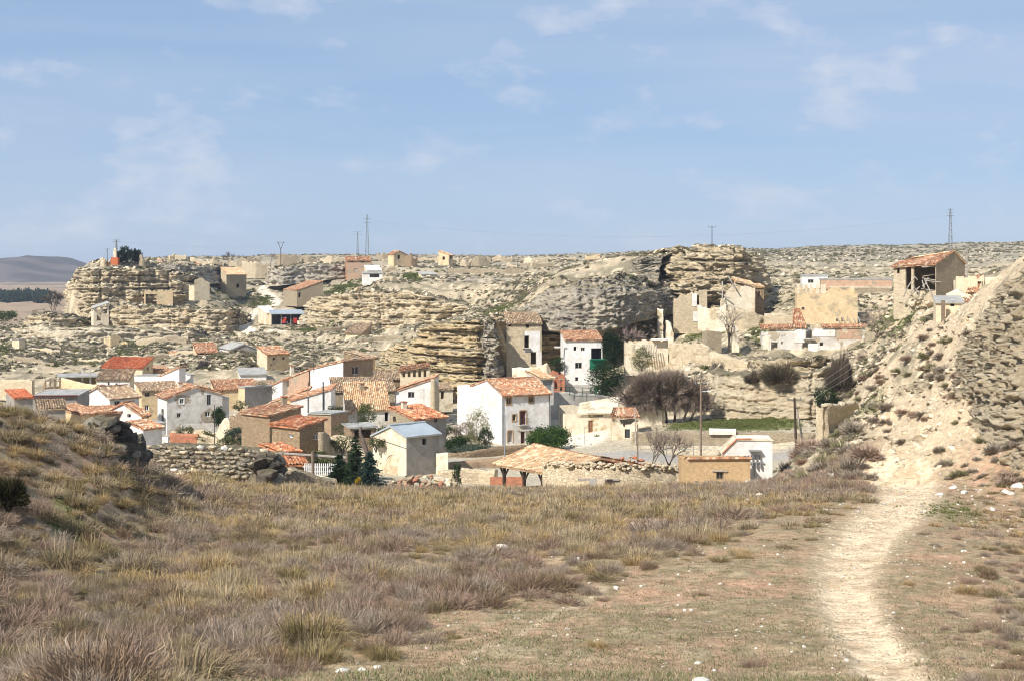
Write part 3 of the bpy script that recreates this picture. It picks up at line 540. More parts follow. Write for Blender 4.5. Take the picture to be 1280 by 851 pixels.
# rugged conglomerate of the right hill
cliff('rock_face', [(1196, 126, 415, 470), (1206, 118, 392, 478), (1222, 112, 378, 500), (1236, 107, 352, 530), (1252, 104, 334, 545), (1275, 102, 318, 548), (1300, 101, 306, 552), (1360, 100, 290, 556), (1460, 98, 270, 560)], 'rock_marl', A=.9, S=.1, th=1.6, blk=.55, bs=.8, seed=17, back=14, step=.26, drop=.6, prof=((0, .5), (.5, 0), (1, -1.6)))
cliff('rock_face', [(1130, 170, 428, 452), (1145, 160, 424, 470), (1165, 150, 418, 470), (1190, 140, 402, 462), (1212, 134, 386, 440), (1235, 130, 372, 420)], 'rock_marl', A=.9, S=.35, th=.8, blk=.4, bs=1.0, seed=18, back=10, step=.3, drop=.4)
def hillband(pts, **k):
    """outcrop ledge on a slope: (column, top row, bottom row), distance taken from where the foot meets the ground"""
    q = [(px, hit(px, pb, 92, 300), pt, pb + 3) for px, pt, pb in pts]; q[0] = (q[0][0], q[0][1] + 2.5, *q[0][2:]); q[-1] = (q[-1][0], q[-1][1] + 2.5, *q[-1][2:]); q = [(a, b, (p4 - 4 if i_ in (0, len(q) - 1) else c), p4) for i_, (a, b, c, p4) in enumerate(q)]; return cliff('rock_face', q, 'rock_marl', **k)
KB = dict(A=.6, S=.08, th=.7, blk=.35, bs=.7, step=.2, capn=.35, prof=((0, .2), (1, -.9)))
hillband([(1210, 580, 598), (1230, 570, 602), (1258, 560, 604), (1290, 554, 606), (1330, 550, 608)], back=5, seed=21, **KB)
hillband([(1140, 520, 534), (1160, 508, 534), (1185, 502, 530), (1208, 500, 524), (1222, 506, 520)], back=6, seed=52, **KB)
hillband([(1092, 494, 506), (1112, 484, 506), (1136, 476, 500), (1158, 470, 494), (1172, 474, 488)], back=6, seed=53, **KB)
hillband([(1162, 452, 470), (1180, 444, 470), (1200, 440, 468), (1216, 446, 466)], back=6, seed=54, **KB)

# ---------------------------------------------------------------- buildings
FOOT = []            # (x, y, radius): ground kept free of scrub
def tile_plane(mb, e0, e1, r0, r1, per=.3, row=.45, amp=.085, sag=.06, seed=0, flat=False, thick=.12):
    """barrel-tiled slope: e0-e1 eave, r0-r1 ridge"""
    e0, e1, r0, r1 = map(Vector, (e0, e1, r0, r1))
    W = ((e1 - e0).length + (r1 - r0).length) / 2; Hh = ((r0 - e0).length + (r1 - e1).length) / 2
    nrm = (e1 - e0).cross(r0 - e0); nrm = (nrm if nrm.z > 0 else -nrm).normalized()
    nu = max(2, int(W / per * 4)) if not flat else max(2, int(W / .5)); rows = max(1, int(round(Hh / row))) if not flat else max(1, int(Hh / 1.0))
    rn = random.Random(seed); nc = int(W / per) + 3; jit = [[rn.uniform(-.045, .045) for _ in range(nc)] for _ in range(rows + 1)]; sl = [[rn.uniform(-.28, .12) for _ in range(nc)] for _ in range(rows + 1)]
    base = len(mb.v); grid = []
    for r in range(rows):
        for e in (0, 1):
            line = []
            for i in range(nu + 1):
                ci = min(nc - 1, (i + 2) // 4); v = (r + e) / rows; v = v if flat else min(1, max(-.35 / rows, v + sl[r + e][ci] * (1 if e == 0 else 0) / rows))
                u = i / nu; p = (e0.lerp(e1, u)).lerp(r0.lerp(r1, u), v)
                w = u * W
                if flat: h = .02 * math.sin(w * 21)
                else: h = amp * math.cos(w / per * 2 * math.pi) + (.05 if e == 0 else 0) + jit[r][ci]
                h += sag * math.sin(w * .9 + seed) * math.sin(v * 3.1) - (sag * 1.2) * math.sin(u * math.pi) * v
                line.append((p + nrm * (h + .08), (w, min((r + e * .98) / rows, .999) * Hh)))
            grid.append(line)
    ids = []
    for line in grid:
        row_i = []
        for p, uv in line: row_i.append(len(mb.v)); mb.v.append(tuple(p)); mb.uv.append(uv)
        ids.append(row_i)
    for k in range(len(ids) - 1):
        for i in range(nu): mb.f.append((ids[k][i], ids[k][i + 1], ids[k + 1][i + 1], ids[k + 1][i]))
    dn = -nrm * thick
    mb.poly([e0 + dn, r0 + dn, r1 + dn, e1 + dn]); top = nrm * .07
    for a, b in ((e0, e1), (e1, r1), (r1, r0), (r0, e0)): mb.poly([a + dn, b + dn, b + top, a + top])

class House:
    """corner C is the corner nearest the viewer; x runs along the right-hand wall, y along the left-hand wall"""
    def __init__(s, name, label, cat, px, py, d, ang, right, left, wall='white', L1=None, L2=None, sink=2.0, group=None):
        s.C = at(px, py, d); a = math.radians(ang) - math.atan((px - 640) / F); s.a = a      # angle is measured from the sight line
        s.e1 = Vector((math.cos(a), math.sin(a), 0)); s.e2 = Vector((-math.sin(a), math.cos(a), 0)); s.d = d
        s.L1 = L1 if L1 else s.solve(s.e1, right); s.L2 = L2 if L2 else s.solve(s.e2, left)
        s.root = thing(name, label, cat, s.C, 0, group); s.parts = []; s.wallmat = wall; s.sink = sink; s.rag = .75 if name in ('ruin', 'cave_house', 'porch') else 0; s.ops = {'R': [], 'L': [], 'B': [], 'K': []}
        c = s.C + s.e1 * s.L1 / 2 + s.e2 * s.L2 / 2; FOOT.append((c.x, c.y, math.hypot(s.L1, s.L2) / 2 * .92))
    def solve(s, e, px):
        k = (px - 640) / F; return abs((k * s.C.y - s.C.x) / (e.x - k * e.y))
    def P(s, x, y, z=0): return s.C + s.e1 * x + s.e2 * y + Vector((0, 0, z))
    def hz(s, py, x=0, y=0): return zof(py, s.P(x, y).y) - s.C.z           # height above base of a photo row at a plan point
    def plane_hit(s, px, py, side):
        o, e = (s.C, s.e1) if side == 'R' else (s.C, s.e2)
        k = (px - 640) / F; u = (k * o.y - o.x) / (e.x - k * e.y); dd = o.y + e.y * u
        return u, zof(py, dd) - s.C.z
    def op(s, side, px0, py0, px1, py1, kind='open', **kw):
        u0, v1 = s.plane_hit(px0, py0, side); u1, v0 = s.plane_hit(px1, py1, side)
        if u0 > u1: u0, u1 = u1, u0
        L = s.L1 if side == 'R' else s.L2
        u0 = max(.1, u0); u1 = min(L - .1, u1)
        if u1 - u0 < .15: return
        s.ops[side].append((u0, v0, u1, v1, kind, kw))
    def walls(s, hR, hL, hB, hK, gR=None, gL=None, gB=None, gK=None, mats=None):
        """tops: (height at start, height at end) of right, left, back-right (x=L1) and back (y=L2) walls; g = (position, height) of a gable peak"""
        mats = mats or {}
        sides = {'R': (s.C, s.e1, -s.e2, s.L1, hR, gR), 'L': (s.C, s.e2, -s.e1, s.L2, hL, gL),
                 'B': (s.P(s.L1, 0), s.e2, s.e1, s.L2, hB, gB), 'K': (s.P(0, s.L2), s.e1, s.e2, s.L1, hK, gK)}
        by = {}
        for k, (o, e, n, L, (h0, h1), g) in sides.items():
            m = mats.get(k, s.wallmat); mb = by.setdefault(m, MB())
            prof = [(0, h0)] + ([g] if g else []) + [(L, h1)]
            us = sorted({0, L, *[p[0] for p in prof], *[q for z in s.ops[k] for q in (z[0], z[2])]})
            top0 = lambda u: float(np.interp(u, [p[0] for p in prof], [p[1] for p in prof]))
            if s.rag: us = sorted({*us, *[L * i / max(2, int(L / .55)) for i in range(1, max(2, int(L / .55)))]})
            kk = {q: random.Random(int(q * 997) + int(s.d * 13) + ord(k)).random() ** 2.2 * s.rag * (1 if 0 < q < L else .3) for q in us}
            top = lambda u: top0(u) - kk.get(u, 0)
            X = lambda u, v, dn=0: o + e * u + Vector((0, 0, v)) - n * dn
            for u0, u1 in zip(us, us[1:]):
                if u1 - u0 < 1e-5: continue
                hol = sorted([(z[1], z[3]) for z in s.ops[k] if z[0] < u1 - 1e-6 and z[2] > u0 + 1e-6])
                v = -s.sink
                for a, b in hol:
                    b = min(b, min(top(u0), top(u1)) - .05)
                    if a > v: mb.poly([X(u0, v), X(u1, v), X(u1, a), X(u0, a)])
                    v = max(v, b)
                mb.poly([X(u0, v), X(u1, v), X(u1, top(u1)), X(u0, top(u0))])
            for (a, v0, b, v1, kind, kw) in s.ops[k]:
                t = .35
                for q in (((a, v0), (b, v0)), ((b, v0), (b, v1)), ((b, v1), (a, v1)), ((a, v1), (a, v0))):
                    mb.poly([X(*q[0]), X(*q[1]), X(*q[1], t), X(*q[0], t)])
                s.fit(k, o, e, n, a, v0, b, v1, kind, kw)
        for m, mb in by.items(): s.parts.append(mb.build('wall', M[m], s.root))
        return s
    def fit(s, k, o, e, n, a, v0, b, v1, kind, kw):
        X = lambda u, v, dn=0: o + e * u + Vector((0, 0, v)) - n * dn
        ex = Matrix((e, n, Vector((0, 0, 1)))).transposed()
        w, h = b - a, v1 - v0; fm = kw.get('frame', 'white_paint'); ft = min(.09, w * .14)
        if kind == 'window':
            mb = MB()
            for u in (a + ft / 2, b - ft / 2): mb.box(X(u, (v0 + v1) / 2, .16), (ft, .08, h), ex=ex)
            for v in (v0 + ft / 2, v1 - ft / 2): mb.box(X((a + b) / 2, v, .16), (w - 2 * ft, .08, ft), ex=ex)
            if w > .6: mb.box(X((a + b) / 2, (v0 + v1) / 2, .16), (ft * .8, .07, h - 2 * ft), ex=ex)
            wo = mb.build('window', M[fm], s.root); s.parts.append(wo)
            pb = MB(); pb.poly([X(a, v0, .19), X(b, v0, .19), X(b, v1, .19), X(a, v1, .19)]); po = pb.build('pane', M['glass'], wo)
            if kw.get('sill'):
                sb = MB(); sb.box(X((a + b) / 2, v0 - .05, -.04), (w + .3, .22, .1), ex=ex); sb.build('sill', M[kw['sill']], wo)
            if kw.get('trim'):
                tb = MB()
                for u in (a - .07, b + .07): tb.box(X(u, (v0 + v1) / 2, -.02), (.14, .06, h + .28), ex=ex)
                for v in (v0 - .07, v1 + .07): tb.box(X((a + b) / 2, v, -.02), (w, .06, .14), ex=ex)
                tb.build('surround', M[kw['trim']], wo)
        elif kind == 'door':
            mb = MB(); nb = max(2, int(w / .28))
            for i in range(nb): mb.box(X(a + w * (i + .5) / nb, (v0 + v1) / 2, .2 + .012 * (i % 2)), (w / nb * .95, .06, h), ex=ex)
            do = mb.build('door', M[kw.get('mat', 'door_brown')], s.root); s.parts.append(do)
            hb = MB(); hb.box(X(a + w * .85, v0 + h * .48, .15), (.06, .06, .14), ex=ex); hb.build('handle', M['metal_dark'], do)
            if kw.get('trim'):
                tb = MB()
                for u in (a - .08, b + .08): tb.box(X(u, (v0 + v1) / 2, -.02), (.16, .06, h + .16), ex=ex)
                tb.box(X((a + b) / 2, v1 + .08, -.02), (w, .06, .16), ex=ex); tb.build('surround', M[kw['trim']], do)
        elif kind == 'open' and kw.get('lintel', 1):
            mb = MB(); mb.box(X((a + b) / 2, v1 + .06, .05), (w + .35, .14, .13), ex=ex); s.parts.append(mb.build('lintel', M['woodgrey'], s.root))
        if kw.get('balcony'):
            mb = MB(); mb.box(X((a + b) / 2, v0 - .06, -.35), (w + .7, .7, .1), ex=ex); bo = mb.build('balcony', M['concrete'], s.root); s.parts.append(bo)
            rb = MB()
            for i in range(8): rb.box(X(a - .3 + (w + .6) * i / 7, v0 + .45, -.66), (.03, .03, .9), ex=ex)
            rb.box(X((a + b) / 2, v0 + .9, -.66), (w + .66, .04, .04), ex=ex); rb.build('railing', M['metal_dark'], bo)
    def plane(s, mat, q, name='roof', flat=False, thick=.12, per=.3, sag=.05):
        """one roof slope; q = four (x, y, z): eave start, eave end, ridge start, ridge end"""
        mb = MB(); P = [s.P(*c) for c in q]; flat = flat or mat in ('tin', 'asbestos')
        tile_plane(mb, *P, seed=len(s.parts) + int(s.d), flat=flat, thick=thick, per=per, sag=sag)
        o = mb.build(name, M[mat], s.root); s.parts.append(o); return o
    def ridge(s, p, q, mat, r=.14):
        p = s.P(*p); q = s.P(*q); mb = MB(); n = max(2, int((q - p).length / .45))
        for i in range(n): mb.bar(p.lerp(q, i / n), p.lerp(q, (i + 1.05) / n), r, 6, r * .82)
        s.parts.append(mb.build('ridge_cap', M[mat], s.root))
    def chimney(s, x, y, z0, z1, w=.6, mat='oldwhite'):
        mb = MB(); mb.box(s.P(x, y, (z0 + z1) / 2), (w, w, z1 - z0), s.a); c = mb.build('chimney', M[mat], s.root); s.parts.append(c)
        cb = MB(); cb.box(s.P(x, y, z1 + .05), (w + .16, w + .16, .1), s.a); cb.build('chimney_cap', M['brick'], c)
    # -- standard forms
    def gable_x(s, e0, hr, e1, tile, ov=.3, pos=.5, ends=.2, mats=None):
        """ridge along x (parallel to the right-hand wall); e0 eave over right-hand wall, e1 back eave"""
        y = s.L2 * pos; s.walls((e0, e0), (e0, e1), (e0, e1), (e1, e1), None, (y, hr), (y, hr), None, mats)
        k0 = (hr - e0) / y; k1 = (hr - e1) / (s.L2 - y)
        s.plane(tile, [(-ends, -ov, e0 - k0 * ov), (s.L1 + ends, -ov, e0 - k0 * ov), (-ends, y, hr), (s.L1 + ends, y, hr)])
        s.plane(tile, [(s.L1 + ends, s.L2 + ov, e1 - k1 * ov), (-ends, s.L2 + ov, e1 - k1 * ov), (s.L1 + ends, y, hr), (-ends, y, hr)])
        s.ridge((-ends, y, hr + .12), (s.L1 + ends, y, hr + .12), tile); return s.done()
    def gable_y(s, e0, hr, e1, tile, ov=.3, pos=.5, ends=.2, mats=None):
        """ridge along y; e0 eave over left-hand wall (x=0), e1 eave at x=L1"""
        x = s.L1 * pos; s.walls((e0, e1), (e0, e0), (e1, e1), (e0, e1), (x, hr), None, None, (x, hr), mats)
        k0 = (hr - e0) / x; k1 = (hr - e1) / (s.L1 - x)
        s.plane(tile, [(-ov, s.L2 + ends, e0 - k0 * ov), (-ov, -ends, e0 - k0 * ov), (x, s.L2 + ends, hr), (x, -ends, hr)])
        s.plane(tile, [(s.L1 + ov, -ends, e1 - k1 * ov), (s.L1 + ov, s.L2 + ends, e1 - k1 * ov), (x, -ends, hr), (x, s.L2 + ends, hr)])
        s.ridge((x, -ends, hr + .12), (x, s.L2 + ends, hr + .12), tile); return s.done()
    def mono_y(s, h0, h1, tile, ov=.3, ends=.15, flat=False, mats=None, thick=.12):
        """single slope along y from the right-hand wall (h0) to the back (h1)"""
        s.walls((h0, h0), (h0, h1), (h0, h1), (h1, h1), mats=mats); k = (h1 - h0) / s.L2
        a = [(-ends, -ov, h0 - k * ov), (s.L1 + ends, -ov, h0 - k * ov), (-ends, s.L2 + ov, h1 + k * ov), (s.L1 + ends, s.L2 + ov, h1 + k * ov)]
        if h1 < h0: a = [a[3], a[2], a[1], a[0]]
        s.plane(tile, a, flat=flat, thick=thick); return s.done()
    def mono_x(s, h0, h1, tile, ov=.3, ends=.15, flat=False, mats=None, thick=.12):
        """single slope along x from the left-hand wall (h0) to x=L1 (h1)"""
        s.walls((h0, h1), (h0, h0), (h1, h1), (h0, h1), mats=mats); k = (h1 - h0) / s.L1
        a = [(-ov, s.L2 + ends, h0 - k * ov), (-ov, -ends, h0 - k * ov), (s.L1 + ov, s.L2 + ends, h1 + k * ov), (s.L1 + ov, -ends, h1 + k * ov)]
        if h1 < h0: a = [a[3], a[2], a[1], a[0]]
        s.plane(tile, a, flat=flat, thick=thick); return s.done()
    def done(s): rebase(s.parts, s.root); return s
    def add(s, o): s.parts.append(o); rebase([o], s.root); return o

def rubble(name, label, cat, pts, mat, thick=.5, jag=.4, step=.35, seed=1, parent=None, group=None, disp=.09, sink=1.5):
    """free-standing or ruined masonry wall: pts = (column, distance, top row, bottom row)"""
    P = [(at(px, pt, d), zof(pb, d)) for px, d, pt, pb in pts]; seg = [0.]
    for k in range(1, len(P)): seg.append(seg[-1] + (P[k][0].xy - P[k - 1][0].xy).length)
    n = max(4, int(seg[-1] / step)); s = np.linspace(0, seg[-1], n)
    X = np.interp(s, seg, [p[0].x for p in P]); Y = np.interp(s, seg, [p[0].y for p in P]); ZT = np.interp(s, seg, [p[0].z for p in P]); ZB = np.interp(s, seg, [p[1] for p in P]) - sink
    ZT = ZT + jag * (np.floor(fbm(np.stack([s * .8, s * 0 + seed, s * 0], 1), 3, seed) * 6) / 6)
    ZT = np.maximum(ZT, ZB + sink * .6)
    tx = np.gradient(X); ty = np.gradient(Y); l = np.hypot(tx, ty) + 1e-9; nx = ty / l; ny = -tx / l
    m = max(3, int((ZT - ZB).max() / step)); t = np.linspace(0, 1, m)
    i, tt = np.meshgrid(np.arange(n), t, indexing='ij'); z = ZB[i] + (ZT - ZB)[i] * tt
    x = np.concatenate([X[i], (X[i] - nx[i] * thick)[:, ::-1]], 1); y = np.concatenate([Y[i], (Y[i] - ny[i] * thick)[:, ::-1]], 1); z = np.concatenate([z, z[:, ::-1]], 1)
    q = fl(x, y, z); dn = np.stack([fbm(q * 1.4, 3, seed + a) for a in (1, 2, 3)], 1) * disp; q = q + dn
    g = np.arange(x.size).reshape(x.shape); fc = np.stack([g[:-1, :-1], g[1:, :-1], g[1:, 1:], g[:-1, 1:]], -1).reshape(-1, 4)
    w = 2 * m; e = [(g[r, a], g[r, a + 1], g[r, w - 2 - a], g[r, w - 1 - a]) for r in (0, n - 1) for a in range(m - 1)]
    c = Vector((X.mean(), Y.mean(), ZB.min()))
    if parent is not None:
        o = link(name, npmesh(name, q, np.concatenate([fc, np.array(e)])), M[mat], parent.root); parent.parts.append(o); rebase([o], parent.root); return o
    o = link(name, npmesh(name, q - np.array(c), np.concatenate([fc, np.array(e)])), M[mat]); o.location = c
    for k in range(0, n, 4): FOOT.append((X[k], Y[k], .8))
    return tag(o, label, cat, group)

def heap(name, label, cat, pts, mat, n=26, size=(.25, .7), depth=1.5, seed=1, group=None, mats=None):
    """pile of separate stones: pts = (column, distance, top row, bottom row) along its length"""
    r = random.Random(seed); P = np.array(pts, float); c = at(P[:, 0].mean(), P[:, 3].mean(), P[:, 1].mean()); t = thing(name, label, cat, c, 0, group)
    for k in range(n):
        u = r.random() * (len(P) - 1); i = int(u); w = u - i; px, d, pt, pb = P[i] * (1 - w) + P[i + 1] * w; v = r.random() ** 1.4
        o = link('stone', ROCKS[r.randrange(7)], None, t); s = r.uniform(*size) * (1.15 - .5 * v)
        m = M[r.choice(mats) if mats else mat]
        if not o.data.materials: o.data.materials.append(M['stonepale'])
        o.material_slots[0].link = 'OBJECT'; o.material_slots[0].material = m
        o.scale = (s * r.uniform(.8, 1.5), s * r.uniform(.7, 1.2), s * r.uniform(.6, 1.1)); o.rotation_euler = (r.uniform(-.6, .6), r.uniform(-.6, .6), r.uniform(0, 6.3))
        o.location = at(px, pb + (pt - pb) * v * .85 - 1, d + r.uniform(-.2, 1) * depth * (1 - .4 * v)) - c
    return t

# ---- shared rock lumps
def rock_mesh(name, seed, sub=2, flat=.7):
    bm = bmesh.new(); bmesh.ops.create_icosphere(bm, subdivisions=sub, radius=1); me = bpy.data.meshes.new(name)
    V = np.array([v.co for v in bm.verts]); f1, f2, cid = worley(V * 1.1 + seed * 7.7, seed); dq = 1 + .35 * fbm(V * 1.3 + seed, 3, seed) - .25 * (f1 - .5)
    V = V * dq[:, None]
    # chip planes
    rr = np.random.default_rng(seed)
    for _ in range(7):
        nn = rr.normal(size=3); nn /= np.linalg.norm(nn); lim = rr.uniform(.55, .85); dd = V @ nn; V = V - np.outer(np.maximum(dd - lim, 0), nn)
    V[:, 2] *= flat
    for v, c in zip(bm.verts, V): v.co = c
    bm.to_mesh(me); bm.free(); return me
ROCKS = [rock_mesh('stone', k, 2) for k in range(7)]
PEBS = [rock_mesh('stone', 20 + k, 1) for k in range(5)]
def marr(me): 
    V = np.empty(len(me.vertices) * 3, np.float32); me.vertices.foreach_get('co', V); me.calc_loop_triangles()
    T_ = np.empty(len(me.loop_triangles) * 3, np.int32); me.loop_triangles.foreach_get('vertices', T_); return V.reshape(-1, 3), T_.reshape(-1, 3)
def scatter_mesh(name, tmpls, pos, scl, yaw, tint, which):
    """joins many small copies into one mesh; tmpls = [(V, tris, colours or None)]"""
    Vs, Fs, Cs = [], [], []; base = 0
    for t, (V, Fc, Cc) in enumerate(tmpls):
        k = np.where(which == t)[0]
        if not len(k): continue
        c, s_ = np.cos(yaw[k]), np.sin(yaw[k]); S = scl[k] if scl.ndim == 2 else np.repeat(scl[k][:, None], 3, 1)
        x = V[None, :, 0] * S[:, :1]; y = V[None, :, 1] * S[:, 1:2]; z = V[None, :, 2] * S[:, 2:3]
        W = np.stack([x * c[:, None] - y * s_[:, None] + pos[k][:, :1], x * s_[:, None] + y * c[:, None] + pos[k][:, 1:2], z + pos[k][:, 2:3]], -1)
        Vs.append(W.reshape(-1, 3)); Fs.append((Fc[None] + (np.arange(len(k)) * len(V))[:, None, None] + base).reshape(-1, 3)); base += len(k) * len(V)
        cc = tint[k][:, None, :] * (Cc[None] if Cc is not None else 1) ; Cs.append(np.broadcast_to(cc, (len(k), len(V), 3)).reshape(-1, 3))
    return npmesh(name, np.concatenate(Vs), np.concatenate(Fs), np.concatenate(Cs))

def instancer(name, label, cat, tmpls, mat, pos, scl, yaw, which, tilt=.0):
    """countless small plants or stones as one object: points carrying copies of a few small meshes"""
    col = bpy.data.collections.new(name + '_kinds')
    for k, tp in enumerate(tmpls):
        me = npmesh('kind', *tp); me.materials.append(M[mat]); col.objects.link(bpy.data.objects.new('%s_kind_%03d' % (name, k), me))
    n = len(pos); me = bpy.data.meshes.new(name); me.vertices.add(n); me.vertices.foreach_set('co', np.asarray(pos, np.float32).ravel())
    S = scl if scl.ndim == 2 else np.repeat(scl[:, None], 3, 1)
    a = me.attributes.new('scl', 'FLOAT_VECTOR', 'POINT'); a.data.foreach_set('vector', np.asarray(S, np.float32).ravel())
    r = np.zeros((n, 3), np.float32); r[:, 2] = yaw; r[:, :2] = NR.normal(0, tilt, (n, 2)) if tilt else 0
    a = me.attributes.new('rot', 'FLOAT_VECTOR', 'POINT'); a.data.foreach_set('vector', r.ravel())
    a = me.attributes.new('idx', 'INT', 'POINT'); a.data.foreach_set('value', np.asarray(which, np.int32))
    o = link(name, me); g = bpy.data.node_groups.new(name, 'GeometryNodeTree'); g.interface.new_socket('Geometry', in_out='INPUT', socket_type='NodeSocketGeometry'); g.interface.new_socket('Geometry', in_out='OUTPUT', socket_type='NodeSocketGeometry')
    N = g.nodes.new; L = g.links.new; gi = N('NodeGroupInput'); go = N('NodeGroupOutput'); ip = N('GeometryNodeInstanceOnPoints'); ci = N('GeometryNodeCollectionInfo')
    ci.inputs['Collection'].default_value = col; ci.inputs['Separate Children'].default_value = True; ci.inputs['Reset Children'].default_value = True; ip.inputs['Pick Instance'].default_value = True
    def at_(nm, ty): q = N('GeometryNodeInputNamedAttribute'); q.data_type = ty; q.inputs['Name'].default_value = nm; return q.outputs['Attribute']
    L(gi.outputs[0], ip.inputs['Points']); L(ci.outputs[0], ip.inputs['Instance']); L(at_('idx', 'INT'), ip.inputs['Instance Index']); L(at_('scl', 'FLOAT_VECTOR'), ip.inputs['Scale'])
    er = N('FunctionNodeEulerToRotation'); L(at_('rot', 'FLOAT_VECTOR'), er.inputs[0]); L(er.outputs[0], ip.inputs['Rotation']); L(ip.outputs[0], go.inputs[0])
    md = o.modifiers.new('scatter', 'NODES'); md.node_group = g; return tag(o, label, cat, kind='stuff')

def block(h, x0, x1, y0, y1, z0, z1, mat, name='wall'):
    mb = MB(); mb.box(h.P((x0 + x1) / 2, (y0 + y1) / 2, (z0 + z1) / 2), (x1 - x0, y1 - y0, z1 - z0), h.a); return h.add(mb.build(name, M[mat], h.root))
WIN = dict(frame='woodgrey')
# ---- white three-storey house with timber-framed windows (centre)
h = House('house', 'tall white house with rusty tiled roof, brown door and timber-trimmed windows', 'house', 628, 556, 200, 27, 688, 590, 'white')
for q in ((633, 497, 639, 505), (661, 495.5, 667, 502.5)): h.op('R', *q, 'window', frame='frame_tan', trim='frame_tan')
h.op('R', 640.5, 518, 645, 525.5, 'window', frame='frame_tan', trim='frame_tan')
h.op('R', 650, 513.5, 657.5, 530, 'door', mat='door_red', trim='frame_tan', balcony=1)
h.op('R', 635, 538.5, 640.5, 552, 'door', mat='woodgrey', trim='frame_tan'); h.op('R', 651, 537, 657, 554.5, 'door', mat='door_red')
e = h.hz(493.5); h.gable_x(e, h.hz(474.5, 0, h.L2 / 2), e + .6, 'tile', .45, ends=.12)
y1 = h.solve(h.e2, 571.5); block(h, 0.02, 5, h.L2 + .02, y1, -2, h.hz(484, 0, h.L2 + 1), 'white')
h.chimney(3.2, h.L2 * .62, h.hz(476, 0, h.L2 / 2) - .5, h.hz(464, 3.2, h.L2 * .6), .8, 'white'); h.chimney(.9, h.L2 * .55, h.hz(476, 0, h.L2 / 2) - .5, h.hz(469, 1, h.L2 * .6), .7, 'white')
mb = MB(); p = h.P(-.08, -.12); mb.bar(p, p + Vector((0, 0, e - .2)), .06, 6); h.add(mb.build('drainpipe', M['metal_grey'], h.root))
mb = MB(); p = h.P(h.L1 - .2, -.1); mb.bar(p, p + Vector((0, 0, e - .3)), .05, 6); h.add(mb.build('drainpipe', M['metal_dark'], h.root))
c = h.P(h.L1 * .55, -1.0, h.hz(536, h.L1 * .5)); mb = MB(); mb.box(c, (h.L1 * .5, 2.0, .12), h.a); h.add(mb.build('porch_roof', M['woodgrey'], h.root))
for x in (.34, .78):
    q = h.P(h.L1 * x, -1.9, 0); mb = MB(); mb.bar(q - Vector((0, 0, 1)), q + Vector((0, 0, h.hz(536, h.L1 * .5))), .07, 6); h.add(mb.build('porch_post', M['white_paint'], h.root))
mb = MB(); mb.box(h.P(h.L1 * .72, -.5, .5), (.9, .7, 1.1), h.a); h.add(mb.build('planter', M['brick'], h.root))
# ---- low shed house behind it
h = House('lean_to', 'low tiled lean-to with grey doorway behind the tall white house', 'shed', 676, 490, 213, 22, 692, 652, 'oldwhite', L2=6)
h.op('R', 679, 475, 690, 489, 'door', mat='metal_grey'); h.mono_y(h.hz(473), h.hz(464, 0, 6), 'tile_pale')
# ---- grey tin-roofed house
h = House('house', 'cream and grey block house with shiny tin roof beside the dark conifers', 'house', 508, 594, 165, 38, 549, 466, 'grey')
h.op('R', 528, 548, 533, 555, 'open', lintel=0); e = h.hz(545)
h.gable_x(e, h.hz(532, 0, h.L2 * .45), h.hz(543, 0, h.L2), 'tin', .3, pos=.45, mats={'L': 'palewhite', 'K': 'palewhite'})
mb = MB(); mb.bar(h.P(-.05, 0, 3.2), h.P(-.05, h.L2, h.hz(546, 0, h.L2)), .03, 5); h.add(mb.build('cable', M['metal_dark'], h.root))
# arch of worn render on the gable
mb = MB()
for i in range(10):
    a0, a1 = math.pi * (.1 + .8 * i / 10), math.pi * (.1 + .8 * (i + 1) / 10)
    f = lambda t: h.P(-.04, 2.6 + 1.3 * math.cos(t), 1.0 + 1.2 * math.sin(t)); mb.bar(f(a0), f(a1), .06, 5)
h.add(mb.build('blind_arch', M['palewhite'], h.root))
# ---- stone house with fresh orange roof
h = House('house', 'small stone house with bright orange tiled roof behind the tin roof', 'house', 518, 560, 186, 38, 558, 487, 'stone')
h.op('L', 491, 520, 494.5, 527, 'open', lintel=0); h.op('R', 543, 522, 546.5, 527, 'open', lintel=0)
h.mono_y(h.hz(524), h.hz(509, 0, h.L2), 'tile_new', mats={'R': 'grey'})
# ---- white house, one window, roof rising to the right
h = House('house', 'white house with one dark window, wall top climbing to the banded bluff', 'house', 486, 516, 224, -8, 541, 480, 'white', L2=9)
h.op('R', 510, 489.5, 518, 497, 'window', **WIN); h.mono_x(h.hz(491.5), h.hz(473, h.L1), 'tile', ov=.2)
# ruined stub and hanging battens at its corner
rubble('ruined_wall', 'broken stone pier at the corner of the white one-window house', 'wall', [(541, 221, 472, 515), (546, 221.5, 476, 515), (549, 223, 484, 514)], 'stonepale', .6, .5, seed=4)
# ---- long straw-tiled house
h = House('house', 'low house under a long straw-coloured tiled roof with flaking white wall', 'house', 433, 530, 212, 4, 487, 424, 'oldwhite', L2=7.5)
h.op('R', 481, 515, 485, 526, 'open', lintel=0); h.op('R', 446, 516, 452, 527, 'door', mat='woodgrey')
h.mono_y(h.hz(512), h.hz(479, 0, 7.5), 'tile_pale', ov=.4)
h = House('house', 'stone-capped old roof sloping above the long straw-tiled house', 'house', 416, 492, 222, 3, 494, 410, 'stone', L2=8)
h.mono_y(h.hz(489), h.hz(472, 0, 8), 'tile_old', ov=.3)
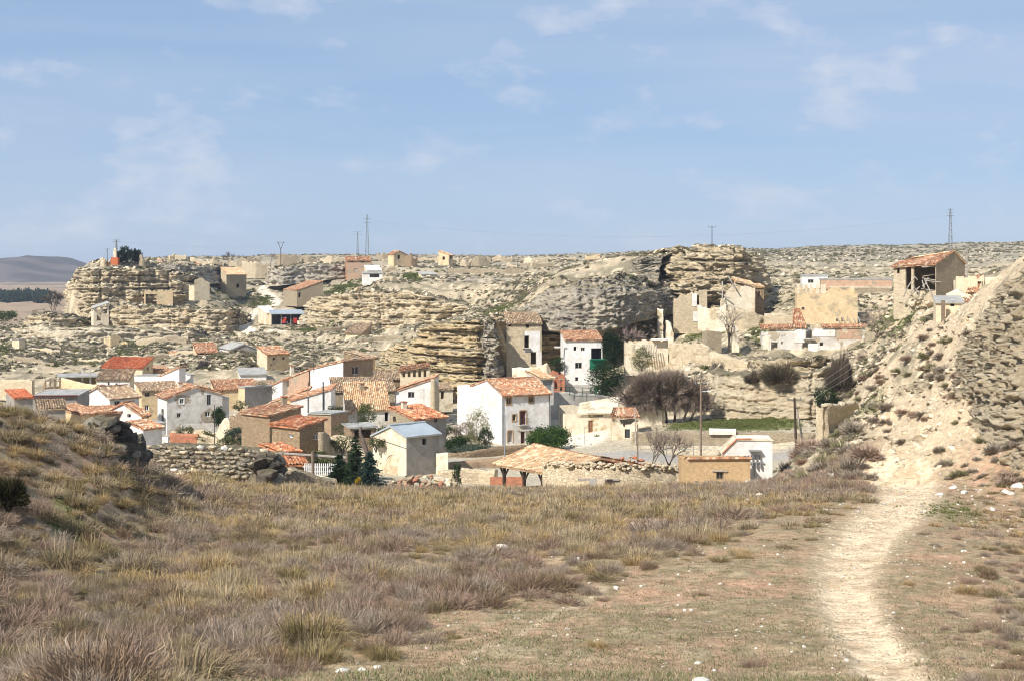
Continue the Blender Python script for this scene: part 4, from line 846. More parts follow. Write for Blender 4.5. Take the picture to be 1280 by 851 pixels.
# ---- white annex with two dark pipes
h = House('house', 'white annex wall with two dark drainpipes and sloping tiled verge', 'house', 364, 520, 204, -6, 414, 352, 'white', L2=8)
h.mono_x(h.hz(500), h.hz(486, h.L1), 'tile', ov=.25)
for px in (385, 404):
    u, _ = h.plane_hit(px, 500, 'R'); mb = MB(); mb.bar(h.P(u, -.1, 0), h.P(u, -.1, 3.9 if px < 400 else 5), .1 if px > 400 else .06, 6); h.add(mb.build('drainpipe', M['metal_dark'], h.root))
h = House('house', 'sloping tiled roof in front of the pink-stained house', 'house', 338, 515, 212, -6, 384, 330, 'ochre', L2=6)
h.mono_x(h.hz(505), h.hz(488, h.L1), 'tile', ov=.3)
# ---- white and pink house
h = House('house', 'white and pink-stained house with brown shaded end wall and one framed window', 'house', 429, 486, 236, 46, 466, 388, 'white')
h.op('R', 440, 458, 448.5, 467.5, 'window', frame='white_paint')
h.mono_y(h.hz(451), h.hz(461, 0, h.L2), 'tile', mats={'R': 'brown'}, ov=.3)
h = House('house', 'pink plaster wall under the ragged tiled roof joining the white house', 'house', 386, 496, 243, 40, 392, 352, 'pink', L1=5)
h.mono_y(h.hz(462), h.hz(475, 0, h.L2), 'tile')
h = House('house', 'white end house at the foot of the ragged tiled roof', 'house', 353, 504, 246, 38, 358, 340, 'white', L1=5)
h.mono_y(h.hz(475), h.hz(481, 0, h.L2), 'tile')
# ---- stone house, orange roof, in front
h = House('house', 'dark stone house with ragged orange roof and small white-edged windows', 'house', 374.5, 572, 150, 40, 405.5, 340, 'stonedark')
h.op('R', 392, 543, 398, 549, 'window', frame='white_paint'); h.op('L', 361, 542, 366, 547, 'window', frame='white_paint')
h.mono_x(h.hz(534), h.hz(524, h.L1), 'tile_new', ov=.35)
h = House('house', 'stone house with long orange roof just behind the dark stone house', 'house', 337, 545, 163, 38, 376, 302, 'stonedark')
h.mono_x(h.hz(519), h.hz(508, h.L1), 'tile', ov=.3)
h = House('shed', 'brown rendered flat-topped shed between the annex and the dark stone house', 'shed', 414, 536, 186, 55, 422, 386, 'brown', L1=4)
h.mono_y(h.hz(517), h.hz(516, 0, h.L2), 'asbestos', flat=True, ov=.1)
h = House('shed', 'low shed of broken orange tiles below the dark stone house', 'shed', 351, 578, 138, 30, 375, 338, 'stonedark', L2=4)
h.mono_y(h.hz(566), h.hz(556, 0, 4), 'tile_new', ov=.3)
h = House('shed', 'flat red-tiled shelter behind the log rail', 'shed', 352, 592, 128, 5, 384, 330, 'stonedark', L2=4.5)
h.mono_y(h.hz(581), h.hz(570, 0, 4.5), 'tile_new', ov=.4)
# ---- left white house with gable
h = House('house', 'large weathered white gabled house with tall attic opening and ivy', 'house', 208.7, 540, 214, 14, 278, 197, 'oldwhite')
h.op('R', 224.5, 498, 229.5, 504, 'window', frame='white_paint', trim='white_paint'); h.op('R', 221, 516, 226, 521.5, 'window', **WIN)
h.op('R', 258.5, 493, 264, 506, 'window', frame='metal_grey'); h.op('R', 256, 514, 263, 520.5, 'window', frame='white_paint')
h.op('R', 231.5, 534, 243.5, 537.6, 'open'); h.op('L', 201.5, 510, 204.8, 528, 'window', **WIN)
h.gable_y(h.hz(497), h.hz(483, h.L1 * .52), h.hz(491.5, h.L1), 'tile', ov=.35, pos=.52, ends=.25, mats={'L': 'white'})
block(h, h.L1 + .02, h.L1 + 1.2, .5, 5, -2, h.hz(497, h.L1), 'oldwhite')
mb = MB(); p = h.P(h.L1 * .62, -1.4); mb.box(p + Vector((0, 0, .4)), (h.L1 * .8, .3, 1.6), h.a); h.add(mb.build('yard_wall', M['oldwhite'], h.root))
# red and white yard strip in front
rubble('yard_wall', 'bright white yard wall in front of the weathered gabled house', 'wall', [(184, 196, 545, 556), (210, 196, 546, 556)], 'white', .4, .02, seed=2)
rubble('yard_wall', 'red brick yard wall beside the bright white yard wall', 'wall', [(212, 196, 541, 554), (248, 196, 542, 554)], 'brick', .3, .05, seed=2)
rubble('yard_wall', 'tumbled low wall below the weathered gabled house', 'wall', [(246, 190, 545, 558), (290, 188, 547, 558)], 'stonepale', .5, .6, seed=5)
# ---- gabled house with rust tiles (front left)
h = House('house', 'white gabled house with rust-red tiles and brown side wall above the stone bank', 'house', 177, 548, 182, 52, 186, 132, 'white')
h.op('L', 159, 517, 163.5, 521.5, 'open', lintel=0)
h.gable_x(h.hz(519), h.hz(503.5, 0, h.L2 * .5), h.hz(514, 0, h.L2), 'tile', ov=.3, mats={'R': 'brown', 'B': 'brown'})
h = House('shed', 'little white shed with rust tiles leaning on the gabled house', 'shed', 179, 552, 175, 40, 184, 160, 'white', L1=3)
h.mono_y(h.hz(536), h.hz(527, 0, h.L2), 'tile')
h = House('house', 'low house with blotched orange tiles and ochre wall behind the dark outcrop', 'house', 101, 532, 176, 30, 131, 87, 'ochre', L2=7)
h.mono_y(h.hz(518), h.hz(507, 0, 7), 'tile')
h = House('shed', 'lean-to of rust tiles running up to the white gable', 'shed', 118, 534, 182, 8, 152, 110, 'brown', L2=6)
h.mono_y(h.hz(516), h.hz(508, 0, 6), 'tile')
# ---- white house, dusky roof
h = House('house', 'white house with bare white gable and dusky brown tiled roof', 'house', 137, 514, 208, 30, 174, 107, 'white')
h.op('R', 143, 501, 150, 506, 'window', frame='metal_grey'); h.op('R', 160, 501, 168, 506, 'window', frame='metal_grey')
h.gable_x(h.hz(498), h.hz(484, 0, h.L2 * .5), h.hz(492, 0, h.L2), 'tile_old')
h = House('house', 'white cottage with purple-brown tiles and two tiny windows', 'house', 162, 490, 246, 70, 168, 121, 'white')
h.op('L', 134.5, 477, 137, 481, 'window', **WIN); h.op('L', 144, 478.5, 147, 482, 'window', **WIN)
h.mono_x(h.hz(474), h.hz(463, h.L1), 'tile_old', mats={'R': 'cream'}, ov=.3)
h = House('house', 'long cream barn with vivid orange-red tiles at the foot of the slope', 'barn', 178, 474, 276, 60, 191, 128, 'cream')
h.op('L', 140, 459.5, 143, 462.5, 'open', lintel=0); h.op('L', 161, 459.5, 163, 462, 'open', lintel=0); h.op('R', 183.5, 458.5, 186, 462.5, 'open', lintel=0)
h.mono_x(h.hz(459.5), h.hz(447.5, h.L1), 'tile_red', mats={'R': 'ochre'}, ov=.3)
# ---- open barn behind ochre yard wall
h = House('open_barn', 'open-fronted barn with pale flat roof behind an ochre yard wall', 'barn', 74, 482, 246, 2, 122, 70, 'cream', L2=8)
h.op('R', 84, 472.3, 120, 480, 'open', lintel=0); h.mono_y(h.hz(471), h.hz(467.5, 0, 8), 'asbestos', flat=True, ov=.6)
for px in (103, 113):
    u, _ = h.plane_hit(px, 475, 'R'); mb = MB(); mb.box(h.P(u, .2, 1), (.3, .3, 3.6), h.a); h.add(mb.build('post', M['oldwhite'], h.root))
rubble('yard_wall', 'tall ochre yard wall sloping down before the open barn', 'wall', [(76, 237, 472, 502), (88, 236, 475, 504), (104, 234, 479, 506), (121, 232, 481, 506)], 'ochre', .5, .05, seed=6)
h = House('ruin', 'narrow ruined pillars of a stone house left of the ochre yard wall', 'ruin', 56, 492, 240, 5, 76, 54, 'stonedark', L2=4)
h.op('R', 58, 475, 62, 489, 'open'); h.op('R', 64, 475, 67.5, 489, 'open'); h.op('R', 70, 474, 74, 490, 'open'); h.walls((h.hz(474), h.hz(471)), (h.hz(474), 1), (3, 1), (1, 1)); h.done()
h = House('house', 'small cottage with pinkish tiles and grey wall below the ochre yard', 'house', 75, 508, 206, 12, 95, 70, 'grey', L2=6)
h.op('R', 82, 498, 85, 502, 'window', **WIN); h.mono_y(h.hz(497), h.hz(487, 0, 6), 'tile')
h = House('shed', 'long grey-roofed shed edged with dark red trim', 'shed', 41, 512, 192, -14, 96, 30, 'grey', L2=8)
h.mono_y(h.hz(495), h.hz(487, 0, 8), 'asbestos', flat=True)
mb = MB(); mb.bar(h.P(-.2, -.35, h.hz(494.5)), h.P(h.L1 + .2, -.35, h.hz(494.5)), .13, 6); h.add(mb.build('trim', M['door_red'], h.root))
h = House('shed', 'bright red roof corner beside the long grey shed', 'shed', 18, 508, 180, 10, 41, 12, 'grey', L2=6)
h.mono_y(h.hz(497), h.hz(487.5, 0, 6), 'tile_red', ov=.3)
h = House('shed', 'grey roof with tan tiles showing over the grassy knoll', 'shed', 47, 520, 170, 2, 82, 40, 'grey', L2=5)
h.mono_y(h.hz(511), h.hz(500, 0, 5), 'tile_old', ov=.3)
rubble('garden_wall', 'long straight stone wall at the foot of the left slope', 'wall', [(-30, 262, 474, 490), (0, 260, 474, 490), (20, 258, 474, 489), (40, 256, 475, 489)], 'stonepale', .6, .15, seed=7)
# ---- between the white houses
h = House('house', 'beige two-storey house with straw tiles beside the weathered gable', 'house', 177, 526, 224, 8, 226, 172, 'ochre', L2=7)
h.op('R', 181, 490.5, 187, 495.5, 'window', **WIN); h.op('R', 181, 506, 186, 513, 'window', frame='white_paint')
h.mono_y(h.hz(489), h.hz(478, 0, 7), 'tile_old')
h = House('house', 'plain white building with blue-white end wall and one sloping roof', 'house', 224, 480, 262, 52, 232, 201, 'white')
h.mono_y(h.hz(459), h.hz(469, 0, h.L2), 'tile', mats={'R': 'white'})
h = House('house', 'long low white wall building with flat top behind the cottages', 'house', 202, 482, 268, 62, 205, 168, 'white', L1=4)
h.mono_y(h.hz(469.5), h.hz(469.5, 0, h.L2), 'asbestos', flat=True, ov=.02, ends=.02)
h = House('shed', 'tiny white outbuilding beside the blue-white end wall', 'shed', 238, 480, 266, 40, 242, 231, 'white', L2=3)
h.mono_y(h.hz(468), h.hz(465, 0, 3), 'asbestos', flat=True)
h = House('house', 'tan house under a wide pinkish tiled roof right of the weathered gable', 'house', 269, 508, 240, 6, 322, 262, 'ochre', L2=6.5)
h.op('R', 276, 488, 279, 491, 'open', lintel=0); h.mono_y(h.hz(487), h.hz(475, 0, 6.5), 'tile')
h = House('shed', 'grey-rendered store with ochre end wall behind the bare scrub', 'shed', 306, 506, 232, 35, 340, 298, 'grey')
h.mono_x(h.hz(484), h.hz(482, h.L1), 'asbestos', flat=True, mats={'L': 'ochre'}, ov=.1)
h = House('house', 'roof of mixed old tiles behind the grey-rendered store', 'house', 322, 492, 250, 8, 346, 318, 'stone', L2=5); h.mono_y(h.hz(483), h.hz(476, 0, 5), 'tile_old')
rubble('ruined_wall', 'gabled ruin wall of ochre stone among the gardens', 'wall', [(269, 200, 541, 548), (276, 199, 527, 548), (282, 198, 519, 548), (287, 198, 524, 548)], 'palewhite', .5, .5, seed=9)
rubble('ruined_wall', 'long crumbling stone wall between gardens below the tan house', 'wall', [(287, 196, 519, 545), (300, 194, 514, 545), (312, 190, 518, 548), (330, 184, 524, 552), (338, 178, 532, 556)], 'stonedark', .5, .8, seed=10)
rubble('ruined_wall', 'jagged stone pier standing in the walled gardens', 'wall', [(306, 186, 507, 545), (310, 186, 508, 545)], 'stone', .7, .8, seed=12)
# ---- upper left: garage, sheds, tall house
h = House('garage', 'garage with wide green door and grey fibre-cement roof', 'garage', 289, 452, 322, 14, 325, 272, 'grey', L2=11)
h.op('R', 289.8, 438.5, 307.5, 448.5, 'door', mat='green_paint'); h.op('R', 314, 440, 317, 443, 'open', lintel=0)
h.gable_y(h.hz(437), h.hz(430, h.L1 * .45), h.hz(437.5, h.L1), 'asbestos', mats={'L': 'white'}, pos=.45)
h = House('shed', 'small red-tiled shed beside the green-doored garage', 'shed', 246, 448, 322, 8, 272, 241, 'ochre', L2=6)
h.op('R', 247, 442, 270, 447, 'open', lintel=0); h.mono_y(h.hz(440.5), h.hz(429, 0, 6), 'tile')
h = House('house', 'tall cream and tan two-storey house with rust roof standing alone', 'house', 334, 472, 288, 36, 361, 321, 'ochre')
h.op('R', 341, 447, 344, 449.5, 'open', lintel=0); h.op('R', 353, 446, 356, 449, 'open', lintel=0); h.op('R', 338, 455, 340, 457, 'open', lintel=0); h.op('R', 335, 466, 340, 473, 'door', mat='door_red')
h.mono_y(h.hz(443), h.hz(434, 0, h.L2), 'tile', mats={'L': 'cream'})
h = House('shed', 'low white store with grey sloping roof before the tall cream house', 'shed', 300, 478, 272, 4, 333, 296, 'white', L2=6)
h.mono_y(h.hz(468), h.hz(460, 0, 6), 'asbestos', flat=True)
rubble('terrace_wall', 'rough terrace wall under the green-doored garage', 'wall', [(262, 312, 449, 462), (300, 308, 450, 462), (322, 306, 452, 462)], 'stonepale', .6, .3, seed=13)
# ---- behind the pink house
h = House('house', 'brown-roofed barn with dark wide opening behind the pink-stained house', 'barn', 455, 462, 268, 55, 469, 430, 'stonedark')
h.op('L', 440, 448, 454, 454, 'open'); h.mono_y(h.hz(447), h.hz(440, 0, h.L2), 'tile_old', mats={'R': 'ochre'}, ov=.5)
h = House('house', 'straw-tiled roof with shaded eave near the foot of the bluff', 'house', 468, 480, 252, 2, 503, 464, 'stonedark', L2=5); h.mono_y(h.hz(473), h.hz(463, 0, 5), 'tile_old', ov=.4)
h = House('ruin', 'roofless arcade of ochre pillars built against the golden bluff', 'ruin', 500, 478, 247, -4, 537, 496, 'cream', L2=3)
for k in range(5): h.op('R', 503 + k * 6.6, 463.5 - k * .9, 506.5 + k * 6.6, 471, 'open', lintel=0)
h.walls((h.hz(462), h.hz(457, h.L1)), (h.hz(462), 3), (3, 3), (3, 3)); h.plane('tile', [(-.2, -.5, h.hz(463)), (h.L1, -.5, h.hz(457.5, h.L1)), (0, 2.8, h.hz(459)), (h.L1, 2.8, h.hz(454, h.L1))]); h.done()
h = House('hut', 'ochre hut with mossy mono-pitch roof alone above the village', 'hut', 453, 432, 368, 55, 464, 432, 'cream')
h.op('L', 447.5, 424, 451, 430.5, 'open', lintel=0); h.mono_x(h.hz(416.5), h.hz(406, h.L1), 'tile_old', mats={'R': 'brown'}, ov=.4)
# ---- barn with machines by the white track
h = House('open_barn', 'open-fronted machine barn with blue-grey roof beside the white track', 'barn', 339, 406, 428, 4, 380, 333, 'grey', L2=10)
h.op('R', 340, 393.5, 351, 405.5, 'open', lintel=0); h.op('R', 352.2, 393.5, 363, 405.5, 'open', lintel=0); h.op('R', 364.2, 393.5, 379, 405.5, 'open', lintel=0)
h.mono_y(h.hz(392.3), h.hz(388, 0, 10), 'tin', flat=False, ov=.9, mats={'L': 'cream'})
h = House('shed', 'white-roofed store climbing behind the machine barn', 'shed', 333, 402, 436, 15, 346, 326, 'palewhite', L2=10); h.mono_y(h.hz(391), h.hz(383, 0, 10), 'white_paint', flat=True)
def machine(px, d, label, c1, c2, rz, s=1.0):
    p = gpt(px, d); t = thing('farm_machine', label, 'tractor', p, rz)
    mb = MB(); mb.box((0, 0, 1.0 * s), (2.6 * s, 1.0 * s, .8 * s)); mb.box((-.5 * s, 0, 1.8 * s), (1.1 * s, 1.2 * s, .9 * s)); mb.build('body', M[c1], t)
    mb = MB(); mb.box((-.5 * s, 0, 2.3 * s), (1.3 * s, 1.4 * s, .1 * s)); mb.build('cab_roof', M[c2], t)
    for x, y, r in ((-.7, .75, .75), (-.7, -.75, .75), (.9, .6, .45), (.9, -.6, .45)):
        mb = MB(); mb.bar((x * s, y * s - .15, r * s), (x * s, y * s + .15, r * s), r * s, 14); w = mb.build('wheel', M['tyre'], t)
        mb = MB(); mb.bar((x * s, y * s - .17, r * s), (x * s, y * s + .17, r * s), r * s * .5, 10); mb.build('rim', M[c2], w)
machine(357, 430, 'red tractor parked under the machine barn', 'red_paint', 'white_paint', 1.3); machine(369, 430, 'dark red farm machine at the right bay of the machine barn', 'red_paint', 'metal_dark', 1.7)
def van(px, d, label, rz, body='white_paint', L=4.6, Hh=2.0, cat='van', name='parked_van'):
    p = gpt(px, d); t = thing(name, label, cat, p, rz)
    mb = MB(); pr = [(-L / 2, .4), (L / 2, .4), (L / 2, 1.0), (L / 2 - .7, 1.15), (L / 2 - 1.3, Hh), (-L / 2 + .05, Hh), (-L / 2, 1.2)]
    a = [(x, -.85, z) for x, z in pr]; b = [(x, .85, z) for x, z in pr]; mb.poly(a); mb.poly(b[::-1])
    for i in range(len(pr)): j = (i + 1) % len(pr); mb.poly([a[j], a[i], b[i], b[j]])
    mb.build('body', M[body], t)
    mb = MB(); mb.poly([(L / 2 - .72, -.7, 1.2), (L / 2 - .72, .7, 1.2), (L / 2 - 1.24, .7, Hh - .1), (L / 2 - 1.24, -.7, Hh - .1)][::-1]); o = mb.build('windscreen', M['glass'], t); o.location.x = .03
    for y in (-.87, .87):
        mb = MB(); mb.box((.5, y, 1.5), (1.2, .02, .5)); mb.build('side_window', M['glass'], t)
    for x in (-L / 2 + .8, L / 2 - .85):
        for y in (-.8, .8): mb = MB(); mb.bar((x, y - .1, .33), (x, y + .1, .33), .33, 12); w = mb.build('wheel', M['tyre'], t); mb = MB(); mb.bar((x, y - .11, .33), (x, y + .11, .33), .18, 8); mb.build('rim', M['metal_grey'], w)
van(388, 424, 'white van parked beside the machine barn', .2); van(401, 426, 'white pickup trailer parked near the white van', 2.7, Hh=1.7)
def trailer(px, d, label, rz):
    t = thing('farm_trailer', label, 'trailer', gpt(px, d), rz); mb = MB(); mb.box((0, 0, 1.2), (3.6, 1.8, 1.1)); mb.build('body', M['palewhite'], t)
    for y in (-.9, .9): mb = MB(); mb.bar((0, y - .1, .4), (0, y + .1, .4), .4, 12); mb.build('wheel', M['tyre'], t)
    mb = MB(); mb.bar((1.8, 0, .8), (3.1, 0, .5), .06); mb.build('drawbar', M['metal_dark'], t)
trailer(380, 421, 'pale boxy farm trailer right of the machine barn', .4); trailer(410, 431, 'pale farm trailer furthest from the machine barn', -.3)

# ---------------------------------------------------------------- plateau and far ruins
h = House('house', 'roofless stone house with broken tiles and one dark window above the track', 'house', 283, 364, 478, 33, 308, 276, 'stone')
h.op('R', 295.5, 355, 299, 360, 'open', lintel=0); h.mono_y(h.hz(343), h.hz(335, 0, h.L2), 'tile_pale', mats={'L': 'stonepale'}, sag=.3) if False else h.mono_y(h.hz(343), h.hz(335, 0, h.L2), 'tile_pale', mats={'L': 'stonepale'})
h = House('house', 'long stone house with red coping slanting up the hillside', 'house', 371, 376, 462, 20, 404, 353, 'stone', L2=13)
h.op('R', 373, 366, 376, 372, 'open', lintel=0) ; h.mono_x(h.hz(363), h.hz(351, h.L1), 'tile', ov=.1)
h = House('house', 'orange brick house with maroon roof on the plateau edge', 'house', 433, 345, 505, 3, 464, 428, 'brick', L2=8)
h.op('R', 439, 326.5, 441.5, 328.5, 'open', lintel=0); h.op('R', 452, 326.5, 454.5, 328.5, 'open', lintel=0); h.op('R', 442, 336, 447, 341, 'door', mat='woodgrey')
h.mono_y(h.hz(326), h.hz(321, 0, 8), 'tile', mats={'R': 'pink'}, ov=.4)
h = House('shed', 'white-roofed shed right of the orange brick house', 'shed', 459, 345, 490, 8, 477, 456, 'palewhite', L2=7); h.mono_y(h.hz(338), h.hz(332, 0, 7), 'white_paint', flat=True)
h = House('shed', 'white-walled shed with dark opening below the orange brick house', 'shed', 453, 349, 470, 2, 478, 450, 'white', L2=4); h.op('R', 462, 342.5, 474, 347, 'open', lintel=0); h.mono_y(h.hz(341.5), h.hz(340, 0, 4), 'asbestos', flat=True)
h = House('hut', 'stone hut with dark red front in the green hollow', 'hut', 483, 363, 440, 4, 497, 480, 'palewhite', L2=4); h.op('R', 485, 357, 493, 362.5, 'door', mat='door_red'); h.mono_y(h.hz(356), h.hz(355, 0, 4), 'asbestos', flat=True)
h = House('shed', 'grey-roofed store at the end of the pale plateau track', 'shed', 527, 350, 450, 10, 546, 524, 'palewhite', L2=6); h.mono_y(h.hz(343), h.hz(340, 0, 6), 'concrete', flat=True)
h = House('house', 'skyline house with orange gable among crumbling walls', 'house', 492, 330, 560, 35, 509, 485, 'ochre'); h.op('R', 497, 319, 500, 324, 'open', lintel=0)
h.gable_y(h.hz(318), h.hz(314, h.L1 * .4), h.hz(319, h.L1), 'tile', pos=.4)
h = House('house', 'lone ochre hut with dark doorway on the skyline', 'hut', 561, 326, 560, 62, 566, 548, 'ochre'); h.op('L', 553, 321, 556, 325, 'open', lintel=0); h.op('R', 562.5, 319, 565, 324, 'open', lintel=0)
h.mono_y(h.hz(319), h.hz(314, 0, h.L2), 'tile_pale', mats={'R': 'ochre'})
h = House('house', 'pale skyline farm with dark end wall far behind the crag', 'house', 738, 328, 620, 8, 750, 733, 'cream', L2=7); h.mono_x(h.hz(322), h.hz(319, h.L1), 'tile_pale')
h = House('ruin', 'pair of dark-doored ruined huts on the middle plateau', 'ruin', 632, 342, 470, 3, 655, 628, 'stone', L2=4)
h.op('R', 640, 334, 643, 340, 'open', lintel=0); h.op('R', 651, 334, 653.5, 340, 'open', lintel=0); h.walls((h.hz(335), h.hz(333, h.L1)), (h.hz(335), 1), (3, 1), (1, 1)); h.done()
h = House('ruin', 'small brick-red ruin beside the grey knoll', 'ruin', 716, 339, 480, 10, 726, 713, 'brick', L2=3); h.op('R', 722, 333, 725, 338, 'open', lintel=0); h.mono_x(h.hz(332), h.hz(331.5, h.L1), 'asbestos', flat=True)
FARR = [(222, 247, 470, 331, 345, 'brick', 'brick-red broken walls on the left hilltop rim'), (258, 280, 492, 325, 346, 'stonepale', 'pale broken gable above the roofless stone house'), (296, 326, 540, 322, 334, 'stone', 'low ruined walls left of the bare skyline tree'), (302, 335, 520, 326, 338, 'stonepale', 'tumbled pale walls above the winding track'),
        (345, 375, 560, 318, 332, 'stone', 'dark ruined cottage under the forked pole'), (376, 400, 560, 320, 333, 'stone', 'long low ruin walls right of the forked pole'), (400, 432, 590, 320, 330, 'stonepale', 'broken pale walls left of the brick house'), (505, 522, 540, 319, 334, 'stonedark', 'dark roofless gable beside the skyline house'),
        (470, 500, 600, 317, 326, 'stone', 'rubble walls below the lattice pylon'), (590, 612, 560, 321, 331, 'stone', 'skyline rubble walls with a gap'), (575, 590, 520, 324, 336, 'stonepale', 'stubby ruin walls right of the lone ochre hut'), (655, 672, 560, 322, 331, 'cream', 'isolated cream ruin on the long plateau'), (620, 640, 600, 320, 327, 'stonepale', 'short pale wall on the horizon line'),
        (125, 138, 452, 323, 333, 'stonepale', 'pale block wall at the left tip of the hilltop'), (196, 208, 465, 325, 333, 'pink', 'pinkish hut walls on the left hilltop'), (168, 186, 455, 322, 331, 'stone', 'stone ruin right of the hilltop pines')]
for k, (a, b, d, t, bt, m, lab) in enumerate(FARR):
    c = a + (b - a) * (.3 + .08 * (k % 4)); R_ = random.Random(k)
    rubble('ruin', lab, 'ruin', [(a, d + 5, t + R_.uniform(0, 3), bt), (c - 1, d, t + R_.uniform(-1, 2), bt), (c, d, t - 1, bt), ((c + b) / 2, d + .6, t + R_.uniform(1, 6), bt), (b, d + 1.5, t + R_.uniform(0, 2), bt)], m, .9, 1.5, step=.45, seed=100 + k, disp=.2, sink=3)
# left cliff: cave dwelling walls, porch, blocks
h = House('cave_house', 'ochre wall of a cave dwelling with dark cave mouth in the left cliff', 'house', 181, 384, 432, 2, 216, 178, 'ochre', L2=6)
h.op('R', 182, 368, 196, 381.5, 'open', lintel=0); h.walls((h.hz(362), h.hz(362, h.L1)), (h.hz(362), 4), (4, 4), (4, 4)); h.done()
h = House('cave_house', 'cream buttress house end jutting from the left cliff', 'house', 243, 368, 434, 20, 262, 238, 'cream', L2=5); h.walls((h.hz(350), h.hz(353, h.L1)), (h.hz(356), 3), (3, 3), (3, 3), (h.L1 * .5, h.hz(347))); h.done()
h = House('porch', 'timber-roofed porch ruin against the foot of the left cliff', 'ruin', 117, 404, 421, 10, 136, 113, 'palewhite', L2=4)
h.op('R', 121, 384, 127, 401, 'open'); h.op('R', 129, 384, 134, 392, 'open'); h.walls((h.hz(386), h.hz(379, h.L1)), (h.hz(386), 4), (4, 4), (4, 4)); h.plane('asbestos', [(-.5, -.6, h.hz(386)), (h.L1 + .3, -.6, h.hz(378.5, h.L1)), (0, 3, h.hz(383)), (h.L1, 3, h.hz(377, h.L1))], flat=True); h.done()
h = House('hut', 'little stone cave front with black window left of the cliff', 'hut', 40, 400, 425, 4, 56, 36, 'stone', L2=4); h.op('R', 47, 388, 55, 395, 'open'); h.walls((h.hz(388), h.hz(386, h.L1)), (2, 2), (2, 2), (2, 2)); h.done()
h = House('hut', 'cream cube hut on the scrubby left slope', 'hut', 24, 440, 352, 45, 31, 15, 'cream'); h.mono_y(h.hz(424), h.hz(424, 0, h.L2), 'asbestos', flat=True, ov=.02)
h = House('ruin', 'roofless house with tall dark doorway below the left cliff', 'ruin', 138, 442, 372, 20, 160, 132, 'ochre', L2=5); h.op('R', 149, 424, 155, 440, 'open'); h.op('L', 134, 432, 136, 440, 'open', lintel=0)
h.walls((h.hz(420), h.hz(430, h.L1)), (h.hz(420), 4), (3, 3), (2, 2), (h.L1 * .35, h.hz(417))); h.done()
rubble('terrace_wall', 'dry stone terrace wall curving below the left cliff', 'wall', [(38, 404, 416, 427), (70, 398, 415, 428), (110, 398, 416, 428), (118, 404, 408, 424), (128, 412, 404, 420)], 'stonepale', .8, .4, seed=31)
rubble('terrace_wall', 'pale terrace wall stepping along the slope above the red-roofed barn', 'wall', [(150, 330, 445, 455), (180, 326, 444, 455), (210, 330, 442, 452)], 'stonepale', .7, .4, seed=32)
rubble('terrace_wall', 'terrace wall crossing the slope left of the garage', 'wall', [(170, 380, 425, 433), (205, 378, 420, 432), (235, 380, 420, 431)], 'stonepale', .7, .5, seed=33)
rubble('terrace_wall', 'stone edge below the green track bank', 'wall', [(322, 424, 408, 416), (350, 418, 410, 418), (378, 416, 410, 418)], 'stonepale', .7, .3, seed=34)
rubble('terrace_wall', 'long wall on the middle plateau under the skyline huts', 'wall', [(560, 480, 336, 341), (600, 478, 336, 342), (640, 470, 338, 343), (680, 470, 338, 342)], 'stone', .8, .3, seed=35)
rubble('terrace_wall', 'wall along the plateau behind the skyline pylon', 'wall', [(520, 620, 322, 327), (580, 620, 323, 328), (650, 640, 323, 327), (720, 640, 322, 326)], 'stonepale', .8, .5, seed=36)
# hilltop shrine
t = thing('shrine', 'small white shrine on red base on the left hilltop', 'shrine', at(144, 329, 452))
mb = MB(); mb.box((0, 0, .6), (2.2, 2.2, 2.4)); mb.build('base', M['orange_paint'], t); mb = MB(); mb.box((0, 0, 3.0), (1.0, 1.0, 2.4)); mb.build('pillar', M['palewhite'], t); mb = MB(); mb.bar((0, 0, 4.2), (0, 0, 5.0), .7, 4, .05); mb.build('cap', M['palewhite'], t)

# more of the broken walls, terraces and outbuildings
RW = random.Random(77)
for k in range(34):
    px = RW.uniform(205, 740); d = RW.uniform(440, 640)
    if abs(px - float(np.interp(d, TRACK[:, 0], TRACK[:, 1]))) < 22 and d < 565: continue
    w = RW.uniform(9, 30); g0 = pxy(*gpt(px, d))[1]; hh = RW.uniform(3.5, 8); dd = RW.uniform(-3, 5); g1 = pxy(*gpt(px + w, d + dd))[1]
    rubble('broken_wall', 'low broken stone wall on the far plateau', 'wall', [(px, d, g0 - hh, g0 + 1), (px + w * .5, d + dd / 2, (g0 + g1) / 2 - hh * RW.uniform(.4, 1.1), (g0 + g1) / 2 + 1), (px + w, d + dd, g1 - hh * RW.uniform(.5, 1.2), g1 + 1)], RW.choice(['stone', 'stonepale', 'ochre', 'stonepale']), .8, 1.2, step=.5, seed=200 + k, group='broken walls of the far plateau', disp=.2)
for k in range(16):
    px = RW.uniform(-20, 300) if k < 10 else RW.uniform(360, 470); d = RW.uniform(300, 405); w = RW.uniform(30, 70); P_ = []
    for u in np.linspace(0, 1, 5): q = px + w * u; dq = d + 4 * math.sin(u * 3 + k); g0 = pxy(*gpt(q, dq))[1]; P_.append((q, dq, g0 - RW.uniform(3, 5.5), g0 + 1))
    rubble('terrace_wall', 'dry stone terrace wall on the scrubby village slope', 'wall', P_, RW.choice(['stonepale', 'stone']), .8, .5, step=.4, seed=240 + k, group='terrace walls of the village slope', disp=.2)
h = House('shed', 'small ochre shed with sagging tiles behind the left weathered gable', 'shed', 246, 498, 238, 18, 262, 240, 'ochre', L2=5); h.mono_y(h.hz(486), h.hz(480, 0, 5), 'tile_old')
h = House('shed', 'stone outhouse with pale tiles between the gardens and the annex', 'shed', 322, 534, 186, 30, 340, 312, 'stone', L2=4); h.op('R', 328, 524, 332, 532, 'open'); h.mono_y(h.hz(520), h.hz(513, 0, 4), 'tile_pale')
h = House('shed', 'low white pen with grey lid roof near the beige two-storey house', 'shed', 190, 540, 205, 20, 206, 184, 'oldwhite', L2=4); h.mono_y(h.hz(529), h.hz(526, 0, 4), 'asbestos', flat=True)
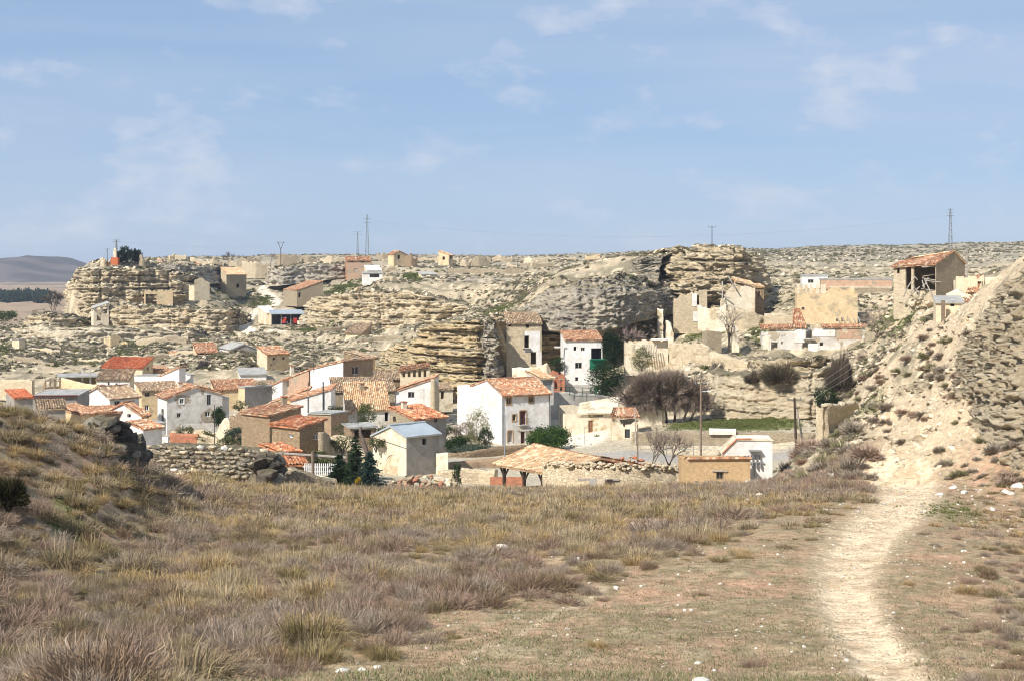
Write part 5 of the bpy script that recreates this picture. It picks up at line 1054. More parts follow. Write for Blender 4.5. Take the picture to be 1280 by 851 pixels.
h = House('shed', 'rust-tiled outhouse below the cream barn', 'shed', 196, 474, 280, 20, 214, 190, 'stonepale', L2=5); h.mono_y(h.hz(464), h.hz(458, 0, 5), 'tile')
h = House('shed', 'tiny tiled store above the long straw-coloured roof', 'shed', 470, 498, 232, 12, 486, 464, 'ochre', L2=5); h.mono_y(h.hz(486), h.hz(480, 0, 5), 'tile')
h = House('shed', 'ochre tiled annex wedged under the golden bluff', 'shed', 545, 500, 238, 10, 566, 540, 'palewhite', L2=4); h.op('R', 551, 489, 555, 498, 'open'); h.mono_y(h.hz(486), h.hz(480, 0, 4), 'tile_old')
h = House('shed', 'cream outhouse with brown door left of the green-doored garage', 'shed', 220, 456, 330, 20, 236, 214, 'cream', L2=5); h.op('R', 225, 448, 229, 454.5, 'door'); h.mono_y(h.hz(445), h.hz(440, 0, 5), 'tile')
h = House('shed', 'open woodshed with patched tin lid in the yard of the straw-tiled house', 'shed', 438, 548, 176, 14, 470, 430, 'stonedark', L2=4); h.op('R', 443, 537, 464, 547, 'open'); h.mono_y(h.hz(534), h.hz(529, 0, 4), 'asbestos', flat=True)
rubble('garden_wall', 'curving pale stone wall below the brown rendered shed', 'wall', [(404, 158, 552, 574), (418, 158, 540, 572), (432, 158, 545, 572), (446, 157, 556, 576), (456, 156, 566, 580)], 'stonepale', .6, .4, seed=260)
rubble('garden_wall', 'tall rough garden wall beside the dark stone house', 'wall', [(404, 148, 540, 572), (410, 150, 542, 572), (416, 154, 548, 574)], 'stone', .6, .5, seed=261)
rubble('garden_wall', 'low yard wall running behind the tin-roofed house', 'wall', [(470, 178, 552, 562), (486, 180, 550, 562), (492, 186, 548, 558)], 'stonepale', .5, .3, seed=262)
rubble('garden_wall', 'garden wall at the foot of the weathered gabled house', 'wall', [(214, 203, 538, 546), (240, 203, 538, 546), (272, 201, 539, 548)], 'stonepale', .5, .4, seed=263)
# chimneys and aerials on roofs
def aerial(label, px, py, d):
    t = thing('tv_aerial', label, 'aerial', at(px, py, d)); mb = MB(); mb.bar((0, 0, -1), (0, 0, 2.2), .03, 5); mb.build('mast', M['metal_dark'], t)
    mb = MB(); mb.bar((-.5, 0, 2.1), (.6, 0, 2.1), .025, 4); [mb.bar((x, -.3, 2.1), (x, .3, 2.1), .015, 4) for x in (-.4, -.15, .1, .35)]; mb.build('elements', M['metal_grey'], t)
for k, (px, py, d, w) in enumerate(((149, 485, 212, 'dusky white house'), (240, 478, 218, 'weathered gabled house'), (392, 458, 240, 'pink-stained house'), (470, 482, 218, 'long straw-tiled house'), (530, 506, 190, 'orange-roofed stone house'), (645, 470, 205, 'tall white house'), (735, 415, 248, 'tall narrow white house'), (350, 438, 291, 'tall cream house'), (158, 448, 279, 'vivid red-roofed barn'))): aerial('thin television aerial on the roof of the ' + w, px, py, d)
for k, (px, py, d, w) in enumerate(((128, 486, 213, 'dusky white house'), (225, 483, 219, 'weathered gabled house'), (365, 462, 240, 'pink-stained house'), (452, 484, 218, 'long straw-tiled house'), (505, 508, 190, 'orange-roofed stone house'), (160, 464, 250, 'purple-tiled cottage'), (355, 502, 168, 'long orange-roofed stone house'), (445, 323, 509, 'orange brick house'))):
    t = thing('chimney_stack', 'square chimney stack on the roof of the ' + w, 'chimney', at(px, py, d)); mb = MB(); mb.box((0, 0, -.2), (.6, .6, 1.6), .5); mb.build('stack', M['palewhite' if k % 3 else 'stone'], t); mb = MB(); mb.box((0, 0, .65), (.76, .76, .1), .5); mb.build('cap', M['brick'], t)

# ---------------------------------------------------------------- cliff houses (centre right)
h = House('cliff_house', 'rock-faced cliff house with tiled roof and white patch round its doors', 'house', 633, 460, 257, 4, 677, 629, 'stonepale', L2=6)
h.op('R', 635.5, 405.8, 638.5, 408.5, 'open', lintel=0); h.op('R', 657, 405.5, 661.5, 410, 'open', lintel=0)
h.op('R', 655.5, 420, 661, 434.5, 'open'); h.op('R', 663.5, 440, 670, 455, 'open'); h.op('R', 678, 449, 682, 455, 'open', lintel=0)
h.mono_y(h.hz(404), h.hz(391.5, 0, 6), 'tile_old', ov=.4)
mb = MB(); u0, v0 = h.plane_hit(655, 452, 'R'); u1, v1 = h.plane_hit(676, 413, 'R'); ua, va = h.plane_hit(655.2, 436.5, 'R')
for (a, b, c, d) in ((661.3, 414, 675, 439.6), (670.4, 439.7, 677, 458), (655, 435, 663.3, 439.6), (656, 414, 661.2, 419.6)):
    x0, z1 = h.plane_hit(a, b, 'R'); x1, z0 = h.plane_hit(c, d, 'R'); mb.box(h.P((x0 + x1) / 2, -.03, (z0 + z1) / 2), (x1 - x0, .08, z1 - z0), h.a)
h.add(mb.build('whitewash', M['white'], h.root))
u, v = h.plane_hit(658, 435, 'R'); mb = MB(); mb.box(h.P(u, -.3, v), (1.4, .6, .1), h.a); h.add(mb.build('balcony', M['concrete'], h.root))
rubble('ruined_wall', 'low whitewashed rubble wall below the rock-faced cliff house', 'wall', [(640, 250, 462, 482), (662, 248, 458, 482), (684, 247, 452, 480), (690, 249, 462, 478)], 'palewhite', .8, .7, seed=41)
h = House('ruin', 'narrow red-brown ruin strip between the cliff house and tall white house', 'ruin', 690, 490, 240, 8, 706, 687, 'brick', L2=4)
h.op('R', 693, 470, 697, 486, 'open'); h.op('R', 700, 474, 703, 488, 'open'); h.walls((h.hz(462), h.hz(466, h.L1)), (h.hz(462), 3), (3, 3), (3, 3)); h.done()
h = House('house', 'tall narrow white house under the overhang with green netted balcony', 'house', 706.5, 488, 243, 6, 753, 702, 'white', L2=8)
h.op('R', 717, 433, 720.5, 438, 'open', lintel=0); h.op('R', 726, 434, 731, 438.5, 'window', **WIN); h.op('R', 719, 453, 727.5, 460.5, 'window', **WIN); h.op('R', 709.5, 474, 711.5, 476, 'open', lintel=0); h.op('R', 719, 471, 723, 476, 'window', **WIN)
h.op('R', 739, 435, 752, 463, 'open', lintel=0)
h.mono_y(h.hz(425), h.hz(413.5, 0, 8), 'tile', ov=.3)
u, v = h.plane_hit(746, 455, 'R'); mb = MB(); mb.box(h.P(u, -.5, v), (2.6, .08, 1.7), h.a); h.add(mb.build('balcony_net', M['green_net'], h.root))
u, v = h.plane_hit(748, 448.5, 'R'); mb = MB(); mb.box(h.P(u, -1.0, v), (3.0, 1.6, .07), h.a); h.add(mb.build('awning', M['green_net'], h.root))
u, v = h.plane_hit(746, 463, 'R'); mb = MB(); mb.box(h.P(u, -.5, v), (2.6, 1.1, .12), h.a); h.add(mb.build('balcony', M['concrete'], h.root))
mb = MB(); u, v = h.plane_hit(708, 434, 'R'); mb.box(h.P(-.8, .6, v), (2.0, 1.6, .2), h.a); h.add(mb.build('side_ledge', M['oldwhite'], h.root))
mb = MB(); mb.box(h.P(2.6, -.15, .4), (5.2, .3, 1.2), h.a); h.add(mb.build('plinth', M['concrete'], h.root))
# terrace retaining wall and green railing
rubble('retaining_wall', 'grey retaining wall below the green railing of the tall white house', 'wall', [(688, 222, 490, 525), (712, 222, 490, 524), (745, 224, 492, 516), (765, 226, 496, 510)], 'concrete', .5, .02, seed=42)
def railing(name, label, pts, mat, hgt=1.0, cat='railing', step=1.6):
    P = [at(*p) for p in pts]; t = thing(name, label, cat, P[0]); parts = []
    for a, b in zip(P, P[1:]):
        n = max(1, int((b - a).length / step))
        for i in range(n + 1):
            q = a.lerp(b, i / n); mb = MB(); mb.bar(q - Vector((0, 0, .3)), q + Vector((0, 0, hgt)), .045, 5); parts.append(mb.build('post', M[mat], t))
        for z in (hgt, hgt * .5): mb = MB(); mb.bar(a + Vector((0, 0, z)), b + Vector((0, 0, z)), .035, 5); parts.append(mb.build('rail', M[mat], t))
    rebase(parts, t); return t
railing('railing', 'green metal railing on the terrace before the tall white house', [(688, 491.5, 221.5), (712, 491.5, 221.5), (744, 493, 223.5), (746, 493, 228)], 'green_paint')
# ruined shells right of the ivy
h = House('ruin', 'pale ruined shell with hanging white roof sheet and fallen beams right of the ivy', 'ruin', 782, 455, 250, 3, 835, 778, 'palewhite', L2=6)
h.op('R', 790, 432, 794, 441, 'open'); h.op('R', 803, 431, 814, 446, 'open', lintel=0); h.walls((h.hz(428), h.hz(424, h.L1)), (h.hz(428), 4), (4, 4), (4, 4), (h.L1 * .25, h.hz(424))); h.done()
u, v = h.plane_hit(825, 424, 'R'); mb = MB(); mb.box(h.P(u, -.4, v), (3.2, 1.8, .18), h.a); h.add(mb.build('roof_sheet', M['white'], h.root))
for k in range(6):
    a = at(806 + k * 3, 430 + k % 2, 248.5); b = at(803 + k * 3.3, 446, 247.5); mb = MB(); mb.bar(a, b, .09, 5); h.add(mb.build('beam', M['woodgrey'], h.root))
heap('rubble_heap', 'heap of fallen masonry and timbers under the dark overhang', 'rubble', [(790, 268, 400, 425), (800, 266, 402, 428), (815, 266, 404, 428), (828, 268, 408, 426)], 'stone', 30, (.3, .8), 2.0, seed=43)
rubble('ruined_wall', 'tall broken stone stub beside the overhang', 'wall', [(822, 268, 384, 425), (829, 268, 388, 425)], 'palewhite', .8, .6, seed=44)
rubble('ruined_wall', 'little white-edged wall fragment above the pale ruined shell', 'wall', [(832, 262, 400, 425), (838, 261, 404, 424), (842, 261, 416, 424)], 'palewhite', .6, .5, seed=45)
rubble('retaining_wall', 'broad pale rubble wall under the green terrace', 'wall', [(836, 246, 428, 482), (860, 242, 430, 484), (886, 240, 432, 486), (900, 240, 440, 482)], 'stonepale', 1.0, .5, step=.22, seed=46, disp=.3)
rubble('retaining_wall', 'grey stony bank above the undercut rock', 'wall', [(886, 236, 438, 470), (910, 232, 444, 474), (935, 230, 452, 474)], 'stonepale', 1.0, .5, seed=47, disp=.3)
# ruins under the summit crag
h = House('ruin', 'high ochre ruin wall with white-rimmed doorway under the summit crag', 'ruin', 842, 404, 272, 3, 884, 838, 'stonepale', L2=3)
h.op('R', 870, 369, 874, 381, 'open'); h.walls((h.hz(372), h.hz(362, h.L1)), (h.hz(372), 3), (3, 3), (3, 3), (h.L1 * .6, h.hz(363))); h.done()
u, v = h.plane_hit(868, 375, 'R'); mb = MB(); mb.box(h.P(u, -.05, v), (.9, .1, 2.4), h.a); h.add(mb.build('whitewash', M['white'], h.root)); u, v = h.plane_hit(870, 396, 'R'); mb = MB(); mb.box(h.P(u, -.05, v), (1.1, .1, 1.9), h.a); h.add(mb.build('whitewash', M['white'], h.root))
h = House('ruin', 'pale ruined house tucked under the dark side of the summit crag', 'ruin', 907, 402, 268, 12, 944, 903, 'palewhite', L2=5)
h.op('R', 920, 352, 930, 358, 'open', lintel=0); h.walls((h.hz(366), h.hz(360, h.L1)), (h.hz(366), 4), (h.hz(360, h.L1), 4), (4, 4), (h.L1 * .42, h.hz(346))); h.plane('tile_pale', [(h.L1 * .3, -.3, h.hz(352)), (h.L1 + .3, -.3, h.hz(358, h.L1)), (h.L1 * .35, 4, h.hz(346)), (h.L1, 4, h.hz(352, h.L1))]); h.done()
for k, (a, b) in enumerate((((910, 345, 267), (920, 362, 267)), ((903, 352, 268), (903, 374, 267)), ((896, 366, 268), (912, 373, 267)))):
    mb = MB(); mb.bar(at(*a), at(*b), .14, 5); h.add(mb.build('beam', M['woodgrey'], h.root))
h = House('hut', 'grey lean-to store beside the pale ruined house under the crag', 'hut', 944, 382, 274, 14, 955, 940, 'stonedark', L2=4); h.op('R', 948, 364, 950, 370, 'open', lintel=0); h.mono_y(h.hz(359), h.hz(355, 0, 4), 'tile_pale')
rubble('ruined_wall', 'long pale ruin wall along the green terrace', 'wall', [(872, 268, 382, 402), (885, 267, 384, 406), (900, 266, 386, 410), (908, 265, 378, 410)], 'palewhite', .7, .8, seed=48)
rubble('retaining_wall', 'stepped masonry slope below the crag ruins', 'wall', [(908, 262, 388, 412), (930, 260, 388, 420), (948, 260, 392, 422), (956, 261, 398, 418)], 'stonepale', 1.4, 1.0, seed=49, disp=.3)
rubble('retaining_wall', 'buff bank wall behind the tiled ruin', 'wall', [(955, 260, 392, 412), (975, 258, 392, 410), (996, 257, 394, 410)], 'stonepale', 1.0, .4, seed=50, disp=.2)
h = House('hut', 'roofless brown stone pen on the green terrace', 'ruin', 884, 430, 246, 18, 902, 881, 'stone', L2=3); h.walls((h.hz(413), h.hz(415, h.L1)), (h.hz(413), 2), (2, 2), (1, 1)); h.done()
rubble('ruined_wall', 'upright pale stone stump near the bare terrace tree', 'wall', [(914, 247, 408, 430), (920, 247, 405, 430), (924, 247, 414, 430)], 'palewhite', .8, .5, seed=51)
# ---- two-storey ruin
h = House('ruin', 'two-storey whitewashed ruin with dark doorways and sagging tiled eave', 'ruin', 952, 449, 250, 5, 1081, 947, 'oldwhite', L2=5)
h.op('R', 964, 428, 972, 439.5, 'open'); h.op('R', 976.5, 427, 978.5, 430, 'open', lintel=0); h.op('R', 1007.5, 410.5, 1015, 423, 'open'); h.op('R', 1003, 428.5, 1010, 444, 'open'); h.op('R', 1024.5, 427.5, 1029, 432, 'open', lintel=0); h.op('R', 1053, 410, 1059, 415.5, 'open', lintel=0)
h.walls((h.hz(411), h.hz(408.5, h.L1)), (h.hz(411), 4), (5, 5), (4, 4)); 
u1 = h.plane_hit(992, 410, 'R')[0]; u2 = h.plane_hit(1027, 409, 'R')[0]
h.plane('tile', [(-.3, -.4, h.hz(411)), (u1, -.4, h.hz(410.5, u1)), (-.3, 1.6, h.hz(406)), (u1, 1.6, h.hz(406, u1))]); h.plane('tile', [(u2, -.4, h.hz(409.5, u2)), (h.L1 + .4, -.4, h.hz(408.5, h.L1)), (u2, 1.4, h.hz(406, u2)), (h.L1 + .2, 1.4, h.hz(405, h.L1))])
h.plane('tile', [(u1 - .2, -.3, h.hz(410, u1)), (u1 + 2.4, -.3, h.hz(410, u1 + 2)), (u1 + .3, 4.2, h.hz(387, u1)), (u1 + 1.6, 4.2, h.hz(387, u1))])
h.done()
for (a, b, c, d, m) in ((1046, 410.5, 1077, 424, 'pink'), (955, 421, 962, 443, 'palewhite'), (993, 411, 1006, 428, 'white'), (1011, 429, 1023, 445, 'white'), (1017, 411, 1044, 421, 'white')):
    x0, z1 = h.plane_hit(a, b, 'R'); x1, z0 = h.plane_hit(c, d, 'R'); mb = MB()
    if a == 1046:
        xa, xb = h.plane_hit(1052.6, 412, 'R')[0], h.plane_hit(1059.4, 412, 'R')[0]; zc = h.plane_hit(1056, 416, 'R')[1]
        mb.box(h.P((x0 + xa) / 2, -.04, (zc + z1) / 2), (xa - x0, .09, z1 - zc), h.a); mb.box(h.P((x1 + xb) / 2, -.04, (zc + z1) / 2), (x1 - xb, .09, z1 - zc), h.a); mb.box(h.P((x0 + x1) / 2, -.04, (zc + z0) / 2), (x1 - x0, .09, zc - z0), h.a)
    else: mb.box(h.P((x0 + x1) / 2, -.04, (z0 + z1) / 2), (x1 - x0, .09, z1 - z0), h.a)
    h.add(mb.build('render_patch', M[m], h.root))
u, v = h.plane_hit(1011, 424, 'R'); mb = MB(); mb.box(h.P(u, -.35, v), (2.0, .7, .12), h.a); h.add(mb.build('balcony', M['concrete'], h.root))
h = House('ruin', 'square ochre upper house with two small dark windows above the whitewashed ruin', 'ruin', 996, 408, 257, 3, 1072, 992, 'ochre', L2=7)
h.op('R', 1021, 384.5, 1026, 389.5, 'open', lintel=0); h.op('R', 1043.5, 384.5, 1048.5, 389.5, 'open', lintel=0); h.op('R', 1002, 384, 1006, 387.5, 'open', lintel=0)
for k in range(2): h.op('R', 1012.5 + k * 3.5, 367.5, 1015 + k * 3.5, 371, 'open', lintel=0)
for k in range(4): h.op('R', 1045 + k * 6.5, 395.5, 1048.5 + k * 6.5, 402, 'open', lintel=0)
h.walls((h.hz(366), h.hz(366.5, h.L1)), (h.hz(366), h.hz(366)), (h.hz(366.5, h.L1), 7), (7, 7)); h.done()
for k, px in enumerate((998, 1003, 1008, 1014, 1022, 1027, 1030)):
    u, v = h.plane_hit(px, 366, 'R'); mb = MB(); mb.box(h.P(u, .2, v + .7), (.35 if k % 2 else .6, .4, 1.6), h.a); h.add(mb.build('pier', M['palewhite'], h.root))
for k in range(5):
    a = h.plane_hit(1046 + k * 6.5, 395, 'R')[0]; mb = MB(); mb.bar(h.P(a, -.3, h.hz(395)), h.P(a + .5, -1.2, h.hz(405)), .09, 5); h.add(mb.build('beam', M['woodgrey'], h.root))
h = House('house', 'small bright white house with one window behind the ochre upper house', 'house', 1002, 366, 296, 3, 1035, 998, 'white', L2=5)
h.op('R', 1010, 349.5, 1017, 354, 'window', **WIN); h.mono_y(h.hz(344.5), h.hz(343.5, 0, 5), 'asbestos', flat=True, ov=.15)
h = House('barn', 'long low sandy barn wall with a dark shadow course across it', 'barn', 1026, 374, 290, 2, 1115, 1022, 'pink', L2=6)
h.mono_y(h.hz(349), h.hz(348, 0, 6), 'asbestos', flat=True, ov=.05)
mb = MB(); mb.box(h.P(h.L1 / 2 + .8, -.5, h.hz(359)), (h.L1 - 1.8, 1.1, .2), h.a); h.add(mb.build('shelf_roof', M['palewhite'], h.root)); mb = MB(); mb.box(h.P(h.L1 / 2 + .8, -.85, h.hz(366) - .2), (h.L1 - 1.8, .3, 3.0), h.a); h.add(mb.build('lower_wall', M['stone'], h.root))
# ---- collapsing barn
h = House('collapsed_barn', 'collapsing stone barn with gaping front, splintered beams and orange tiles', 'ruin', 1170, 385, 226, 58, 1206, 1117, 'stone')
h.op('L', 1132, 334, 1139, 362, 'open', lintel=0); h.op('L', 1142, 332, 1171, 364, 'open', lintel=0); h.op('L', 1121, 335, 1124.5, 342, 'open', lintel=0)
e = h.hz(330); eb = h.hz(335, 0, h.L2); h.walls((e, h.hz(330, h.L1)), (e, eb), (h.hz(330, h.L1), eb), (eb, eb), (h.L1 * .6, h.hz(313, h.L1 * .6)), None, None, (h.L1 * .6, h.hz(318, h.L1 * .6, h.L2)), {'L': 'stonepale'})
h.plane('tile', [(-.5, h.L2 + .2, h.hz(334.5, 0, h.L2)), (-.4, -.2, h.hz(330.5)), (h.L1 * .6, h.L2, h.hz(325, h.L1 * .6, h.L2)), (h.L1 * .6, -.1, h.hz(314, h.L1 * .6))], sag=.3); h.plane('tile_pale', [(h.L1 + .2, -.2, h.hz(330, h.L1)), (h.L1 + .2, h.L2, h.hz(332, h.L1, h.L2)), (h.L1 * .6, -.2, h.hz(313.5, h.L1 * .6)), (h.L1 * .6, h.L2, h.hz(322, h.L1 * .6, h.L2))]); h.done()
RB = random.Random(3)
for k in range(16):
    a = at(1134 + RB.uniform(0, 30), 345 + RB.uniform(0, 18), 228 - RB.uniform(0, 2)); b = a + Vector((RB.uniform(-1.5, 2.8), RB.uniform(-1.2, .6), RB.uniform(-2.6, -.3))); mb = MB(); mb.bar(a, b, .1, 5); h.add(mb.build('beam', M['woodgrey'], h.root))
heap('rubble_heap', 'spilled masonry heap at the foot of the collapsing barn', 'rubble', [(1125, 224, 372, 384), (1140, 222, 366, 386), (1160, 221, 368, 386), (1176, 222, 374, 386)], 'stonepale', 30, (.3, .8), 2.0, seed=52)
h = House('ruin', 'small cream ruin with collapsed tile slide right of the barn', 'ruin', 1195, 384, 205, 4, 1230, 1183, 'cream', L2=5); h.op('R', 1205, 352.5, 1210, 356, 'open', lintel=0); h.op('R', 1222, 352, 1229, 368, 'open', lintel=0)
h.walls((h.hz(345), h.hz(344, h.L1)), (h.hz(345), h.hz(362, 0, 5)), (5, 4), (4, 4)); h.plane('tile', [(h.L1 * .35, -.6, h.hz(366, h.L1 * .4)), (h.L1 * .75, -.6, h.hz(366, h.L1 * .7)), (h.L1 * .7, 1.5, h.hz(345, h.L1 * .7)), (h.L1 + .1, 1.5, h.hz(343.5, h.L1))]); h.done()
rubble('ruined_wall', 'cream yard wall ending against the right crag', 'wall', [(1231, 204, 347, 376), (1250, 202, 345, 376)], 'cream', .5, .1, seed=53)
rubble('ruined_wall', 'low cream wall before the small ruin', 'wall', [(1182, 202, 366, 380), (1195, 200, 362, 380), (1208, 199, 370, 380), (1222, 199, 372, 380)], 'palewhite', .5, .3, seed=54)
heap('rubble_heap', 'reddish heap of broken tile and brick under the small cream ruin', 'rubble', [(1203, 194, 371, 384), (1222, 193, 370, 385), (1238, 193, 374, 384)], 'brick', 45, (.15, .45), 2.0, seed=55, mats=['brick', 'stonepale', 'adobe'])
h = House('hut', 'stone hut with flat grey slab roof on the shrubby slope', 'hut', 1170, 402, 190, 4, 1204, 1166, 'cream', L2=5); h.op('R', 1188, 379, 1193, 383, 'open', lintel=0); h.mono_y(h.hz(378), h.hz(370.5, 0, 5), 'asbestos', flat=True, ov=.3)
mb = MB(); q = at(1179, 398, 188.5); mb.box(q + Vector((0, 0, .9)), (.45, .3, 3.0)); h.add(mb.build('gatepost', M['wood'], h.root))
# terrace walls and pens between ruin and right hill
rubble('terrace_wall', 'grey stone wall on the slope right of the whitewashed ruin', 'wall', [(1081, 246, 416, 436), (1100, 243, 414, 436), (1118, 240, 412, 436), (1140, 236, 406, 432), (1160, 232, 402, 424)], 'stone', .7, .5, seed=56)
rubble('terrace_wall', 'buff terrace wall climbing behind the bare slope tree', 'wall', [(1082, 262, 390, 412), (1110, 258, 392, 412), (1140, 254, 394, 410), (1165, 246, 392, 408)], 'stonepale', .8, .6, seed=57, disp=.2)
rubble('terrace_wall', 'tumbled grey wall beside the dark round bush', 'wall', [(1074, 228, 440, 470), (1092, 225, 440, 468), (1104, 222, 444, 464), (1116, 220, 450, 462)], 'stone', .8, .7, seed=58)
t = thing('gate', 'dark plank gate in the wall right of the whitewashed ruin', 'gate', at(1106, 432, 240)); ps = []
for k in range(6): mb = MB(); mb.box(at(1101 + k * 2.4, 425, 239.6), (.26, .1, 2.2 + .3 * (k % 2))); ps.append(mb.build('plank', M['metal_dark'], t))
rebase(ps, t)
# ---- ruined wall on the hill flank
rubble('ruined_wall', 'thick broken masonry wall standing on the shrubby hill flank', 'wall', [(1023, 148, 514, 556), (1027, 146, 507, 556), (1032, 147, 508, 553), (1050, 153, 505, 540), (1073, 160, 502, 526)], 'stonepale', .8, .35, seed=59, disp=.2)
# ---------------------------------------------------------------- street, retaining wall, sheds in front
rubble('retaining_wall', 'long grey concrete-capped retaining wall along the street', 'wall', [(790, 190, 540, 566), (830, 190, 538.5, 566), (880, 190, 539, 566), (950, 190, 540, 566), (1022, 190, 541, 566)], 'stone', .6, .03, seed=60, disp=.03)
rubble('parapet', 'pale raised block on the street retaining wall', 'wall', [(887, 189.6, 535.5, 541), (920, 189.6, 536, 541)], 'pale_stone', .7, .02, seed=61, disp=.02, sink=.2)
railing('fence', 'thin wire fence along the foot of the retaining wall', [(800, 566, 184), (900, 567, 184), (1015, 567, 184)], 'metal_grey', 1.1, 'fence', 3)
heap('rubble_heap', 'scattered pale and reddish blocks below the undercut rock', 'rubble', [(935, 196, 536, 541), (970, 196, 534, 541), (1005, 197, 534, 541)], 'stonepale', 30, (.3, .8), 2.0, seed=62)
mb = MB(); mb.box((0, 0, .25), (1.5, .8, .5)); mb.box((.5, .2, .55), (.6, .5, .3)); o = mb.build('tarpaulin', M['blue_plastic']); o.location = at(1017, 541.5, 195); tag(o, 'crumpled blue tarpaulin by the end of the retaining wall', 'tarpaulin')
# ---- pale ruins with the brown plank door
h = House('ruin', 'whitewashed ruin with brown plank door and fallen flat roof', 'ruin', 704, 545, 205, 6, 765, 700, 'palewhite', L2=6)
h.op('R', 735.5, 525, 741, 540, 'door', mat='door_brown'); h.op('R', 734, 517.5, 754, 520.5, 'open', lintel=0); h.walls((h.hz(516), h.hz(515, h.L1)), (h.hz(516), 4), (4, 4), (4, 4)); h.plane('palewhite', [(2, -.4, h.hz(516.5)), (h.L1 + .5, -.6, h.hz(515.5, h.L1)), (3, 5, h.hz(508)), (h.L1 + 2, 5, h.hz(499, h.L1))], flat=True); h.done()
h = House('ruin', 'jagged white wall corner with green shutter beside the brown plank door', 'ruin', 765, 562, 196, 4, 798, 762, 'palewhite', L2=4)
h.op('R', 781, 536, 787.5, 547, 'door', mat='metal_dark'); h.op('R', 769, 523, 778, 532, 'open', lintel=0); h.walls((h.hz(520), h.hz(522, h.L1)), (h.hz(520), 4), (4, 4), (4, 4), (h.L1 * .45, h.hz(530))); h.plane('tile', [(-.3, -.5, h.hz(521)), (h.L1 + .3, -.5, h.hz(521, h.L1)), (.5, 4, h.hz(513)), (h.L1, 4, h.hz(513, h.L1))], sag=.25); h.done()
rubble('ruined_wall', 'crumbled buff wall under the great bare tree', 'wall', [(798, 204, 512, 545), (815, 204, 508, 540), (828, 203, 512, 535)], 'palewhite', .7, .6, seed=63)
rubble('retaining_wall', 'low white wall along the sunlit lane', 'wall', [(712, 194, 556, 566), (735, 193, 558, 568), (765, 191, 562, 570), (790, 190, 560, 568)], 'palewhite', .5, .1, seed=64)
rubble('garden_wall', 'grey garden wall below the tall white house', 'wall', [(562, 184, 567, 582), (590, 185, 564, 580), (625, 188, 558, 574), (655, 190, 556, 572), (668, 192, 556, 568)], 'stonedark', .6, .06, seed=65)
rubble('garden_wall', 'brownish lower street wall under the grey garden wall', 'wall', [(556, 172, 578, 590), (590, 173, 575, 587), (630, 174, 571, 584), (668, 175, 569, 582)], 'brown', .4, .05, seed=66)
rubble('garden_wall', 'pale plastered wall block joined to the tin-roofed house', 'wall', [(545, 167, 566, 594), (560, 167, 566, 594)], 'palewhite', .6, .1, seed=67)
rubble('garden_wall', 'pale low wall along the near side of the street', 'wall', [(548, 150, 586, 612), (575, 150, 585, 612), (600, 150, 586, 612), (618, 149, 588, 612)], 'stonepale', .6, .35, seed=68)
mb = MB(); mb.box((0, 0, .1), (3.4, .3, 1.5)); o = mb.build('brick_wall', M['brick']); o.location = at(633, 606, 146); tag(o, 'low red brick wall under the timber-posted tiled shed', 'wall')
# ---- tiled shed on posts and its long stone wall
h = House('open_shed', 'open shed with wide straw-orange tiled roof on dark timber posts', 'shed', 678, 622, 128, 28, 850, 618, 'stonepale', L1=12.5, L2=9)
zr = h.hz(558, 2.0, 6.2)
h.plane('tile_pale', [(-.5, 9.2, h.hz(580.5, 0, 9)), (-.3, -.4, h.hz(590.5)), (3.9, 8.8, zr - .2), (6.0, -.3, h.hz(572, 6))], per=.32)
h.plane('tile', [(12.5, -.3, h.hz(586, 12)), (10.5, 8.6, h.hz(585, 10, 8)), (6.0, -.3, h.hz(571.7, 6)), (3.9, 8.8, zr - .2)], per=.32)
for y in (0.3, 4.0, 8.2):
    zt = float(np.interp(y, [0, 9], [h.hz(591), h.hz(581.5, 0, 9)])); p = h.P(.2, y); mb = MB(); mb.box(p + Vector((0, 0, zt / 2 - 1)), (.26, .26, zt + 2), h.a); post = h.add(mb.build('post', M['wooddark'], h.root))
    for s in (-1, 1):
        mb = MB(); mb.bar(p + Vector((0, 0, zt - 1.1)), h.P(.2, y + s * .9, zt - .1), .09, 5); h.add(mb.build('brace', M['wooddark'], h.root))
mb = MB(); mb.bar(h.P(.1, -.3, h.hz(591.5)), h.P(.1, 9.1, h.hz(582, 0, 9)), .14, 6); h.add(mb.build('eave_beam', M['wooddark'], h.root)); h.done()
lw = rubble('stone_wall', 'long buff stone wall with grey rubble coping and small blocked doorway', 'wall', [(678, 127.5, 580, 622), (720, 125, 581, 622), (760, 123, 583, 622), (800, 123, 584, 622), (848, 124, 586, 622)], 'stonepale', .6, .1, step=.25, seed=69)
for k in range(150):
    px = RB.uniform(680, 849); d = float(np.interp(px, [678, 720, 760, 800, 848], [127.3, 124.8, 122.8, 122.8, 123.8])) + RB.uniform(-.05, .55); py = float(np.interp(px, [678, 848], [581, 586.5])) + RB.uniform(-5, 1.5) * (1 if px < 845 else .3)
    o = link('coping_stone', ROCKS[k % 7], M['grey_stone'] if RB.random() < .25 else M['stonepale'], lw); s = RB.uniform(.14, .3); o.scale = (s * 1.3, s, s * .8); o.rotation_euler = (RB.uniform(-.4, .4), RB.uniform(-.4, .4), RB.uniform(0, 6)); o.location = at(px, py, d) - lw.location
mb = MB(); mb.box(at(748, 599, 123) - lw.location, (3.6, .3, .16)); mb.build('lintel', M['woodgrey'], lw)
for px, w, m in ((741, .55, 'concrete'), (751, .75, 'palewhite'), (762, .5, 'wooddark')): mb = MB(); mb.box(at(px, 608, 122.8) - lw.location, (w, .2, 1.3)); mb.build('doorway_block' if m != 'wooddark' else 'doorway', M[m], lw)
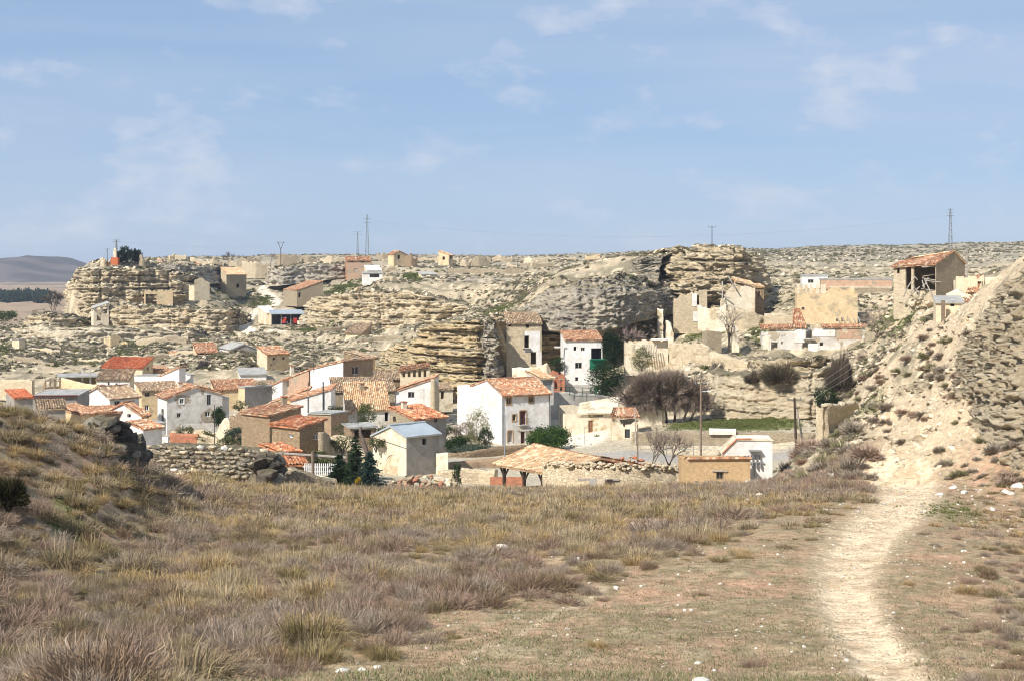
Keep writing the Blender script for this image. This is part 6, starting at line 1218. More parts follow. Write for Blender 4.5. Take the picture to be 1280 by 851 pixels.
heap('tile_heap', 'mound of broken orange tiles behind the long buff stone wall', 'rubble', [(765, 140, 572, 590), (785, 138, 568, 592), (805, 138, 570, 592), (822, 140, 578, 592)], 'brick', 60, (.2, .55), 2.0, seed=70, mats=['brick', 'adobe', 'orange_paint', 'brick'])
# ---- adobe shed
h = House('adobe_shed', 'ochre adobe shed with one small square window and tile-edged flat roof', 'shed', 851, 618, 131, 3, 938, 846, 'adobe', L2=5)
h.op('R', 895.5, 589, 904.5, 599, 'window', frame='wood'); h.walls((h.hz(574), h.hz(571, h.L1)), (h.hz(574), 3), (h.hz(571, h.L1), 3), (3, 3), mats={'B': 'brown'})
h.plane('tile', [(h.L1, 5.2, h.hz(571, h.L1) - 1.3), (.3, 5.2, h.hz(571.5) - 1.3), (h.L1 + .1, -.25, h.hz(571, h.L1)), (.6, -.25, h.hz(571.5))]); h.done()
u, v = h.plane_hit(897, 588, 'R'); mb = MB(); mb.box(h.P(u + .2, -.05, v), (1.4, .2, .12), h.a); h.add(mb.build('lintel', M['woodgrey'], h.root))
# ---- transformer tower
h = House('transformer_tower', 'white transformer tower with insulators and sloping tiled edge', 'tower', 904, 616, 137, 3, 965.5, 900, 'white', L2=4.2)
up = h.plane_hit(921, 549.5, 'R')[0]; k0 = h.hz(549.5); kl = h.hz(567)
h.walls((kl, k0), (kl, kl), (k0, k0), (kl, k0), (up, k0), None, None, (up, k0)); h.plane('palewhite', [(-.15, 4.2, kl - .1), (-.15, -.08, kl - .1), (up, 4.2, k0), (up, -.08, k0)], flat=True, thick=.05); h.plane('palewhite', [(up, -.08, k0), (h.L1 + .12, -.08, k0), (up, 4.2, k0 - .3), (h.L1 + .12, 4.2, k0 - .3)], flat=True, thick=.05)
mb = MB(); mb.bar(h.P(-.1, -.06, kl + .05), h.P(up, -.06, k0 + .1), .09, 6); mb.bar(h.P(up, -.06, k0 + .1), h.P(up + 1.4, -.06, k0 + .12), .08, 6); h.add(mb.build('tile_edge', M['brick'], h.root)); h.done()
u0 = h.plane_hit(936, 562, 'R'); u1 = h.plane_hit(951, 562, 'R'); mb = MB(); mb.box(h.P((u0[0] + u1[0]) / 2, -.3, u0[1]), (u1[0] - u0[0], .6, .12), h.a); h.add(mb.build('bracket_shelf', M['metal_grey'], h.root))
for k in range(3):
    px = 939 + k * 5; u, v = h.plane_hit(px, 572, 'R'); mb = MB(); mb.bar(h.P(u, -.05, v), h.P(u, -.5, v + .1), .06, 6); mb.bar(h.P(u, -.3, v - .1), h.P(u, -.3, v + .35), .09, 6); h.add(mb.build('insulator', M['metal_dark'], h.root))
    u, v = h.plane_hit(px + 1, 580, 'R'); mb = MB(); mb.box(h.P(u, -.25, v), (.1, .4, .5), h.a); h.add(mb.build('surge_arrester', M['metal_grey'], h.root))
u, v = h.plane_hit(945, 577, 'R'); mb = MB(); mb.box(h.P(u, -.2, v), (1.5, .1, .1), h.a); h.add(mb.build('crossbar', M['metal_grey'], h.root)); u, v = h.plane_hit(943, 580, 'R'); mb = MB(); mb.bar(h.P(u, -.08, -1), h.P(u, -.08, v), .03, 5); h.add(mb.build('cable', M['metal_grey'], h.root))
# ---- stone bank at the left edge of the field: individual stones
st = thing('stone_wall', 'dry stone bank of large pale blocks below the white gabled houses', 'wall', gpt(262, 104)); n0 = 0
for row in range(7):
    px = 184
    while px < 346:
        w = RB.uniform(5, 12); y = float(np.interp(px, [184, 215, 260, 300, 346], [558, 559, 560, 562, 566])) + row * 5.6 + RB.uniform(-1, 1); d = 104.5 - row * .16 + float(np.interp(px, [184, 346], [-2, 2]))
        if y < float(np.interp(px, [184, 240, 300, 346], [586, 598, 604, 604])):
            o = link('stone', ROCKS[RB.randrange(7)], None, st); m = M['pale_stone'] if RB.random() < .05 else M[RB.choice(['rock_pale', 'stonepale', 'rock_marl', 'rock_grey'])]
            if not o.data.materials: o.data.materials.append(m)
            o.material_slots[0].link = 'OBJECT'; o.material_slots[0].material = m
            o.scale = (w * .045, .34, .29); o.rotation_euler = (RB.uniform(-.2, .2), RB.uniform(-.2, .2), RB.uniform(-.3, .3)); o.location = at(px + w / 2, y, d) - st.location; n0 += 1
        px += w * 1.02
cliff('bank', [(176, 108, 562, 612), (200, 105, 558, 610), (250, 105.4, 559, 612), (300, 106, 562, 612), (340, 107, 566, 612), (352, 110, 575, 612)], 'rock_pale', A=.25, S=.2, th=.6, blk=.2, bs=.8, seed=25, back=3.5, step=.22, capn=.2, prof=((0, 0), (1, -.6)))
heap('rock_outcrop', 'jagged dark rock at the end of the dry stone bank', 'rock', [(324, 101, 566, 604), (334, 100, 562, 606), (346, 101, 566, 606)], 'rock_grey', 22, (.5, 1.1), 1.2, seed=90, mats=['rock_grey', 'rock_dark', 'rock_dark'])
heap('rock_outcrop', 'dark lichen-covered rock outcrop on the edge of the grassy knoll', 'rock', [(104, 75, 524, 566), (118, 72, 517, 576), (138, 71, 516, 588), (158, 72, 520, 590), (172, 75, 545, 588)], 'rock_dark', 95, (.4, .9), 1.4, seed=91, mats=['rock_dark', 'rock_dark', 'rock_dark', 'rock_grey'])
heap('rock_outcrop', 'broken grey rocks spilling down the grassy knoll', 'rock', [(110, 70, 572, 590), (140, 70, 580, 604), (165, 73, 584, 610)], 'rock_grey', 30, (.2, .5), 2.5, seed=92, mats=['rock_dark', 'rock_grey', 'pale_stone'])
rubble('garden_wall', 'low tumbled grey wall beneath the log rail', 'wall', [(348, 108, 586, 608), (372, 108, 588, 608), (400, 109, 594, 610), (420, 110, 598, 610)], 'stone', .6, .3, seed=71, disp=.2)
# log rail and white picket fence
t = thing('log_rail', 'weathered log rail on posts above the garden', 'fence', at(390, 590, 116)); ps = []
mb = MB(); mb.bar(at(345, 566, 116), at(436, 572, 117), .12, 7); ps.append(mb.build('rail', M['woodgrey'], t)); mb = MB(); mb.bar(at(350, 585, 113), at(420, 600, 113), .12, 7); ps.append(mb.build('rail', M['palewhite'], t))
for px in (347, 391, 434): mb = MB(); mb.bar(at(px, 604, 116.2), at(px, 564, 116.2), .13, 7); ps.append(mb.build('post', M['wood'], t))
rebase(ps, t)
t = thing('picket_fence', 'short white picket fence behind the log rail', 'fence', at(407, 592, 119)); ps = []
for k in range(22): mb = MB(); mb.box(at(381 + k * 2.6, 586, 119), (.09, .03, 1.0)); ps.append(mb.build('picket', M['white_paint'], t))
for py in (583, 589): mb = MB(); mb.box(at(408, py, 119.06), (4.0, .04, .08)); ps.append(mb.build('rail', M['white_paint'], t))
rebase(ps, t)
# rubble mound at the field edge
heap('rubble_heap', 'overgrown mound of earth and broken tile before the tin-roofed house', 'rubble', [(485, 126, 604, 616), (500, 124, 594, 618), (520, 122, 587, 620), (540, 122, 592, 620), (556, 124, 602, 618)], 'brown', 110, (.18, .5), 2.5, seed=72, mats=['brown', 'brick', 'stone', 'stonepale', 'brown'])
heap('rubble_heap', 'broken pale wall stump with dark gap by the field edge', 'rubble', [(545, 128, 594, 618), (556, 128, 596, 618), (572, 128, 600, 618)], 'palewhite', 30, (.3, .8), 2.0, seed=73)
heap('rubble_heap', 'line of tumbled white blocks before the adobe shed', 'rubble', [(870, 118, 603, 616), (900, 117, 605, 616), (930, 116, 600, 614), (962, 115, 601, 612), (985, 114, 598, 610)], 'pale_stone', 60, (.15, .5), 2.0, seed=74, mats=['pale_stone', 'rock_pale', 'stonepale'])

# ---------------------------------------------------------------- plants
def rv(rg, n): v = rg.normal(size=(n, 3)); return v / np.linalg.norm(v, axis=1)[:, None]
def blades(rg, n, spread, h, w, lean, c0, c1, bend=.5, hv=.4):
    """tussock of thin curved blades (two triangles + tip each)"""
    a = rg.uniform(0, 6.283, n); r = spread * .35 * np.sqrt(rg.random(n)); b = np.stack([r * np.cos(a), r * np.sin(a), np.zeros(n)], 1)
    a2 = a + rg.normal(0, .5, n); ln = lean * rg.random(n) ** .8; L_ = h * (1 - hv * rg.random(n)); dx = np.stack([np.cos(a2), np.sin(a2)], 1)
    m = b.copy(); m[:, :2] += dx * (ln * L_ * .4)[:, None]; m[:, 2] += L_ * .6 * (1 - ln * .3)
    t = b.copy(); t[:, :2] += dx * (ln * L_ * (.75 + bend * .5))[:, None]; t[:, 2] += L_ * (1 - ln * .3) * (1 - bend * ln * .7)
    q = rg.uniform(0, 6.283, n); sd = np.stack([np.cos(q), np.sin(q), np.zeros(n)], 1) * w
    V = np.stack([b - sd, b + sd, m - sd * .8, m + sd * .8, t], 1).reshape(-1, 3); o = (np.arange(n) * 5)[:, None, None]
    Fc = (np.array([[0, 1, 3], [0, 3, 2], [2, 3, 4]])[None] + o).reshape(-1, 3)
    k = rg.random((n, 1)); c = np.array(c0) * (1 - k) + np.array(c1) * k; c = c * rg.uniform(.75, 1.25, (n, 1))
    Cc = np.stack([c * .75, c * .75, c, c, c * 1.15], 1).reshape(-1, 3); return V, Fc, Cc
def twigs(rg, n, R_, h, w, c0, c1, low=.1, up=.6, s0=.25, s1=.7):
    """rounded bush of fine twigs: sprays starting inside and ending on the outline"""
    u = rv(rg, n); u[:, 2] = np.abs(u[:, 2]) * (1 - low) - low * .3; u /= np.linalg.norm(u, axis=1)[:, None]
    f = .75 + .35 * vnoise(u * 2.2 + rg.uniform(0, 50), 3)
    e = u * np.array([R_, R_, h]) * (f * rg.uniform(.7, 1.08, n))[:, None]; e[:, 2] = np.maximum(e[:, 2], .02)
    s = e * rg.uniform(s0, s1, (n, 1)); s[:, 2] *= up; j = rv(rg, n) * R_ * .08; m = (s + e) / 2 + j
    q = np.cross(e - s, rv(rg, n)); q /= np.linalg.norm(q, axis=1)[:, None] + 1e-9; q *= w
    V = np.stack([s - q * .5, s + q * .5, m + q, e, m - q], 1).reshape(-1, 3); o = (np.arange(n) * 5)[:, None, None]
    Fc = (np.array([[0, 1, 2], [0, 2, 4], [4, 2, 3]])[None] + o).reshape(-1, 3)
    k = rg.random((n, 1)); c = np.array(c0) * (1 - k) + np.array(c1) * k; c *= rg.uniform(.7, 1.3, (n, 1)); Cc = np.repeat(c, 5, 0); return V, Fc, Cc
def leaves(rg, n, cl, rad, size, c0, c1, clump=.40, shell=.45):
    """foliage: small leaf faces in clumps through an ellipsoid"""
    d = rv(rg, cl) * (shell + (1 - shell) * rg.random((cl, 1)) ** .6); k = rg.integers(0, cl, n)
    p = (d[k] + rv(rg, n) * clump * rg.random((n, 1)) ** .5) * np.array(rad); a = rv(rg, n); b = np.cross(a, rv(rg, n)); b /= np.linalg.norm(b, axis=1)[:, None] + 1e-9
    s = size * rg.uniform(.6, 1.4, (n, 1)); a = a * s; b = b * s * .6; V = np.stack([p - a, p + b, p + a, p - b], 1).reshape(-1, 3); o = (np.arange(n) * 4)[:, None, None]
    Fc = (np.array([[0, 1, 2], [0, 2, 3]])[None] + o).reshape(-1, 3); ct = rg.random((cl, 1))[k]; t = np.clip(ct * .7 + rg.random((n, 1)) * .3, 0, 1)
    c = np.array(c0) * (1 - t) + np.array(c1) * t; return V, Fc, np.repeat(c, 4, 0)
def limbs(mb, p, d, L_, r, lv, rr, ends, split=3, tw=.55, grav=0.0):
    q = p + d * L_; mb.bar(p, q, r, 5 if lv > 1 else 3, r * .68, cap=False)
    if lv == 0: ends.append((q, d)); return
    for k in range(split):
        v = Vector((rr.gauss(0, 1), rr.gauss(0, 1), rr.gauss(0, 1) - grav)); nd = (d + v.normalized() * tw * rr.uniform(.6, 1.3)).normalized()
        limbs(mb, p.lerp(q, rr.uniform(.55, 1)), nd, L_ * rr.uniform(.6, .85), r * .62, lv - 1, rr, ends, split, tw, grav)
def joinm(name, parts):
    b = 0; V, Fc, Cc = [], [], []
    for v, f, c in parts: V.append(v); Fc.append(f + b); Cc.append(c); b += len(v)
    return npmesh(name, np.concatenate(V), np.concatenate(Fc), np.concatenate(Cc))
def shift(part, off): v, f, c = part; return v + np.array(off), f, c

# ---- bare trees and bushes that stand out
def bare_tree(name, label, px, py, d, H, R_, seed, c0=(.20, .16, .13), c1=(.30, .25, .20), cat='tree', ntw=900, lv=4, tw=.018, trunk=.35, split=3):
    rr = random.Random(seed); rg = np.random.default_rng(seed); t = thing(name, label, cat, at(px, py, d)); mb = MB(); ends = []
    limbs(mb, Vector((0, 0, -.6)), Vector((rr.uniform(-.15, .15), 0, 1)).normalized(), H * trunk + .6, .05 * H * .42, lv, rr, ends, split)
    mb.build('trunk', M['bark'], t, True)
    E = np.array([e[0] for e in ends]); Dn = np.array([e[1] for e in ends]); k = rg.integers(0, len(E), ntw); s = E[k]
    e = s + (Dn[k] + rv(rg, ntw) * .8) * (H * .13 * rg.uniform(.5, 1.2, (ntw, 1))); q = np.cross(e - s, rv(rg, ntw)); q /= np.linalg.norm(q, axis=1)[:, None] + 1e-9; q *= tw
    V = np.stack([s - q, s + q, e], 1).reshape(-1, 3); kk = rg.random((ntw, 1)); c = np.repeat(np.array(c0) * (1 - kk) + np.array(c1) * kk, 3, 0)
    link('crown', npmesh('crown', V, np.arange(ntw * 3).reshape(-1, 3), c), M['twig'], t); return t
def bush(name, label, px, py, d, R_, H, n, c0, c1, seed, w=.03, mat='twig', cat='bush', group=None, core=None):
    rg = np.random.default_rng(seed); t = thing(name, label, cat, at(px, py, d), rg.uniform(0, 6), group)
    V, Fc, Cc = twigs(rg, n, R_, H, w, c0, c1); link('foliage', npmesh('foliage', V, Fc, Cc), M[mat], t)
    mb = MB(); rr = random.Random(seed)
    for k in range(7): a = rr.uniform(0, 6.28); mb.bar((0, 0, -.4), (math.cos(a) * R_ * .4, math.sin(a) * R_ * .4, H * .5), .05, 4, .02)
    mb.build('stem', M['bark'], t); return t
def leafy(name, label, px, py, d, rad, n, c0, c1, seed, size=.12, cl=60, cat='shrub', lift=.8, trunk=True, mat='leaf'):
    rg = np.random.default_rng(seed); t = thing(name, label, cat, at(px, py, d)); part = shift(leaves(rg, n, cl, rad, size, c0, c1), (0, 0, rad[2] * lift))
    link('crown', npmesh('crown', *part), M[mat], t); mb = MB(); rr = random.Random(seed)
    for k in range(5): a = rr.uniform(0, 6.28); mb.bar((0, 0, -.5), (math.cos(a) * rad[0] * .5, math.sin(a) * rad[1] * .4, rad[2] * (lift + .3)), .07, 5, .02)
    mb.build('trunk', M['bark'], t); return t
BR0, BR1 = (.13, .10, .08), (.34, .265, .205)
# the great bare tree: a wide spreading thicket of several stems
t = thing('bare_tree', 'huge spreading leafless tree in front of the pale rock', 'tree', at(838, 522, 204)); rr = random.Random(5); rg = np.random.default_rng(5); mb = MB(); ends = []
for k in range(7):
    x = -6.5 + k * 1.9; limbs(mb, Vector((x * .55, rr.uniform(-1, 1), -1)), Vector((x * .1, rr.uniform(-.2, .2), 1)).normalized(), 3.0, .2, 4, rr, ends, 3, .6)
mb.build('trunk', M['bark'], t, True)
parts = []
for (x, z, rx, rz, n) in ((-3.4, 3.4, 3.9, 4.2, 10000), (0, 3.6, 3.8, 4.3, 10000), (3.2, 3.0, 3.0, 3.6, 7500), (4.8, 2.2, 1.8, 2.8, 3200), (-1.8, 4.6, 3.2, 2.9, 5000), (-5.5, 2.4, 2.0, 2.6, 3200)):
    V, Fc, Cc = twigs(rg, n, rx, rz, .032, BR0, BR1, low=.0, up=1); V[:, 2] = V[:, 2] * 1.0; flip = rg.random(n) < .42; V.reshape(n, 5, 3)[flip, :, 2] *= -.75; parts.append((V + np.array([x, 0, z - .2]), Fc, Cc))
link('crown', joinm('crown', parts), M['twig'], t)
bare_tree('bare_tree', 'thin leafless fruit tree behind the long buff stone wall', 838, 600, 142, 5.2, 3, 21, ntw=1400, tw=.012)
bare_tree('bare_tree', 'leafless sapling thicket left of the thin fruit tree', 812, 598, 144, 4.2, 3, 22, ntw=900, tw=.011)
bare_tree('bare_tree', 'bare pale tree under the overhang beside the ivy', 782, 450, 252, 6, 3, 23, (.30, .22, .19), (.42, .32, .28), ntw=500, tw=.02)
bare_tree('bare_tree', 'slender bare tree on the green ruin terrace', 911, 432, 247, 6.5, 3, 24, (.34, .29, .24), (.46, .40, .33), ntw=700, tw=.02)
bare_tree('bare_tree', 'lone dark leafless tree on the far skyline', 285, 336, 500, 5.5, 3, 25, (.05, .05, .05), (.09, .08, .08), ntw=500, tw=.03)
bare_tree('bare_tree', 'faint leafless tree beside the skyline ruins', 338, 332, 550, 5.0, 3, 26, ntw=400, tw=.03)
bare_tree('bare_tree', 'pale leafless tree against the slope wall right of the ruin', 1096, 434, 238, 6.0, 3, 27, (.32, .26, .2), (.42, .35, .28), ntw=900, tw=.02)
bare_tree('bare_tree', 'dark leafless tree at the left foot of the cliff', 68, 404, 420, 8.5, 4, 28, (.09, .075, .06), (.18, .15, .12), ntw=1500, tw=.04)
bare_tree('bare_tree', 'pale bare bush-tree by the bend of the white track', 316, 390, 446, 4, 2, 29, (.4, .33, .26), (.5, .42, .34), ntw=300, tw=.03)
bush('bush', 'large round dark bush beside the whitewashed ruin', 1051, 487, 197, 3.0, 5.9, 8000, (.075, .06, .045), (.17, .135, .10), 31)
bush('bush', 'brown-green thicket hanging above the undercut rock', 975, 477, 203, 4.0, 3.6, 6000, (.09, .075, .05), (.19, .15, .10), 32)
bush('bush', 'straggling brown bush at the lip of the undercut rock', 941, 478, 205, 2.2, 2.5, 2800, (.09, .075, .05), (.19, .15, .10), 33)
bush('bush', 'grey-brown bush against the stony bank', 895, 466, 229, 1.8, 2.6, 1800, (.15, .12, .09), (.27, .22, .17), 34)
bush('bush', 'dark bush in front of the red-tiled shed', 254, 470, 288, 3.6, 4.2, 4500, (.06, .05, .05), (.14, .115, .10), 35, w=.04)
bush('bush', 'round brown bush against the collapsing barn wall', 1200, 362, 214, 2.2, 2.6, 2500, (.14, .115, .09), (.26, .21, .16), 36)
bush('bush', 'dark bush added to stand for the shaded hollow of the grassy knoll', 12, 628, 45, 1.15, 1.15, 5000, (.03, .028, .012), (.075, .065, .03), 38, .012)  # added bush: its near-black foliage stands in for shade in the hollow
bush('bush', 'tiny dark bush perched on the banded bluff', 587, 412, 254, .9, 1.8, 700, (.08, .08, .05), (.16, .14, .09), 37)
leafy('ivy_shrub', 'dark glossy evergreen mass beside the tall white house', 757, 496, 230, (2.7, 1.8, 2.8), 9000, (.012, .028, .012), (.05, .085, .03), 41, .11, 90, lift=1.0)
leafy('ivy_shrub', 'column of dark ivy climbing by the green balcony', 766, 456, 242, (1.6, 1.2, 2.9), 5000, (.008, .02, .008), (.03, .055, .02), 42, .11, 60, lift=1.0)
leafy('shrub', 'round green bush wedged between brick ruin and white house', 697, 462, 243, (1.3, .9, 1.1), 2000, (.02, .04, .015), (.07, .10, .04), 43, .09, 30)
leafy('shrub', 'dense bright green laurel before the tall white house', 686, 562, 193, (2.9, 1.8, 1.7), 9000, (.02, .05, .012), (.10, .17, .04), 44, .11, 80)
leafy('shrub', 'glossy dark green shrub beside the thick broken wall', 1032, 512, 196, (1.6, 1.2, 1.9), 4500, (.012, .028, .012), (.06, .09, .035), 45, .10, 50)
leafy('shrub', 'ivy clump on the corner of the weathered gabled house', 273, 528, 211, (1.1, .8, 1.3), 2600, (.015, .035, .012), (.07, .11, .035), 46, .09, 30)
leafy('shrub', 'grey-green olive bush among the garden walls', 296, 556, 168, (1.5, 1.1, 1.1), 2600, (.03, .05, .035), (.10, .14, .09), 47, .09, 40)
leafy('tree', 'slim pale-green young tree beside the tall white house', 597, 558, 194, (1.7, 1.2, 2.6), 2200, (.14, .15, .05), (.26, .26, .10), 48, .09, 50, 'tree', 1.0)
leafy('shrub', 'dark leafy shrub in the garden of the tall white house', 608, 558, 192, (1.0, .8, 1.5), 1500, (.02, .035, .015), (.06, .08, .03), 49, .09, 30)
leafy('shrub', 'deep green hedge clump behind the grey garden wall', 570, 564, 190, (1.9, 1.2, 1.2), 3600, (.012, .03, .012), (.06, .10, .03), 50, .1, 40)
leafy('shrub', 'reddish-grey leafless garden shrub behind the hedge clump', 582, 552, 196, (2.2, 1.3, 1.7), 2600, (.16, .11, .08), (.28, .20, .15), 51, .08, 40)
leafy('shrub', 'blue-green agave-like bed along the grey garden wall', 592, 566, 188, (2.6, .8, .6), 2500, (.06, .09, .06), (.16, .19, .13), 52, .1, 40)
leafy('shrub', 'small upright juniper by the pale low wall', 571, 602, 140, (.55, .5, 1.0), 1600, (.03, .05, .02), (.09, .13, .06), 53, .06, 24)
leafy('shrub', 'leafy tangle in the yard below the straw-tiled house', 458, 528, 205, (1.4, 1, 1.6), 2200, (.05, .07, .02), (.13, .16, .06), 54, .09, 36)
leafy('shrub', 'green tangle beside the white annex', 418, 530, 203, (1.2, 1, 1.6), 1800, (.05, .06, .03), (.13, .14, .07), 55, .09, 36)
leafy('shrub', 'low grey-green yard bush near the crooked trunk', 436, 545, 180, (1.8, 1, 1.0), 2200, (.06, .075, .035), (.15, .16, .08), 56, .09, 36)
leafy('shrub', 'pale scrub filling the yard of the grey-rendered store', 326, 500, 236, (2.4, 1.4, 1.6), 2600, (.12, .12, .07), (.24, .22, .14), 57, .09, 40)
leafy('shrub', 'green-yellow shrub below the pale ruined shell', 802, 460, 236, (1.8, 1.2, 1.9), 2400, (.08, .09, .03), (.2, .2, .08), 58, .1, 40)
for k, (px, py, d, r) in enumerate(((775, 592, 148, 1.6), (860, 592, 146, 1.5), (880, 588, 150, 1.3), (825, 596, 143, 1.4), (905, 574, 160, 1.2), (752, 584, 160, 1.2), (1000, 585, 150, 1.5), (985, 592, 142, 1.4))): bush('bush', 'leafless brown garden bush behind the long buff wall', px, py, d, r, r * 1.3, 900, (.15, .115, .085), (.30, .235, .18), 300 + k, .018, group='leafless bushes behind the long buff wall')
for k, (px, py, d, r) in enumerate(((232, 545, 200, 1.1), (258, 552, 190, 1.2), (320, 548, 176, 1.3), (284, 560, 165, 1.1), (428, 562, 152, 1.2), (470, 560, 168, 1.1), (398, 578, 135, 1.0), (412, 590, 126, 1.1), (480, 546, 190, 1.2), (556, 545, 196, 1.3), (664, 572, 180, 1.0), (352, 508, 226, 1.3), (300, 512, 226, 1.2))): leafy('shrub', 'low green yard shrub among the village walls', px, py, d, (r, r * .8, r * .7), 900, (.06, .075, .03), (.17, .175, .08), 330 + k, .09, 22)['group'] = 'yard shrubs of the village'
# crooked dead trunk by the tin-roofed house
t = thing('dead_tree', 'crooked dead trunk leaning beside the tin-roofed house', 'tree', at(463, 600, 130)); mb = MB(); P = [at(463, 604, 130), at(461, 575, 130.4), at(455, 553, 130.6), at(450, 541, 130.8), at(451, 533, 131)]
for a, b, r, r2 in zip(P, P[1:], (.26, .23, .2, .16), (.23, .2, .16, .1)): mb.bar(a, b, r, 7, r2)
rebase([mb.build('trunk', M['bark'], t, True)], t)
# conifers
def conifer(label, px, py, d, H, Rb, seed, c0=(.015, .035, .018), c1=(.075, .115, .055), tiers=17):
    rg = np.random.default_rng(seed); t = thing('conifer', label, 'tree', at(px, py, d)); mb = MB(); mb.bar((0, 0, -.5), (0, 0, H * .97), .1, 6, .02); mb.build('trunk', M['bark'], t); parts = []
    for k in range(tiers):
        f = k / tiers; z = H * (.04 + .93 * f); R_ = (Rb * (1 - f) ** .85 + .08) * rg.uniform(.8, 1.15); nb = int(6 + 8 * (1 - f))
        for b in range(nb):
            a = rg.uniform(0, 6.283); L_ = R_ * rg.uniform(.6, 1.25); n = int(40 * L_ / Rb + 12); s = rg.random(n)
            dirn = np.array([math.cos(a), math.sin(a), 0]); p = dirn * (s * L_)[:, None]; p[:, 2] = z + .22 * L_ * s - .25 * L_ * s * s + rg.normal(0, .02, n)
            e = p + (dirn * .5 + rv(rg, n) * .8) * (.34 * (1.1 - s))[:, None] + np.array([0, 0, .03]); q = np.cross(e - p, rv(rg, n)); q /= np.linalg.norm(q, axis=1)[:, None] + 1e-9; q *= .05
            V = np.stack([p - q, p + q, e], 1).reshape(-1, 3); kk = rg.random((n, 1)); parts.append((V, np.arange(n * 3).reshape(-1, 3), np.repeat(np.array(c0) * (1 - kk) + np.array(c1) * kk, 3, 0)))
    link('crown', joinm('crown', parts), M['leaf'], t)
conifer('tallest dark green conifer behind the log rail end', 444, 608, 115, 4.3, 1.5, 61)
conifer('short dark conifer leaning left of the tallest conifer', 424, 606, 116, 2.6, 1.3, 62)
conifer('bluish conifer beside the yellow-flowered bush', 462, 612, 112, 3.2, 1.6, 63, (.03, .055, .045), (.10, .15, .12))
leafy('shrub', 'small yellow-flowered bush between the conifers', 447, 610, 111, (.28, .28, .5), 500, (.35, .22, .01), (.5, .34, .02), 64, .045, 16)
# hilltop pines
for k, (px, d, H, lab) in enumerate(((150, 455, 4.2, 'left pine of the hilltop clump'), (157, 457, 6.2, 'tallest pine of the hilltop clump'), (165, 456, 5.0, 'round pine of the hilltop clump'), (172, 458, 5.0, 'right pine of the hilltop clump'))):
    leafy('pine_tree', lab + ' beside the shrine', px, 330, d, (1.7, 1.5, H * .42), 2600, (.008, .02, .010), (.03, .05, .022), 70 + k, .16, 26, 'tree', 1.25)
leafy('shrub', 'dark pines at the far left edge of the plain', 6, 400, 560, (5, 3, 2), 1500, (.06, .09, .03), (.1, .13, .05), 79, .3, 30)

# ---- fields of grass, thyme and scrub
rg = np.random.default_rng(3)
GOLD = ((.42, .31, .15), (.57, .45, .24)); STRAW = ((.44, .35, .21), (.60, .50, .33)); OLIVE = ((.17, .155, .06), (.31, .26, .115)); DRYG = ((.22, .175, .10), (.36, .29, .17)); MAUVE = ((.22, .165, .13), (.38, .295, .235)); GREY = ((.26, .22, .18), (.42, .36, .295)); BRN = ((.19, .13, .085), (.34, .245, .16)); GOLD = ((.36, .26, .11), (.52, .40, .19)); STRAW = ((.36, .28, .155), (.52, .43, .27))
def cat2(*ps):
    b = 0; V, Fc, Cc = [], [], []
    for v, f, c in ps: V.append(v); Fc.append(f + b); Cc.append(c); b += len(v)
    return np.concatenate(V), np.concatenate(Fc), np.concatenate(Cc)
GOLD = ((.37, .255, .115), (.53, .39, .195)); STRAW = ((.37, .285, .17), (.52, .42, .275)); OLIVE = ((.20, .16, .07), (.34, .265, .125)); MAUVE = ((.26, .185, .135), (.44, .325, .245)); GREY = ((.27, .215, .165), (.43, .355, .275))
def tmpl(kind, n, hi):
    k = 1 if hi else .28; w = 1 if hi else 2.0
    if kind == 'grass':
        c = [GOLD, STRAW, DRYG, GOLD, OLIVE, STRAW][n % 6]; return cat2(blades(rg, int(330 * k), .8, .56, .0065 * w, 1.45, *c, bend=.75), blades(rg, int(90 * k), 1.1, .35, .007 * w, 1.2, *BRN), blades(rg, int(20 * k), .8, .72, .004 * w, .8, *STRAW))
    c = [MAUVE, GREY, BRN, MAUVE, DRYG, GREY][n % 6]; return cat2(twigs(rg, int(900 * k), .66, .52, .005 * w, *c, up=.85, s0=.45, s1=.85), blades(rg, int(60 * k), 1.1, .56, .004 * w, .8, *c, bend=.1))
HI = [('grass', tmpl('grass', k, True)) for k in range(12)] + [('shrub', tmpl('shrub', k, True)) for k in range(12)]
LO = [('grass', tmpl('grass', k, False)) for k in range(12)] + [('shrub', tmpl('shrub', k, False)) for k in range(12)]
def dens(px, d):
    """how much of the ground carries tussocks: thick on the left and at the far edge, open by the path"""
    x = np.interp(d, [20, 25, 30, 36, 44, 55, 70, 95], [330, 420, 540, 640, 740, 850, 960, 1010])     # clearing edge
    a = np.clip((x - px) / 150 + .45, .0, 1) + .2 * np.clip(1.5 - (px - x) / 240, 0, 1) * (d > 38); a = np.clip(a, .015, 1); a = np.where((px > 1180), np.clip((px - 1170) / 130, .05, .5), a)
    pcx = np.interp(d, PATH[:, 0], PATH[:, 1]); pwx = np.interp(d, PATH[:, 0], PATH[:, 2]); a = np.where(np.abs(px - pcx) < pwx * 1.35, 0, a)
    a = np.where((d > 82) & (px > 940) & (px < 1085), .95, a); return a * np.interp(d, [15, 30, 45, 60], [.75, .8, .9, 1])
N = 18500
d_ = np.sqrt(rg.uniform(15 ** 2, 124 ** 2, N)); d_[:1500] = rg.uniform(15, 45, 1500); p_ = rg.uniform(-470, 1820, N)
keep = rg.random(N) < dens(p_, d_); keep &= ~((p_ > 1080) & (d_ > 101)); keep &= ~((p_ > 178) & (p_ < 350) & (d_ > 99)); keep &= ~((p_ < 240) & (d_ > np.interp(p_, [-470, -130, 0, 100, 180, 240], [70, 70, 72, 80, 92, 110])))
p_, d_ = p_[keep], d_[keep]; x_ = (p_ - 640) / F * d_; z_ = GZ(p_, d_) - .03
